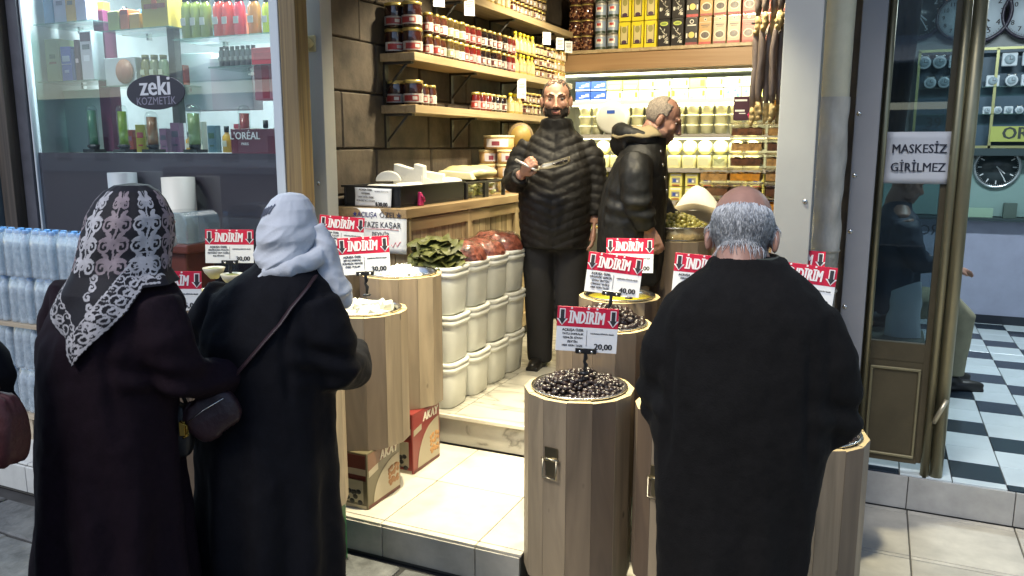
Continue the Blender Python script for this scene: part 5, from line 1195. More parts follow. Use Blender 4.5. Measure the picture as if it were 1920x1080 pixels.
sbd = thing('spacer_board', 'thin pale board between the layers of bottled water', 'board', (-4.2, 2.84, .793)); MB().box((0, 0, 0), (1.06, .17, .018)).build('board_sheet', wood('pallet_wood', (.5, .42, .3), (.35, .28, .2), .05, .6, 0, 8), sbd)
pl = thing('wooden_pallet', 'low wooden pallet under the bottled water', 'pallet', (-4.2, 2.84, .15))
for k in range(5): MB().box((0, -.08+k*.04, .132), (1.06, .034, .02)).build('slat', wood('pallet_wood', (.5, .42, .3), (.35, .28, .2), .05, .6, 0, 8), pl)
for k in range(3): MB().box((-.45+k*.45, 0, .061), (.09, .18, .12)).build('block', wood('pallet_wood', (.5, .42, .3), (.35, .28, .2)), pl)

# ------------------------------------------------------------------ clock shop
BRS = mat('gold_metal', (.30, .27, .17), .38, .8, nz=.12, nscale=4); BRD = mat('bronze_panel', (.085, .070, .042), .4, .4, nz=.15)
gd = thing('shop_door', 'gold framed glass door of the clock shop', 'door', (.16, 4.22, .17))
def bar(x, r, z0=.02, z1=3.0, y=0, m=BRS, n='frame_bar'): MB().cyl((x, y, z0), (x, y, z1), r, n=16).build(n, m, gd)
MB().box((-.172, .015, 1.5), (.035, .05, 2.96)).build('hinge_stile', BRD, gd); bar(-.150, .017, .02, 3.0, -.008)
MB().box((.135, .015, 1.5), (.06, .045, 2.9)).build('lock_stile', BRD, gd)
bar(.148, .020, -.005, 3.0, -.03); bar(.198, .030, -.012, 3.0, -.015, n='door_pole')
MB().box((-.015, .012, .60), (.245, .032, .09)).build('middle_rail', BRD, gd)
MB().box((-.015, .010, .30), (.25, .02, .52)).build('lower_panel', BRD, gd)
b = MB()
for z0 in (.075, .515): b.box((-.015, -.006, z0), (.225, .014, .014))
for x0 in (-.121, .091): b.box((x0, -.006, .295), (.014, .014, .426))
b.build('panel_moulding', BRS, gd, bevel=.003)
MB().box((-.015, .012, 1.84), (.245, .008, 2.38)).build('glass_pane', glass('door_glass', (.55, .64, .66), 1.7, .06, (.05, .07, .08), rough=.005), gd)
b = MB(); b.tube([(.165, -.06, .28), (.212, -.06, .40)], .011, 8); b.build('door_stop', mat('worn_brass', (.5, .45, .32), .35, .7), gd)
def fill_m(t):
    b = MB(); b.text('MASKESİZ', .058, (.0, -.008, .040), 0, 0, .012, .86); b.text('GİRİLMEZ', .058, (.0, -.008, -.045), 0, 0, .012, .86); b.build('lettering', mat('sign_ink', (.012, .014, .03), .6), t)
ms_ = flat_sheet('mask_sign', 'white paper sign about masks taped to the gold door glass', 'sign', (.163, 4.205, 1.700), 0, .278, .238, mat('sign_paper', (.52, .54, .58), .5), fill_m)
CLK = {}
def clock(x, y, z, r, label, face, rim, ink, numerals=True, group='round wall clocks in the clock shop'):
    t = thing('wall_clock', label, 'clock', (x, y, z), 0, group); RX = Matrix.Rotation(pi/2, 4, 'X')
    MB().lathe([(r, -.03), (r*1.02, 0), (r*1.0, .03), (r*.92, .035), (r*.88, .012)], 40, T=RX).build('rim', rim, t)
    MB().lathe([(0, -.02), (r*.9, -.02), (r*.9, .016), (0, .016)], 40, T=RX).build('dial', face, t)
    b = MB()
    for k in range(12):
        a = pi/2-(k+1)*pi/6
        if numerals: b.text(str(k+1), r*.26, (r*.68*cos(a), -.0185, r*.68*sin(a)), 0, 0, .01)
        else: b.box((0, -.018, 0), (r*.05, .002, r*.16), 0, Matrix.Rotation(-(a-pi/2), 4, 'Y') @ Matrix.Translation((0, 0, r*.72)))
    for k in range(60): b.box((0, -.0175, 0), (r*.012, .002, r*.04), 0, Matrix.Rotation(k*pi/30, 4, 'Y') @ Matrix.Translation((0, 0, r*.84)))
    b.build('numerals', ink, t)
    b = MB(); b.box((0, -.020, 0), (r*.05, .002, r*.5), 0, Matrix.Rotation(2.3, 4, 'Y') @ Matrix.Translation((0, 0, r*.2))); b.box((0, -.022, 0), (r*.035, .002, r*.7), 0, Matrix.Rotation(2.6, 4, 'Y') @ Matrix.Translation((0, 0, r*.3))); b.build('hands', ink, t)
WF = mat('dial_white', (.60, .68, .74), .25); DF = mat('dial_dark', (.035, .05, .055), .25); RIMD = mat('rim_dark', (.03, .025, .045), .3); WI = mat('ink_white', (.6, .64, .66), .5)
p = aty(1838, 20, 8.2); clock(p.x, 8.33, p.z, .26, 'big white wall clock with dark rim beside the gold pole', WF, RIMD, INK)
p = aty(1752, 18, 8.2); clock(p.x-.13, 8.33, p.z, .24, 'dark faced wall clock seen through the door glass', DF, RIMD, WI)
p = aty(1802, 30, 8.2); clock(p.x, 8.31, p.z, .19, 'white wall clock cut by the gold pole', WF, RIMD, INK)
p = aty(1938, 20, 8.2); clock(p.x, 8.33, p.z, .22, 'white wall clock cut by the right edge of the picture', WF, RIMD, INK)
p = aty(1873, 314, 8.18); clock(p.x, 8.31, p.z, .185, 'dark clock with silver ring under the golden sign', DF, mat('rim_silver', (.45, .5, .52), .25, .8), WI, False)
dc = thing('display_cabinet', 'teal display cabinet of alarm clocks with brass edges', 'cabinet', (1.02, 8.2, 1.76))
b = MB(); b.box((.0, .10, .40), (1.55, .02, .86)); b.build('back_panel', mat('cabinet_teal', (.045, .085, .12), .4), dc)
BE = mat('brass_edge', (.42, .42, .20), .35, .6)
for x0 in (-.76, -.16, .72): MB().box((x0, -.02, .40), (.022, .03, .84)).build('brass_upright', BE, dc)
for z0 in (-.01, .82): MB().box((-.02, -.02, z0), (1.50, .03, .022)).build('brass_rail', BE, dc)
for z0 in (.27, .50): MB().box((0, .03, z0), (1.5, .13, .008)).build('glass_shelf', GS, dc)
MB().box((.26, -.036, .10), (.84, .012, .13)).build('sign_board', mat('orient_gold', (.36, .40, .10), .4), dc)
b = MB(); b.text('ORIENT', .145, (.17, -.0445, .102), 0, 0, .02, .95); b.build('sign_lettering', mat('orient_dark', (.03, .04, .035), .5), dc)
MB().box((.0, -.02, -.055), (1.55, .10, .06)).build('cabinet_ledge', mat('ledge_dark', (.03, .05, .055), .4), dc)
def alarm(x, z, s, kind, label):
    t = thing('alarm_clock', label, 'alarm clock', (x, 8.19, z), 0, 'small alarm clocks in the cabinet'); RX = Matrix.Rotation(pi/2, 4, 'X')
    cm = mat('alarm_white', (.55, .62, .66), .3); dm_ = mat('alarm_dial', (.30, .38, .42), .3)
    if kind == 'r':
        MB().lathe([(s, -.02), (s, .02), (s*.85, .024), (0, .018)], 20, T=Matrix.Translation((0, 0, s)) @ RX).build('case', cm, t)
        b = MB()
        for sx in (-1, 1): b.ell((sx*s*.5, 0, s*2.05), (s*.32, .014, s*.2), 0, 10, 6)
        b.build('bell', STEEL, t)
    else: MB().box((0, 0, s), (s*2.1, .04, s*2)).build('case', cm, t, bevel=.006)
    MB().lathe([(0, .0), (s*.72, 0), (s*.72, .004), (0, .004)], 18, T=Matrix.Translation((0, -.0235, s)) @ RX).build('dial', dm_, t)
    b = MB(); b.box((0, -.029, s*1.2), (s*.1, .002, s*.5)); b.box((s*.2, -.029, s*1.0), (s*.5, .002, s*.09)); b.build('hands', INK, t)
n = 0
for sh, z0, xs, s in (('lowest', 2.03, [(.62, 's'), (.82, 's'), (.9, 'r'), (.98, 's'), (1.06, 'r'), (1.14, 's'), (1.22, 'r')], .032), ('middle', 2.262, [(.36, 'r'), (.47, 'r'), (.58, 'r'), (.84, 's'), (.98, 'r'), (1.10, 's'), (1.22, 'r')], .048), ('top', 2.41, [(.30, 'r'), (.42, 'r'), (.55, 's'), (.95, 's'), (1.10, 's')], .055)):
    for i, (x, k) in enumerate(xs): alarm(x, z0 if sh != 'top' else 2.43, s, k, '%s alarm clock from the left on the %s cabinet shelf' % (ORD[i], sh))
gc = thing('glass_counter', 'low teal glass counter window under the clock cabinet', 'counter', (1.05, 8.26, 1.13))
MB().box((0, -.03, -.012), (2.4, .16, .025)).build('counter_ledge', mat('ledge_dark', (.03, .05, .055), .4), gc)
MB().box((0, .06, .26), (2.4, .02, .50)).build('teal_panel', mat('teal_panel', (.22, .34, .32), .35), gc)
for x0, w_, h_, c_ in ((-.2, .2, .08, '#8fae98'), (.03, .1, .13, '#4d5f58'), (.22, .12, .06, '#a9c0b0')): MB().box((x0, .0, h_/2+.002), (w_, .06, h_)).build('goods_block', colm(c_), gc)
p = aty(1742, 432, 8.24); b = MB(); b.text('OЯ', .13, (0, 0, 0), 0, 0, 0); b.build('wall_lettering', mat('wall_letter', (.05, .055, .08), .5), None, (p.x, 8.245, p.z)); tag(bpy.data.objects['wall_lettering'], 'dark letters on the lavender wall seen through the door glass', 'lettering')
p = aty(1752, 230, 8.0); b = MB(); b.text('39', .13, (0, 0, 0), 0, 0, .01); b.build('wall_digits', mat('digit_dark', (.015, .02, .025), .4), None, (p.x, 8.16, p.z)); tag(bpy.data.objects['wall_digits'], 'dark digits on the clock cabinet seen through the door glass', 'digits')
# ------------------------------------------------------------------ people
def remesh(b, voxel, sm=3, fac=.5):
    me = b.mesh('tmp', []); o = bpy.data.objects.new('tmp', me); COL.objects.link(o)
    m = o.modifiers.new('r', 'REMESH'); m.mode = 'VOXEL'; m.voxel_size = voxel
    s = o.modifiers.new('s', 'SMOOTH'); s.iterations = sm; s.factor = fac
    dg = bpy.context.evaluated_depsgraph_get(); dg.update(); r = bpy.data.meshes.new_from_object(o.evaluated_get(dg))
    bpy.data.objects.remove(o); bpy.data.meshes.remove(me)
    r.polygons.foreach_set('use_smooth', [True]*len(r.polygons)); return r
def displace(me, fn):
    ns = [v.normal.copy() for v in me.vertices]
    for v, n in zip(me.vertices, ns): v.co += n*fn(v.co, n)
    me.update()
def loft(b, rings, n=32, p=2.3):
    vs = []; fs = []
    for z, cx, cy, rx, ry in rings:
        for i in range(n):
            a = 2*pi*i/n; ca, sa = cos(a), sin(a); q = (abs(ca)**p+abs(sa)**p)**(-1/p)
            vs.append((cx+rx*q*ca, cy+ry*q*sa, z))
    for j in range(len(rings)-1):
        for i in range(n): fs.append((j*n+i, j*n+(i+1) % n, (j+1)*n+(i+1) % n, (j+1)*n+i))
    fs.append(tuple(reversed(range(n)))); fs.append(tuple(range((len(rings)-1)*n, len(rings)*n)))
    b.add(vs, fs, 0, True)
def head(b, T):
    """Skull, jaw, brow, nose, lips, ears and neck; the face looks along +Y, the centre of the head is the origin."""
    E = lambda c, r, rot=None: b.ell(c, r, 0, 16, 12, T, rot)
    E((0, -.018, .028), (.074, .094, .088)); E((0, .018, -.02), (.066, .068, .085)); E((0, .03, -.062), (.054, .055, .052)); E((0, .062, -.098), (.027, .024, .02))
    for s in (-1, 1):
        E((s*.036, .060, -.022), (.026, .024, .024)); E((s*.079, -.012, -.016), (.010, .019, .033), (s*.25, 'Z')); E((s*.03, .075, .030), (.024, .013, .010)); E((s*.055, .02, -.065), (.018, .04, .03))
        E((s*.011, .098, -.036), (.010, .012, .008))
    b.tube([T @ Vector(p) for p in ((0, .080, .024), (0, .097, -.008), (0, .112, -.032), (0, .092, -.042))], [.010, .011, .014, .008], 10)
    E((0, .083, -.062), (.024, .012, .007)); E((0, .081, -.074), (.021, .013, .008))
    b.tube([T @ Vector(p) for p in ((0, -.03, -.05), (0, -.04, -.12), (0, -.035, -.19))], [.058, .055, .05], 14)
def hand(b, T, sx=1, curl=.9, spread=.1):
    V = lambda p: T @ Vector((p[0]*sx, p[1], p[2]))
    b.tube([V((0, -.02, 0)), V((0, .02, 0)), V((0, .06, -.003)), V((0, .09, -.006))], [.026, .036, .042, .040], 12, flat=.42, up=(T.to_3x3() @ Vector((0, 0, 1))))
    for k, (x, L) in enumerate(((-.030, .062), (-.010, .074), (.011, .078), (.031, .068))):
        a = (-.35+spread*.0)*0; p = Vector((x, .085, -.004)); ang = curl*.35; pts = [p.copy()]; dx = (x)*spread*4
        for f in (.45, .32, .26):
            p = p+Vector((dx*L*f, cos(ang)*L*f, -sin(ang)*L*f)); pts.append(p.copy()); ang += curl*.75
        b.tube([V(Vector((x, .05, 0)))]+[V(q) for q in pts], [.011, .0105, .0095, .009, .0075], 8)
    b.tube([V((.025, .015, -.004)), V((.048, .042, -.016)), V((.052, .070, -.03)), V((.044, .092, -.04))], [.014, .0125, .011, .0085], 8)
def shell(me, T, pred, off, name, m, parent, jit=.0015):
    """A layer (hair, beard, mask) lying on the part of a body's surface that pred picks, in head coordinates."""
    Ti = T.inverted(); loc = [Ti @ v.co for v in me.vertices]; keep = [p for p in me.polygons if all(pred(loc[i]) for i in p.vertices)]
    idx = {}; vs = []
    for p in keep:
        for i in p.vertices:
            if i not in idx:
                idx[i] = len(vs); v = me.vertices[i]; vs.append(tuple(v.co+v.normal*(off+jit*noise.noise(loc[i]*90)+jit*noise.noise(loc[i]*220))))
    b = MB(); b.add(vs, [tuple(idx[i] for i in p.vertices) for p in keep], 0, True)
    o = b.build(name, m, parent); s = o.modifiers.new('solid', 'SOLIDIFY'); s.thickness = off+.002; s.offset = -1; return o
SKIN = mat('skin', (.34, .18, .125), .5, nz=.12, nscale=14, bump=.08, bscale=90); SKIN2 = mat('skin_ruddy', (.42, .22, .155), .48, nz=.14, nscale=14, bump=.08, bscale=90)
def person(label, pos, th): return thing('person', label, 'person', pos, th)
def face_bits(t, T, brow, eye=True, dy=-.002):
    T = T @ Matrix.Translation((0, dy, 0))
    for s in (-1, 1):
        if eye:
            o = MB().ell((s*.031, .0775, .009), (.011, .009, .0055), 0, 12, 8, T).build('eye', mat('eye_white', (.34, .30, .27), .25), t)
            MB().ell((s*.030, .0855, .009), (.0052, .003, .0048), 0, 10, 6, T).build('iris', mat('iris_dark', (.012, .008, .006), .15), o)
        MB().tube([T @ Vector((s*.012, .090, .027)), T @ Vector((s*.032, .087, .036)), T @ Vector((s*.054, .069, .028))], [.0035, .0042, .002], 8).build('eyebrow', brow, t)
def body(t, T, torso, arms, hands, skin, voxel=.0058):
    b = MB(); head(b, T); loft(b, torso)
    for pts, rr_ in arms: b.tube(pts, rr_, 12)
    for H in hands: hand(b, *H)
    me = remesh(b, voxel, 4); me.materials.clear(); me.materials.append(skin)
    return put('body', me, t), me
def garment(name, rings, arms, fn, m, t, voxel=.011, p=2.3, extra=None, sm=6):
    b = MB(); loft(b, rings, p=p)
    for pts, rr_ in arms: b.tube(pts, rr_, 16)
    if extra: extra(b)
    me = remesh(b, voxel, sm); me.materials.clear(); me.materials.append(m); displace(me, fn); me.update()
    return put(name, me, t), me
def folds(co, n, amp=.009, k=1.0):
    a = atan2(co.y, co.x); N = noise.noise
    r = 1-abs(N(Vector((co.x*5.5, co.y*5.5, co.z*2.4))))*2
    low = max(0, min(1, (1.0-co.z)/.5))
    ax = abs(co.x); edge = .155+.05*max(0, 1.32-co.z); arm = exp(-((ax-edge)/.014)**2)*(1 if co.y < .06 else 0)*max(0, min(1, (co.z-.92)/.1))*max(0, min(1, (1.34-co.z)/.08))
    el = amp*.9*sin(co.z*70+co.x*30)*exp(-((co.z-1.10)/.07)**2)*max(0, min(1, (ax-edge)/.03))
    return el-.012*arm+amp*(r*.7+.6*N(Vector((co.x*14, co.y*14, co.z*6)))+.35*N(Vector((co.x*34, co.y*34, co.z*22))))+low*.016*k*sin(a*9+3*N(Vector((co.x*2, co.y*2, co.z*.8))))
def aim(d, up=(0, 0, 1)):
    """A hand's frame: fingers along d, back of the hand towards up."""
    y = Vector(d).normalized(); x = y.cross(Vector(up)).normalized(); z = x.cross(y)
    return Matrix(((x.x, y.x, z.x, 0), (x.y, y.y, z.y, 0), (x.z, y.z, z.z, 0), (0, 0, 0, 1)))
def shoe(t, x, y, m, rz=0):
    b = MB(); b.ell((0, .05, .035), (.045, .13, .035), 0, 16, 8); b.ell((0, -.03, .06), (.042, .06, .05), 0, 16, 8); b.box((0, .03, .010), (.085, .27, .02))
    me = remesh(b, .01, 3); me.materials.clear(); me.materials.append(m); return put('shoe', me, t, (x, y, 0), (0, 0, rz))
def trousers(t, rings, m, extra=None):
    b = MB()
    for s in (-1, 1): loft(b, [(z, s*cx, cy, rx, ry) for z, cx, cy, rx, ry in rings])
    loft(b, [(rings[-1][0]-.1, 0, rings[-1][2], .17, .12), (rings[-1][0]+.1, 0, rings[-1][2], .17, .12)])
    me = remesh(b, .013, 4); me.materials.clear(); me.materials.append(m); displace(me, lambda c, n: .007*noise.noise(Vector((c.x*9, c.y*9, c.z*6)))); return put('trousers', me, t)
BOOT = mat('shoe_black', (.012, .011, .010), .4)
NAV = mat('coat_black', (.0045, .0045, .007), .85, nz=.2, nscale=60, bump=.15, bscale=220, spec=.18)
BUR = mat('coat_burgundy', (.0105, .0045, .0085), .85, nz=.2, nscale=60, bump=.15, bscale=220, spec=.18)
OLD = mat('coat_charcoal', (.0085, .0075, .007), .88, nz=.2, nscale=60, bump=.2, bscale=220, spec=.18)

# ---- woman in the patterned headscarf
w1 = person('woman in a long dark burgundy coat and black and white patterned headscarf, seen from behind', (-2.03, 1.58, 0), radians(-2))
T1 = Matrix.Translation((.085, .09, 1.515)) @ Matrix.Rotation(-.18, 4, 'X')
a1 = [([(.15, .02, 1.30), (.245, .05, 1.10), (.24, .27, 1.06)], [.04, .04, .03]), ([(-.10, .02, 1.31), (-.23, .04, 1.10), (-.2, .28, 1.06)], [.04, .04, .03])]
bo, bme = body(w1, T1, [(.9, 0, 0, .1, .06), (1.0, 0, 0, .12, .07), (1.3, .05, .03, .13, .06), (1.37, .06, .05, .06, .05)], a1, [(Matrix.Translation((.24, .27, 1.06)) @ aim((-.1, 1, .05)), 1, .8), (Matrix.Translation((-.2, .28, 1.06)) @ aim((.2, 1, .05)), -1, .8)], SKIN)
face_bits(w1, T1, mat('brow_dark', (.02, .014, .01), .7))
shell(bme, T1, lambda q: q.y > .02 and -.125 < q.z < -.012 and abs(q.x) < .064, .006, 'face_mask', mat('mask_white', (.55, .55, .52), .8), w1, 0)
co1, cm1 = garment('long_coat', [(.10, -.01, -.03, .235, .215), (.5, -.01, -.02, .225, .205), (.85, 0, -.01, .205, .18), (1.05, 0, 0, .20, .17), (1.2, .02, .01, .205, .165), (1.31, .05, .03, .195, .135), (1.365, .06, .04, .14, .105), (1.40, .065, .05, .08, .08)],
    [([(.19, .02, 1.32), (.23, .02, 1.22), (.245, .06, 1.10), (.245, .18, 1.06), (.24, .25, 1.06)], [.075, .078, .072, .062, .055]), ([(-.12, .02, 1.32), (-.185, .02, 1.22), (-.23, .04, 1.10), (-.235, .18, 1.06), (-.21, .25, 1.06)], [.075, .078, .072, .062, .055])], folds, BUR, w1)
for s in (-1, 1): shoe(w1, s*.09, 0, BOOT)
def interp(tab, z):
    for (z0, *a), (z1, *b_) in zip(tab, tab[1:]):
        if z1 <= z <= z0:
            f = (z0-z)/(z0-z1); return [p+(q_-p)*f for p, q_ in zip(a, b_)]
    return list(tab[-1][1:]) if z < tab[-1][0] else list(tab[0][1:])
SC1 = [(1.648, .002, .002, .002, .045), (1.642, .045, .05, .045, .045), (1.625, .072, .078, .07, .045), (1.60, .092, .102, .088, .043), (1.555, .112, .128, .106, .04), (1.50, .119, .142, .112, .03), (1.45, .120, .148, .105, .02), (1.40, .134, .156, .10, .01), (1.35, .178, .172, .125, 0), (1.30, .212, .184, .15, 0), (1.25, .222, .194, .165, 0), (1.18, .228, .203, .17, 0), (1.05, .23, .21, .17, 0)]
def hem1(a):                       # a = angle from the back (0) round to the front (pi)
    a = (a+pi) % (2*pi)-pi; k = abs(a+.10)
    return 1.165+.205*min(1, k/1.05)**.85
def sc1(a, z, off=0):
    rx, rb, rf, cy = interp(SC1, z); w = .5+.5*cos(a); ry = rb if cos(a) > 0 else rf
    r = off+.006*noise.noise(Vector((sin(a)*3, cos(a)*3, z*9)))+.007*sin(a*7+z*18)*max(0, min(1, (1.45-z)/.12))
    return Vector((.072+(rx+r)*-sin(a), .04+cy-(ry+r)*cos(a), z))
# the printed ornament is drawn as strokes on the unrolled cloth, then given to the cloth's own faces
import numpy as np
UA = .135; CELL = .0012; MW, MH = int(.90/CELL), int(.56/CELL); PRINT = np.zeros((MH, MW), dtype=np.uint8)
def dab(u, z, r, c):
    iu, iz, ir = (u+.45)/CELL, (z-1.10)/CELL, r/CELL
    x0, x1, y0, y1 = int(iu-ir)-1, int(iu+ir)+2, int(iz-ir)-1, int(iz+ir)+2
    if x0 < 0 or y0 < 0 or x1 > MW or y1 > MH: return
    yy, xx = np.mgrid[y0:y1, x0:x1]; PRINT[y0:y1, x0:x1][(xx+.5-iu)**2+(yy+.5-iz)**2 <= ir*ir] = c
# printed ornament: scrolls and leaves that lie on the cloth
pr = 1; pr2 = 2
def stroke(B, pts, w):
    n = len(pts)
    for k in range(n-1):
        (u0, z0), (u1, z1) = pts[k], pts[k+1]; d = sqrt((u1-u0)**2+(z1-z0)**2)
        if d > .05: continue
        for m_ in range(max(1, int(d/.0012))):
            f = m_*.0012/max(d, 1e-6); t_ = (k+f)/(n-1); dab(u0+(u1-u0)*f, z0+(z1-z0)*f, w*1.15*(.35+.65*sin(pi*t_)), B)
def spiral(B, u, z, r, turns, a0, dr, w, sq=1.0):
    stroke(B, [(u+r*(1-.86*i/22)*cos(a0+dr*2*pi*turns*i/22), z+sq*r*(1-.86*i/22)*sin(a0+dr*2*pi*turns*i/22)) for i in range(23)], w)
def leafs(B, u, z, ang, L, w, bend):
    pts = []
    for i in range(9):
        f = i/8; pts.append((u+L*f*cos(ang+bend*f), z+L*f*sin(ang+bend*f)))
    stroke(B, pts, w*1.25)
q = random.Random(11)
for k in range(-5, 6):
    u0 = k*.086; B = pr2 if k % 2 else pr
    stroke(B, [(u0+.004*sin(i), 1.40+i*.012) for i in range(20)], .003)
    for lv in range(4):
        zc = 1.425+lv*.056; s_ = 1.32 if zc < 1.55 else .9
        for s in (-1, 1):
            spiral(B, u0+s*.017*s_, zc, .0145*s_, 1.35, pi/2 if s > 0 else pi/2, -s, .0034)
            leafs(B, u0, zc+.008, pi/2-s*.5, .030*s_, .0052, -s*.9)
            leafs(B, u0, zc-.006, pi/2-s*1.1, .024*s_, .0042, s*.8)
            leafs(B, u0+s*.01, zc+.018, pi/2-s*.15, .02*s_, .0045, -s*.5)
for i in range(-24, 25):             # border along the hem
    a = i*.063
    if abs(a) > 1.5: continue
    u = a*UA; z = hem1(a); B = pr
    if i % 2 and i % 4 != 1: continue
    sl_ = 1 if a > -.1 else -1
    if i % 2 == 0:
        spiral(B, u, z+.040, .019, 1.4, sl_*.8, -sl_, .0022, 1.1); spiral(B, u-sl_*.006, z+.074, .011, 1.2, -.5, sl_, .002)
        leafs(B, u, z+.02, .5*sl_+1.3, .026, .002, -1.2)
    else:
        leafs(B, u, z+.018, 1.5, .026, .002, 1.5); spiral(B, u, z+.022, .008, 1.1, 2, 1, .0018)
for off_, w in ((.009, .0026), (.092, .0018)):
    for i in range(-23, 23): stroke(pr, [((i+.33*j)*.063*UA, hem1((i+.33*j)*.063)+off_) for j in range(4)], w)
for k in range(7): spiral(pr, -.045+q.uniform(-.01, .01), 1.40-k*.024, .012, 1.3, k, 1 if k % 2 else -1, .0032)
NA, NZ_ = 430, 300; b = MB(); vs = []; groups = {0: [], 1: [], 2: []}
for j in range(NZ_+1):
    for i in range(NA):
        a = -pi+2*pi*i/NA; f = j/NZ_; vs.append(sc1(a, 1.648-(1.648-hem1(a))*(f*.75+.25*f*f)))
for j in range(NZ_):
    for i in range(NA):
        a = -pi+2*pi*(i+.5)/NA; zm = (vs[j*NA+i].z+vs[(j+1)*NA+i].z)/2
        if abs(a) > 2.25 and 1.40 < zm < 1.585: continue
        iu, iz = int((a*UA+.45)/CELL), int((zm-1.10)/CELL); c = int(PRINT[iz, iu]) if 0 <= iu < MW and 0 <= iz < MH and zm < 1.636 else 0
        groups[c].append((j*NA+i, j*NA+(i+1) % NA, (j+1)*NA+(i+1) % NA, (j+1)*NA+i))
b.v = [tuple(v) for v in vs]
for c, fs in groups.items(): b.f += fs; b.m += [c]*len(fs); b.sm += [True]*len(fs)
hs = b.build('headscarf', [mat('scarf_black', (.009, .008, .012), .7, nz=.2, nscale=40, bump=.1, bscale=200, spec=.3), mat('print_silver', (.40, .385, .40), .65, nz=.25, nscale=30), mat('print_rose', (.24, .185, .20), .65, nz=.25, nscale=30)], w1)
hs.modifiers.new('solid', 'SOLIDIFY').thickness = .003

# ---- woman in the white headscarf
w2 = person('woman in a black coat and plain white headscarf, seen from behind', (-1.775, 1.965, 0), radians(6))
T2 = Matrix.Translation((.070, .088, 1.485)) @ Matrix.Rotation(-.32, 4, 'X') @ Matrix.Scale(.88, 4)
ar2 = [([(.17, .02, 1.26), (.245, .06, 1.05), (.172, .215, 1.05)], [.045, .04, .03]), ([(-.12, .02, 1.26), (-.245, .06, 1.05), (-.172, .215, 1.05)], [.045, .04, .03])]
body(w2, T2, [(.9, 0, 0, .1, .06), (1.0, 0, 0, .12, .07), (1.25, .03, .02, .13, .06), (1.33, .06, .05, .06, .05)], ar2, [(Matrix.Translation((s*.172, .215, 1.05)) @ aim((-s*.35, 1, .1)), s, .8) for s in (1, -1)], SKIN)
face_bits(w2, T2, mat('brow_dark', (.02, .014, .01), .7))
co2, cm2 = garment('long_coat', [(.10, 0, -.02, .245, .21), (.45, 0, -.02, .235, .205), (.8, 0, -.01, .222, .19), (1.0, 0, 0, .218, .18), (1.15, .01, 0, .215, .17), (1.26, .03, .02, .205, .14), (1.32, .05, .03, .165, .115), (1.365, .065, .045, .10, .09), (1.40, .07, .055, .075, .075)],
    [([(.03+s*.155, .01, 1.265), (.015+s*.21, .01, 1.18), (s*.245, .04, 1.05), (s*.225, .16, 1.01), (s*.18, .26, 1.05)], [.08, .083, .08, .068, .056]) for s in (1, -1)], folds, NAV, w2)
for s in (-1, 1): shoe(w2, s*.09, 0, BOOT)
SC2 = [(1.607, .002, .002, .002, .045), (1.601, .037, .04, .036, .045), (1.585, .057, .062, .056, .045), (1.555, .074, .083, .076, .042), (1.51, .085, .10, .09, .035), (1.46, .087, .105, .095, .028), (1.41, .081, .10, .09, .02), (1.37, .084, .098, .09, .01), (1.34, .100, .108, .10, .0), (1.31, .12, .125, .11, 0), (1.27, .135, .14, .12, 0)]
def hem2(a): return 1.338-.004*cos(a*3)+.010*cos(a)-.03*exp(-((a-1.7)/.6)**2)-.025*exp(-((a+1.7)/.5)**2)
def sc2(a, z):
    rx, rb, rf, cy = interp(SC2, z); ry = rb if cos(a) > 0 else rf; N = noise.noise
    r = .013*(1-2*abs(N(Vector((sin(a)*.75+z*1.5, cos(a)*.75, z*15+.9*sin(a+.6))))))*min(1, max(.15, (1.56-z)/.12))+.0015*N(Vector((sin(a)*5, cos(a)*5, z*24)))+.0025*(1-2*abs(N(Vector((sin(a)*1.6, cos(a)*1.6, z*36+2*sin(a+.6))))))*min(1, max(.2, (1.57-z)/.1))
    r += .008*sin((z+.05*cos(a*1.0+.7)+.02*sin(a*2))*80)*max(0, 1-abs(z-1.40)/.11)
    return Vector((.068+(rx+r)*-sin(a), .042+cy-(ry+r)*cos(a), z))
b = MB(); vs = []; fs = []; NA, NZ_ = 190, 120
for j in range(NZ_+1):
    for i in range(NA): a = -pi+2*pi*i/NA; vs.append(sc2(a, 1.607-(1.607-hem2(a))*(j/NZ_)))
for j in range(NZ_):
    for i in range(NA):
        a = -pi+2*pi*(i+.5)/NA; zm = vs[j*NA+i].z
        if abs(a) > 2.4 and 1.40 < zm < 1.55: continue
        fs.append((j*NA+i, j*NA+(i+1) % NA, (j+1)*NA+(i+1) % NA, (j+1)*NA+i))
b.add(vs, fs, 0, True)
WSC = mat('scarf_white', (.54, .56, .60), .75, nz=.08, nscale=6, bump=.12, bscale=160, sheen=.2)
h2 = b.build('headscarf', WSC, w2); h2.modifiers.new('solid', 'SOLIDIFY').thickness = .004
b = MB()
b.tube([(0.156, 0.092, 1.50), (0.180, 0.097, 1.44), (0.180, 0.102, 1.38), (0.193, 0.102, 1.33), (0.218, 0.112, 1.285), (0.223, 0.142, 1.24)], [.02, .034, .042, .044, .042, .02], 16)
b.tube([(0.048, -0.043, 1.36), (0.128, -0.028, 1.375), (0.173, 0.042, 1.40), (0.178, 0.102, 1.42)], [.016, .024, .028, .024], 12)
me = remesh(b, .005, 3); me.materials.clear(); me.materials.append(WSC); displace(me, lambda c, n: .006*(1-2*abs(noise.noise(Vector((c.x*18+c.z*8, c.y*18, c.z*24)))))+.001*noise.noise(c*60)); put('scarf_end', me, h2)
b = MB()
for k in range(5):
    stp = [sc2(.1+k*.16+.05*i, 1.572-.010*i-.004*k)+Vector((0, -.002, .002)) for i in range(4)]; b.tube(stp, .0035, 5, flat=.4)
b.build('grey_print', mat('print_steel', (.16, .17, .22), .6), h2)

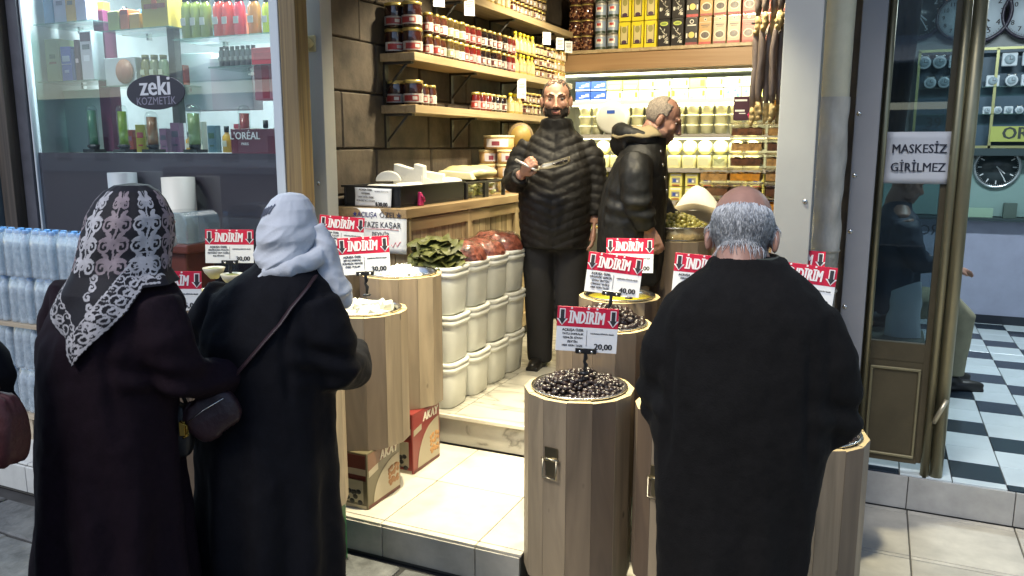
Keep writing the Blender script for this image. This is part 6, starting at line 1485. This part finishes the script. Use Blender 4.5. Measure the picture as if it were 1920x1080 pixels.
# ---- old man with white hair
om = person('bald old man with white hair in a long black coat, seen from behind', (-.282, 2.03, 0), radians(6))
TO = Matrix.Translation((-.016, .055, 1.530)) @ Matrix.Rotation(-.42, 4, 'X') @ Matrix.Scale(1.02, 4)
aro = [([(s*.12, 0, 1.24), (s*.208, .04, 1.10), (s*.15, .30, 1.12)], [.05, .042, .03]) for s in (1, -1)]
ob, ome = body(om, TO, [(.9, 0, 0, .1, .06), (1.0, 0, 0, .14, .08), (1.30, 0, 0, .15, .06), (1.38, 0, 0, .06, .05)], aro, [(Matrix.Translation((s*.15, .30, 1.12)) @ aim((-s*.5, 1, .1)), s, .9) for s in (1, -1)], SKIN2, .005)
face_bits(om, TO, mat('brow_grey', (.4, .4, .4), .7))
garment('long_coat', [(.22, -.01, -.02, .175, .17), (.6, -.01, -.01, .178, .17), (.85, 0, 0, .20, .17), (1.05, 0, 0, .222, .17), (1.2, .005, 0, .212, .165), (1.29, .005, -.0, .21, .152), (1.355, .005, -.005, .197, .135), (1.40, .005, -.005, .168, .115), (1.43, .005, .0, .130, .10), (1.455, .005, .01, .092, .09), (1.478, .005, .02, .080, .084)],
    [([(.012+s*.142, -.005, 1.345), (.012+s*.184, -.01, 1.24), (.014+s*.203, .03, 1.07), (s*.185, .17, 1.06), (s*.15, .27, 1.10)], [.066, .076, .075, .064, .056]) for s in (1, -1)], folds, OLD, om, .010, extra=lambda b: b.tube([(-.015*0+.085*sin(a*pi/6), .02-.088*cos(a*pi/6), 1.462+.010*cos(a*pi/6)) for a in range(-5, 6)], .011, 10))
for s in (-1, 1): shoe(om, s*.1, 0, BOOT)
MB().tube([(.075*sin(a*pi/8), .028-.078*cos(a*pi/8), 1.478) for a in range(-7, 8)], .006, 8, flat=1.0).build('shirt_collar', mat('collar_green', (.06, .065, .05), .8), om)
bt = BVHTree.FromPolygons([v.co for v in ome.vertices], [p.vertices for p in ome.polygons])
hb = MB(); hb2 = MB(); q = random.Random(21)
for k in range(5600):
    a = q.uniform(-1.85, 1.85); zz = q.uniform(-.028, .048)-.012*(abs(a) > 1.2)-(q.uniform(0, .02) if q.random() < .25 else 0)
    if abs(a) > 1.35 and zz < -.005: continue
    d = Vector((sin(a), -cos(a), 0)); o0 = TO @ (d*.2+Vector((0, -.018, zz))); dd = (TO.to_3x3() @ -d).normalized()
    hit = bt.ray_cast(o0, dd, .3)
    if hit[0] is None: continue
    p, n = hit[0], hit[1]
    if abs((TO.inverted() @ p).x) > .0735: continue
    L = q.uniform(.02, .05); sw_ = q.uniform(-.28, .28)+.25*noise.noise(Vector((a*3, zz*30, 2))); tang = Vector((n.y, -n.x, 0)).normalized()*sw_
    dn = (Vector((0, 0, -1))+tang); dn = (dn-n*dn.dot(n)).normalized(); pts = []; cur = p+n*.001
    for s in range(4):
        pts.append(cur.copy()); cur = cur+dn*(L/3); h_ = bt.find_nearest(cur); 
        if h_[0] is not None: cur = h_[0]+h_[1]*(.0015+.0013*(s+1)*q.uniform(.4, 1.3))
    (hb if q.random() < .7 else hb2).tube(pts, [.0012, .0012, .0009, .0004], 3)
hb.build('white_hair', mat('hair_white', (.70, .70, .70), .45), om); hb2.build('grey_hair', mat('hair_grey', (.36, .36, .37), .45), om)
shell(ome, TO, lambda q_: -.04 < q_.z < .045 and q_.y < .02 and abs(q_.x) < .071 and not (q_.z < -.0 and q_.y > -.035), .0015, 'short_hair', mat('hair_under', (.36, .38, .41), .7), om, .001)
b = MB()
for s in (-1, 1): b.tube([TO @ Vector((s*.080, -.03, .006)), TO @ Vector((s*.084, .0, .018)), TO @ Vector((s*.078, .09, .018))], .0022, 6)
b.tube([TO @ Vector((-.07, .1, .012)), TO @ Vector((0, .108, .016)), TO @ Vector((.07, .1, .012))], .002, 6); b.build('spectacles', mat('frame_dark', (.03, .03, .03), .3, .5), om)

# ---- shopkeeper with the beard
s1 = person('bearded shopkeeper in a black quilted jacket holding a steel scoop', (-1.86, 4.78, .325), radians(194.5))
TS = Matrix.Translation((0, .03, 1.715)) @ Matrix.Rotation(.10, 4, 'Z') @ Matrix.Rotation(-.12, 4, 'X') @ Matrix.Scale(1.07, 4) @ Matrix.Scale(1.08, 4, (1, 0, 0))
hp = Vector((.135, .335, 1.315)); HT = Matrix.Translation(hp+Vector((.035, -.055, -.045))) @ aim((-.45, .55, .62), (.65, .55, -.1))
ars = [([(.16, 0, 1.42), (.265, .05, 1.2), (.18, .27, 1.26)], [.045, .04, .032]), ([(-.16, 0, 1.42), (-.255, .0, 1.18), (-.25, .06, .95)], [.05, .045, .032])]
sb1, sme = body(s1, TS, [(.92, 0, 0, .12, .08), (1.0, 0, 0, .17, .12), (1.42, 0, 0, .19, .1), (1.52, 0, 0, .09, .07)], ars, [(HT, 1, 1.7), (Matrix.Translation((-.25, .07, .93)) @ aim((0, .2, -1), (-1, 0, 0)), -1, .6)], SKIN, .0055)
face_bits(s1, TS, mat('brow_black', (.012, .009, .007), .8))
BEA = mat('beard_dark', (.018, .012, .009), .85, nz=.4, nscale=120, bump=.6, bscale=260); HAI = mat('hair_brown', (.045, .03, .02), .8, nz=.4, nscale=120, bump=.5, bscale=260)
shell(sme, TS, lambda q_: q_.z < -.045+.25*max(0, abs(q_.x)-.04) and q_.y > .006 and q_.z > -.125 and abs(q_.x) < .066+.16*(q_.z+.05) and not (abs(q_.x) < .022 and -.078 < q_.z < -.055) and (abs(q_.x) > .03 or q_.z < -.042), .003, 'beard', BEA, s1, .002)
shell(sme, TS, lambda q_: q_.y > .07 and -.055 < q_.z < -.044 and abs(q_.x) < .034, .004, 'moustache', BEA, s1, .001)
shell(sme, TS, lambda q_: q_.z > -.01 and abs(q_.x) < .076 and ((q_.y < .02+.0*q_.z and abs(q_.x) > .062-.6*max(0, q_.z-.06)) or q_.y < -.035 or (q_.z > .075 and q_.y < .045 and noise.noise(q_*140) > -.25)) and not (q_.z < .01 and q_.y > -.02), .003, 'short_hair', HAI, s1, .0015)
MB().ell((0, .094, -.068), (.019, .008, .0045), 0, 12, 6, TS).build('lips', mat('lips', (.22, .07, .06), .5), s1)
QJ = mat('quilted_black', (.009, .008, .007), .62, nz=.15, nscale=30, bump=.15, bscale=90, spec=.3)
def quilt(co, n):
    ax = abs(co.x); arm = ax > .235
    ph = (co.z-(.42*ax if not arm else .42*.235-.15*(ax-.235)))/.058
    f = abs(sin(ph*pi)); zip_ = exp(-(co.x/.014)**2) if co.y > 0 and not arm else 0
    k = 1 if co.z < 1.50 else .4
    return .0075*(f**.5-.6)*k-.006*zip_+.004*noise.noise(co*18)+.003*noise.noise(co*45)
garment('quilted_jacket', [(.80, 0, .01, .215, .18), (.92, 0, .02, .228, .195), (1.1, 0, .03, .232, .205), (1.28, 0, .02, .228, .185), (1.40, 0, .0, .205, .15), (1.48, 0, 0, .165, .125), (1.53, 0, .0, .115, .105), (1.585, 0, .01, .098, .105), (1.60, 0, .012, .092, .10)],
    [([(.16, -.01, 1.43), (.225, .0, 1.35), (.268, .05, 1.20), (.235, .17, 1.205), (.19, .255, 1.25)], [.080, .082, .076, .068, .055]), ([(-.16, -.01, 1.43), (-.225, .0, 1.35), (-.258, .01, 1.18), (-.25, .05, 1.0)], [.080, .082, .074, .055])], quilt, QJ, s1, .009, sm=4)
trousers(s1, [(.03, .10, -.01, .082, .09), (.4, .10, 0, .092, .095), (.7, .105, 0, .108, .12), (.88, .10, 0, .115, .135)], mat('trousers_black', (.012, .011, .011), .85, nz=.2), None)
for s in (-1, 1): shoe(s1, s*.105, .0, BOOT, -s*.15)
sc = thing('scoop', 'long steel scoop with a few olives held by the bearded shopkeeper', 'scoop', tuple(s1.matrix_basis @ hp), radians(194.5-12))
b = MB(); b.tube([(.075, .0, .035), (.02, 0, .008), (-.035, 0, -.018), (-.06, 0, -.028)], [.0085, .0085, .008, .007], 10); b.build('handle', mat('scoop_handle', (.55, .53, .5), .3, .6), sc)
def scfn(u, v):
    x = -.05-.225*u; w = (.018+.022*sin(min(1, u*1.15)*pi*.62))*(1 if u < .9 else sqrt(max(0, 1-((u-.9)/.1)**2))*.9+.1); a = (v-.5)*2
    return (x, a*w, -.026+.075*u*.75+.020*a*a*(1 if u > .15 else .4)-.012*sin(pi*u))
b = MB(); b.grid(scfn, 24, 10); b.v = [tuple(Matrix.Rotation(-.6, 3, 'X') @ Vector(p_)) for p_ in b.v]; o = b.build('bowl', mat('scoop_steel', (.42, .38, .28), .3, .9, nz=.1), sc); o.modifiers.new('solid', 'SOLIDIFY').thickness = .002
b = MB()
for k in range(9): b.ell((-.17-.011*k, rnd.uniform(-.014, .014), .0115+.0062*k*.5), (.009, .007, .007), 0, 8, 6)
b.build('olive_pieces', OLB, sc)

# ---- shopkeeper looking down
s2 = person('shopkeeper in a black hooded jacket looking down to the right', (-1.27, 4.46, .325), radians(-80))
T4 = Matrix.Translation((0, .165, 1.575)) @ Matrix.Rotation(-.46, 4, 'X') @ Matrix.Scale(1.03, 4)
ar4 = [([(.2, .04, 1.38), (.255, .06, 1.12), (.22, .12, .98)], [.05, .042, .03]), ([(-.2, .04, 1.38), (-.255, .08, 1.12), (-.2, .24, 1.0)], [.05, .042, .03])]
b2, m2 = body(s2, T4, [(.92, 0, 0, .12, .08), (1.0, 0, .02, .15, .1), (1.36, 0, .05, .17, .08), (1.45, 0, .08, .08, .06)], ar4, [(Matrix.Translation((.22, .12, .98)) @ aim((0, .45, -1), (1, 0, 0)), 1, .7), (Matrix.Translation((-.2, .24, 1.0)) @ aim((.1, 1, -.3), (-.5, 0, 1)), -1, .9)], SKIN, .0055)
face_bits(s2, T4, mat('brow_black', (.012, .009, .007), .8), dy=-.009)
shell(m2, T4, lambda q_: q_.z > -.035 and abs(q_.x) < .077 and ((q_.y < -.02 if q_.z > .085 else q_.y < .015) and not (q_.z < .015 and q_.y > -.028)), .004, 'short_hair', mat('hair_salt', (.24, .20, .16), .8, nz=.4, nscale=120, bump=.5, bscale=260), s2, .0015)
shell(m2, T4, lambda q_: q_.y > .0 and -.13 < q_.z < -.05 and not (abs(q_.x) < .022 and -.078 < q_.z < -.056), .0012, 'stubble', mat('stubble', (.20, .11, .08), .8, nz=.2, nscale=80), s2, .0005)
PK = mat('parka_black', (.008, .008, .007), .58, nz=.2, nscale=20, bump=.35, bscale=30, spec=.35)
garment('hooded_jacket', [(.66, 0, -.01, .225, .185), (.85, 0, 0, .235, .19), (1.05, 0, .0, .24, .185), (1.2, 0, .02, .235, .175), (1.33, 0, .045, .215, .145), (1.41, 0, .06, .15, .12), (1.465, 0, .08, .095, .10), (1.50, 0, .095, .085, .09)],
    [([(.19, .03, 1.355), (.25, .04, 1.27), (.275, .06, 1.12), (.245, .11, .99)], [.082, .085, .078, .055]), ([(-.19, .03, 1.355), (-.25, .05, 1.27), (-.27, .09, 1.12), (-.22, .22, 1.0)], [.082, .085, .075, .055])], lambda c, n: folds(c, n, .010, .2), PK, s2, .011)
b = MB(); b.tube([(.105*sin(a*pi/7), .045-.115*cos(a*pi/7), 1.475+.035*cos(a*pi/7)) for a in range(-6, 7)], [.026, .036, .042, .046, .05, .052, .054, .052, .05, .046, .042, .036, .026], 14); b.tube([(-.09, .0, 1.44), (0, -.07, 1.44), (.09, .0, 1.44)], [.05, .07, .05], 12)
me = remesh(b, .009, 4); me.materials.clear(); me.materials.append(PK); displace(me, lambda c, n: .008*noise.noise(Vector((c.x*14, c.y*14, c.z*14)))); hd = put('hood', me, s2)
b = MB(); b.grid(lambda u, v: ((.075+.055*v)*sin((u-.5)*3.6+.75)+.012, .035-(.080+.075*v)*cos((u-.5)*3.6+.75), 1.53-.02*v-.035*v*v+.006*sin(u*22)), 18, 6); o = b.build('beige_lining', mat('lining_beige', (.30, .24, .13), .85, nz=.15, bump=.4, bscale=30), hd); o.modifiers.new('solid', 'SOLIDIFY').thickness = .010
b = MB()
for k in range(4): b.ell((.165-.01*k, .165+.012*k, 1.40-.07*k), (.010, .006, .010), 0, 10, 6)
b.build('snap_button', STEEL, s2)
trousers(s2, [(.03, .10, -.01, .085, .09), (.4, .10, 0, .09, .095), (.78, .105, 0, .115, .13)], mat('trousers_beige', (.36, .30, .20), .8, nz=.15), None)
for s in (-1, 1): shoe(s2, s*.105, .0, BOOT)

# ---- seated person in the clock shop
s3 = person('person in a dark blue jacket and beige trousers sitting behind the gold door glass', (.13, 5.85, .17), radians(-75))
T5 = Matrix.Translation((0, .05, 1.34)) @ Matrix.Rotation(-.3, 4, 'X')
body(s3, T5, [(.6, 0, 0, .12, .09), (1.15, 0, 0, .16, .08), (1.22, 0, 0, .08, .06)], [([(s*.2, 0, 1.12), (s*.26, .06, .9), (s*.18, .3, .82)], [.045, .04, .03]) for s in (1, -1)], [(Matrix.Translation((s*.18, .3, .82)) @ aim((-s*.2, 1, -.1)), s, .8) for s in (1, -1)], SKIN, .009)
face_bits(s3, T5, mat('brow_black', (.012, .009, .007), .8))
shell(bpy.data.objects[s3.children[0].name].data, T5, lambda q_: q_.z > .0 and (q_.y < .02 or q_.z > .075) and not (q_.z < .02 and q_.y > -.03), .006, 'hair', HAI, s3, .002)
garment('blue_jacket', [(.52, 0, -.02, .21, .17), (.8, 0, -.01, .21, .16), (1.0, 0, 0, .215, .15), (1.12, 0, 0, .19, .12), (1.18, 0, 0, .1, .09), (1.23, 0, .01, .08, .08)], [([(s*.18, 0, 1.09), (s*.25, .02, .98), (s*.27, .08, .86), (s*.2, .28, .82)], [.075, .075, .068, .05]) for s in (1, -1)], folds, mat('jacket_navy', (.014, .022, .045), .7, nz=.2), s3, .013)
b = MB()
for s in (-1, 1): b.tube([(s*.09, -.03, .56), (s*.11, .36, .56), (s*.11, .42, .50), (s*.11, .40, .10)], [.105, .085, .08, .062], 14)
me = remesh(b, .013, 4); me.materials.clear(); me.materials.append(mat('trousers_khaki', (.26, .245, .16), .85, nz=.15)); displace(me, lambda c, n: .006*noise.noise(c*12)); put('trousers', me, s3)
for s in (-1, 1): shoe(s3, s*.11, .42, BOOT)
stl = thing('stool', 'dark stool under the person in the clock shop', 'stool', (.13, 5.86, .17)); MB().lathe([(0, .41), (.17, .41), (.18, .43), (.17, .455), (0, .455)], 20).build('seat', BLACK, stl)
for k in range(4): MB().cyl((.13*cos(k*pi/2+.8), .13*sin(k*pi/2+.8), 0), (.1*cos(k*pi/2+.8), .1*sin(k*pi/2+.8), .42), .014, n=8).build('leg', BLACK, stl)
p = aty(1695, 585, 5.3); t = thing('white_bag', 'white plastic bag on the low cabinet inside the gold door', 'bag', (p.x, 5.3, .62)); b = MB(); b.grid(lambda u, v: ((.10+.02*noise.noise(Vector((u*6, v*4, 1))))*(1-.2*v)*cos(2*pi*u), .07*(1-.5*v)*sin(2*pi*u), .30*v+.04*v*sin(2*pi*u+2)), 24, 10, closed=True); b.build('bag_sheet', mat('bag_white', (.55, .6, .64), .5), t)
t = thing('low_cabinet', 'low dark cabinet inside the clock shop behind the door', 'cabinet', (.10, 5.25, .17)); MB().box((0, 0, .21), (.42, .5, .42)).build('carcass', mat('cabinet_dark', (.02, .022, .022), .4), t, bevel=.004); MB().box((0, 0, .435), (.45, .53, .025)).build('top', mat('cabinet_top', (.10, .11, .09), .35), t, bevel=.004)
t = thing('dark_sheet', 'dark wavy sheet hanging inside the door glass above the sign', 'curtain', (-.03, 4.62, 1.70)); b = MB(); b.grid(lambda u, v: ((u-.5)*.32+.03*(1-v)**3*-u+.05*v*v*u, .02*sin(u*26), v*1.5), 40, 10); o = b.build('cloth', mat('sheet_dark', (.012, .014, .02), .8), t); o.modifiers.new('solid', 'SOLIDIFY').thickness = .01  # dark wavy sheet behind the upper door glass
t = thing('reflection_panel', 'slanting dark panel imitating a canopy reflection across the top of the clock shop door', 'panel', (.05, 4.50, 2.62)); b = MB(); b.prism([(-.3, -.17), (.42, -.02), (.42, .5), (-.3, .5)], -.02, .02); b.build('board', mat('reflection_dark', (.018, .02, .024), .7), t)  # dark panel put in for the canopy reflected in the door glass

# ---- person leaving the picture at the left edge, and the bags
s5 = person('person in a black coat almost wholly outside the left edge of the picture', (-2.20, 1.06, 0), radians(70))
T6 = Matrix.Translation((0, .03, 1.53)); body(s5, T6, [(.9, 0, 0, .1, .06), (1.27, 0, 0, .14, .06), (1.37, 0, 0, .08, .06)], [([(s*.19, 0, 1.33), (s*.25, .0, 1.08), (s*.24, .1, .9)], [.045, .04, .03]) for s in (1, -1)], [(Matrix.Translation((s*.24, .1, .9)) @ aim((0, .2, -1), (s, 0, 0)), s, .9) for s in (1, -1)], SKIN, .009)
shell(bpy.data.objects[s5.children[0].name].data, T6, lambda q_: q_.z > -.02 and (q_.y < .03 or q_.z > .07), .008, 'hair', HAI, s5, .003)
garment('long_coat', [(.12, 0, 0, .18, .16), (.6, 0, 0, .19, .16), (1.0, 0, 0, .19, .15), (1.25, 0, 0, .2, .14), (1.34, 0, 0, .14, .1), (1.40, 0, 0, .08, .08)], [([(s*.17, 0, 1.3), (s*.24, .0, 1.18), (s*.25, .02, 1.05), (s*.24, .09, .93)], [.07, .07, .065, .05]) for s in (1, -1)], folds, NAV, s5, .013)
for s in (-1, 1): shoe(s5, s*.09, 0, BOOT)
def bag(name, label, p, rz, w, d, h, m, pw=3.2, kp=.24):
    t = thing(name, label, 'bag', p, rz)
    def fn(u, v):
        a = 2*pi*u; ca, sa = cos(a), sin(a); q_ = (abs(ca)**pw+abs(sa)**pw)**(-1/pw); k = sin(pi*min(.999, max(.001, v)))**kp
        return (w/2*q_*ca*(k*.9+.1), d/2*q_*sa*(k*(1-.35*v)), h*(v-.5)+.012*noise.noise(Vector((ca*3, sa*3, v*4))))
    b = MB(); b.grid(fn, 40, 24, closed=True); b.build('bag_body', m, t); return t
RB = mat('leather_red', (.060, .009, .010), .6, nz=.25, bump=.3, bscale=50)
p = EYE+ray(-42, 802)*1.80; t = bag('red_handbag', 'dark red leather handbag at the left edge of the picture', tuple(p), .25, .22, .11, .17, RB, 5.5, .13)
b = MB(); b.tube([(-.06, 0, .09), (-.05, 0, .12), (0, 0, .14), (.05, 0, .12), (.06, 0, .09)], .009, 8); b.build('handle', RB, t)
MB().lathe([(.022, 0), (.03, .002), (.03, .006), (.022, .008)], 16, T=Matrix.Translation((.05, -.06, .03)) @ Matrix.Rotation(pi/2, 4, 'X')).build('ring', mat('ring_dark', (.2, .19, .17), .25, 1), t)
LB_ = mat('leather_black', (.007, .007, .008), .5, nz=.2, bump=.25, bscale=50)
p = EYE+ray(330, 806)*2.40; t = bag('black_handbag', 'black handbag with a gold clasp beside the woman in the patterned scarf', tuple(p), .5, .105, .09, .17, LB_)
b = MB(); b.tube([(-.035, .01, .07), (-.02, .02, .10), (0, .02, .108), (.02, .02, .10), (.035, .01, .07)], .006, 8); b.build('handle', LB_, t)
b = MB(); b.box((.035, -.046, .02), (.018, .012, .045)); b.tube([(.03, -.05, .045), (.05, -.05, .03), (.05, -.05, .0), (.035, -.05, -.01)], .004, 6); b.build('gold_clasp', mat('clasp_gold', (.6, .42, .10), .2, 1), t, bevel=.002)
b = MB(); b.tube([(-.03+.014*cos(a), -.045, .06+.014*sin(a)) for a in [k*.5 for k in range(9)]], .003, 6); b.build('buckle', STEEL, t)
MR = mat('leather_maroon', (.026, .010, .014), .5, nz=.25, bump=.25, bscale=50)
p = EYE+ray(398, 776)*2.40; t = bag('maroon_bag', 'maroon shoulder bag hanging at the left side of the woman in black', tuple(p), .9, .165, .08, .13, MR)
t.rotation_euler = (.0, -.55, .75)
bv = BVHTree.FromPolygons([w2.matrix_basis @ v.co for v in cm2.vertices], [p_.vertices for p_ in cm2.polygons]); P_ = []
for u, v in ((606, 497), (590, 520), (570, 548), (548, 578), (524, 608), (498, 640), (470, 672), (446, 700), (425, 722)):
    h_ = bv.ray_cast(EYE, ray(u, v).normalized(), 5)
    if h_[0] is not None: P_.append(h_[0]+h_[1]*.007)
mi = (Matrix.Translation(t.location) @ t.rotation_euler.to_matrix().to_4x4()).inverted()
if len(P_) > 2:
    P_.append(P_[-1]*.45+(Vector(p)+Vector((0, 0, .06)))*.55); b = MB(); b.tube([mi @ x for x in P_], .0125, 8, flat=.3); b.build('strap', MR, t)
b = MB(); b.tube([(-.06, -.040, .03), (0, -.043, .035), (.06, -.040, .03)], .0018, 6); b.build('zip', STEEL, t)
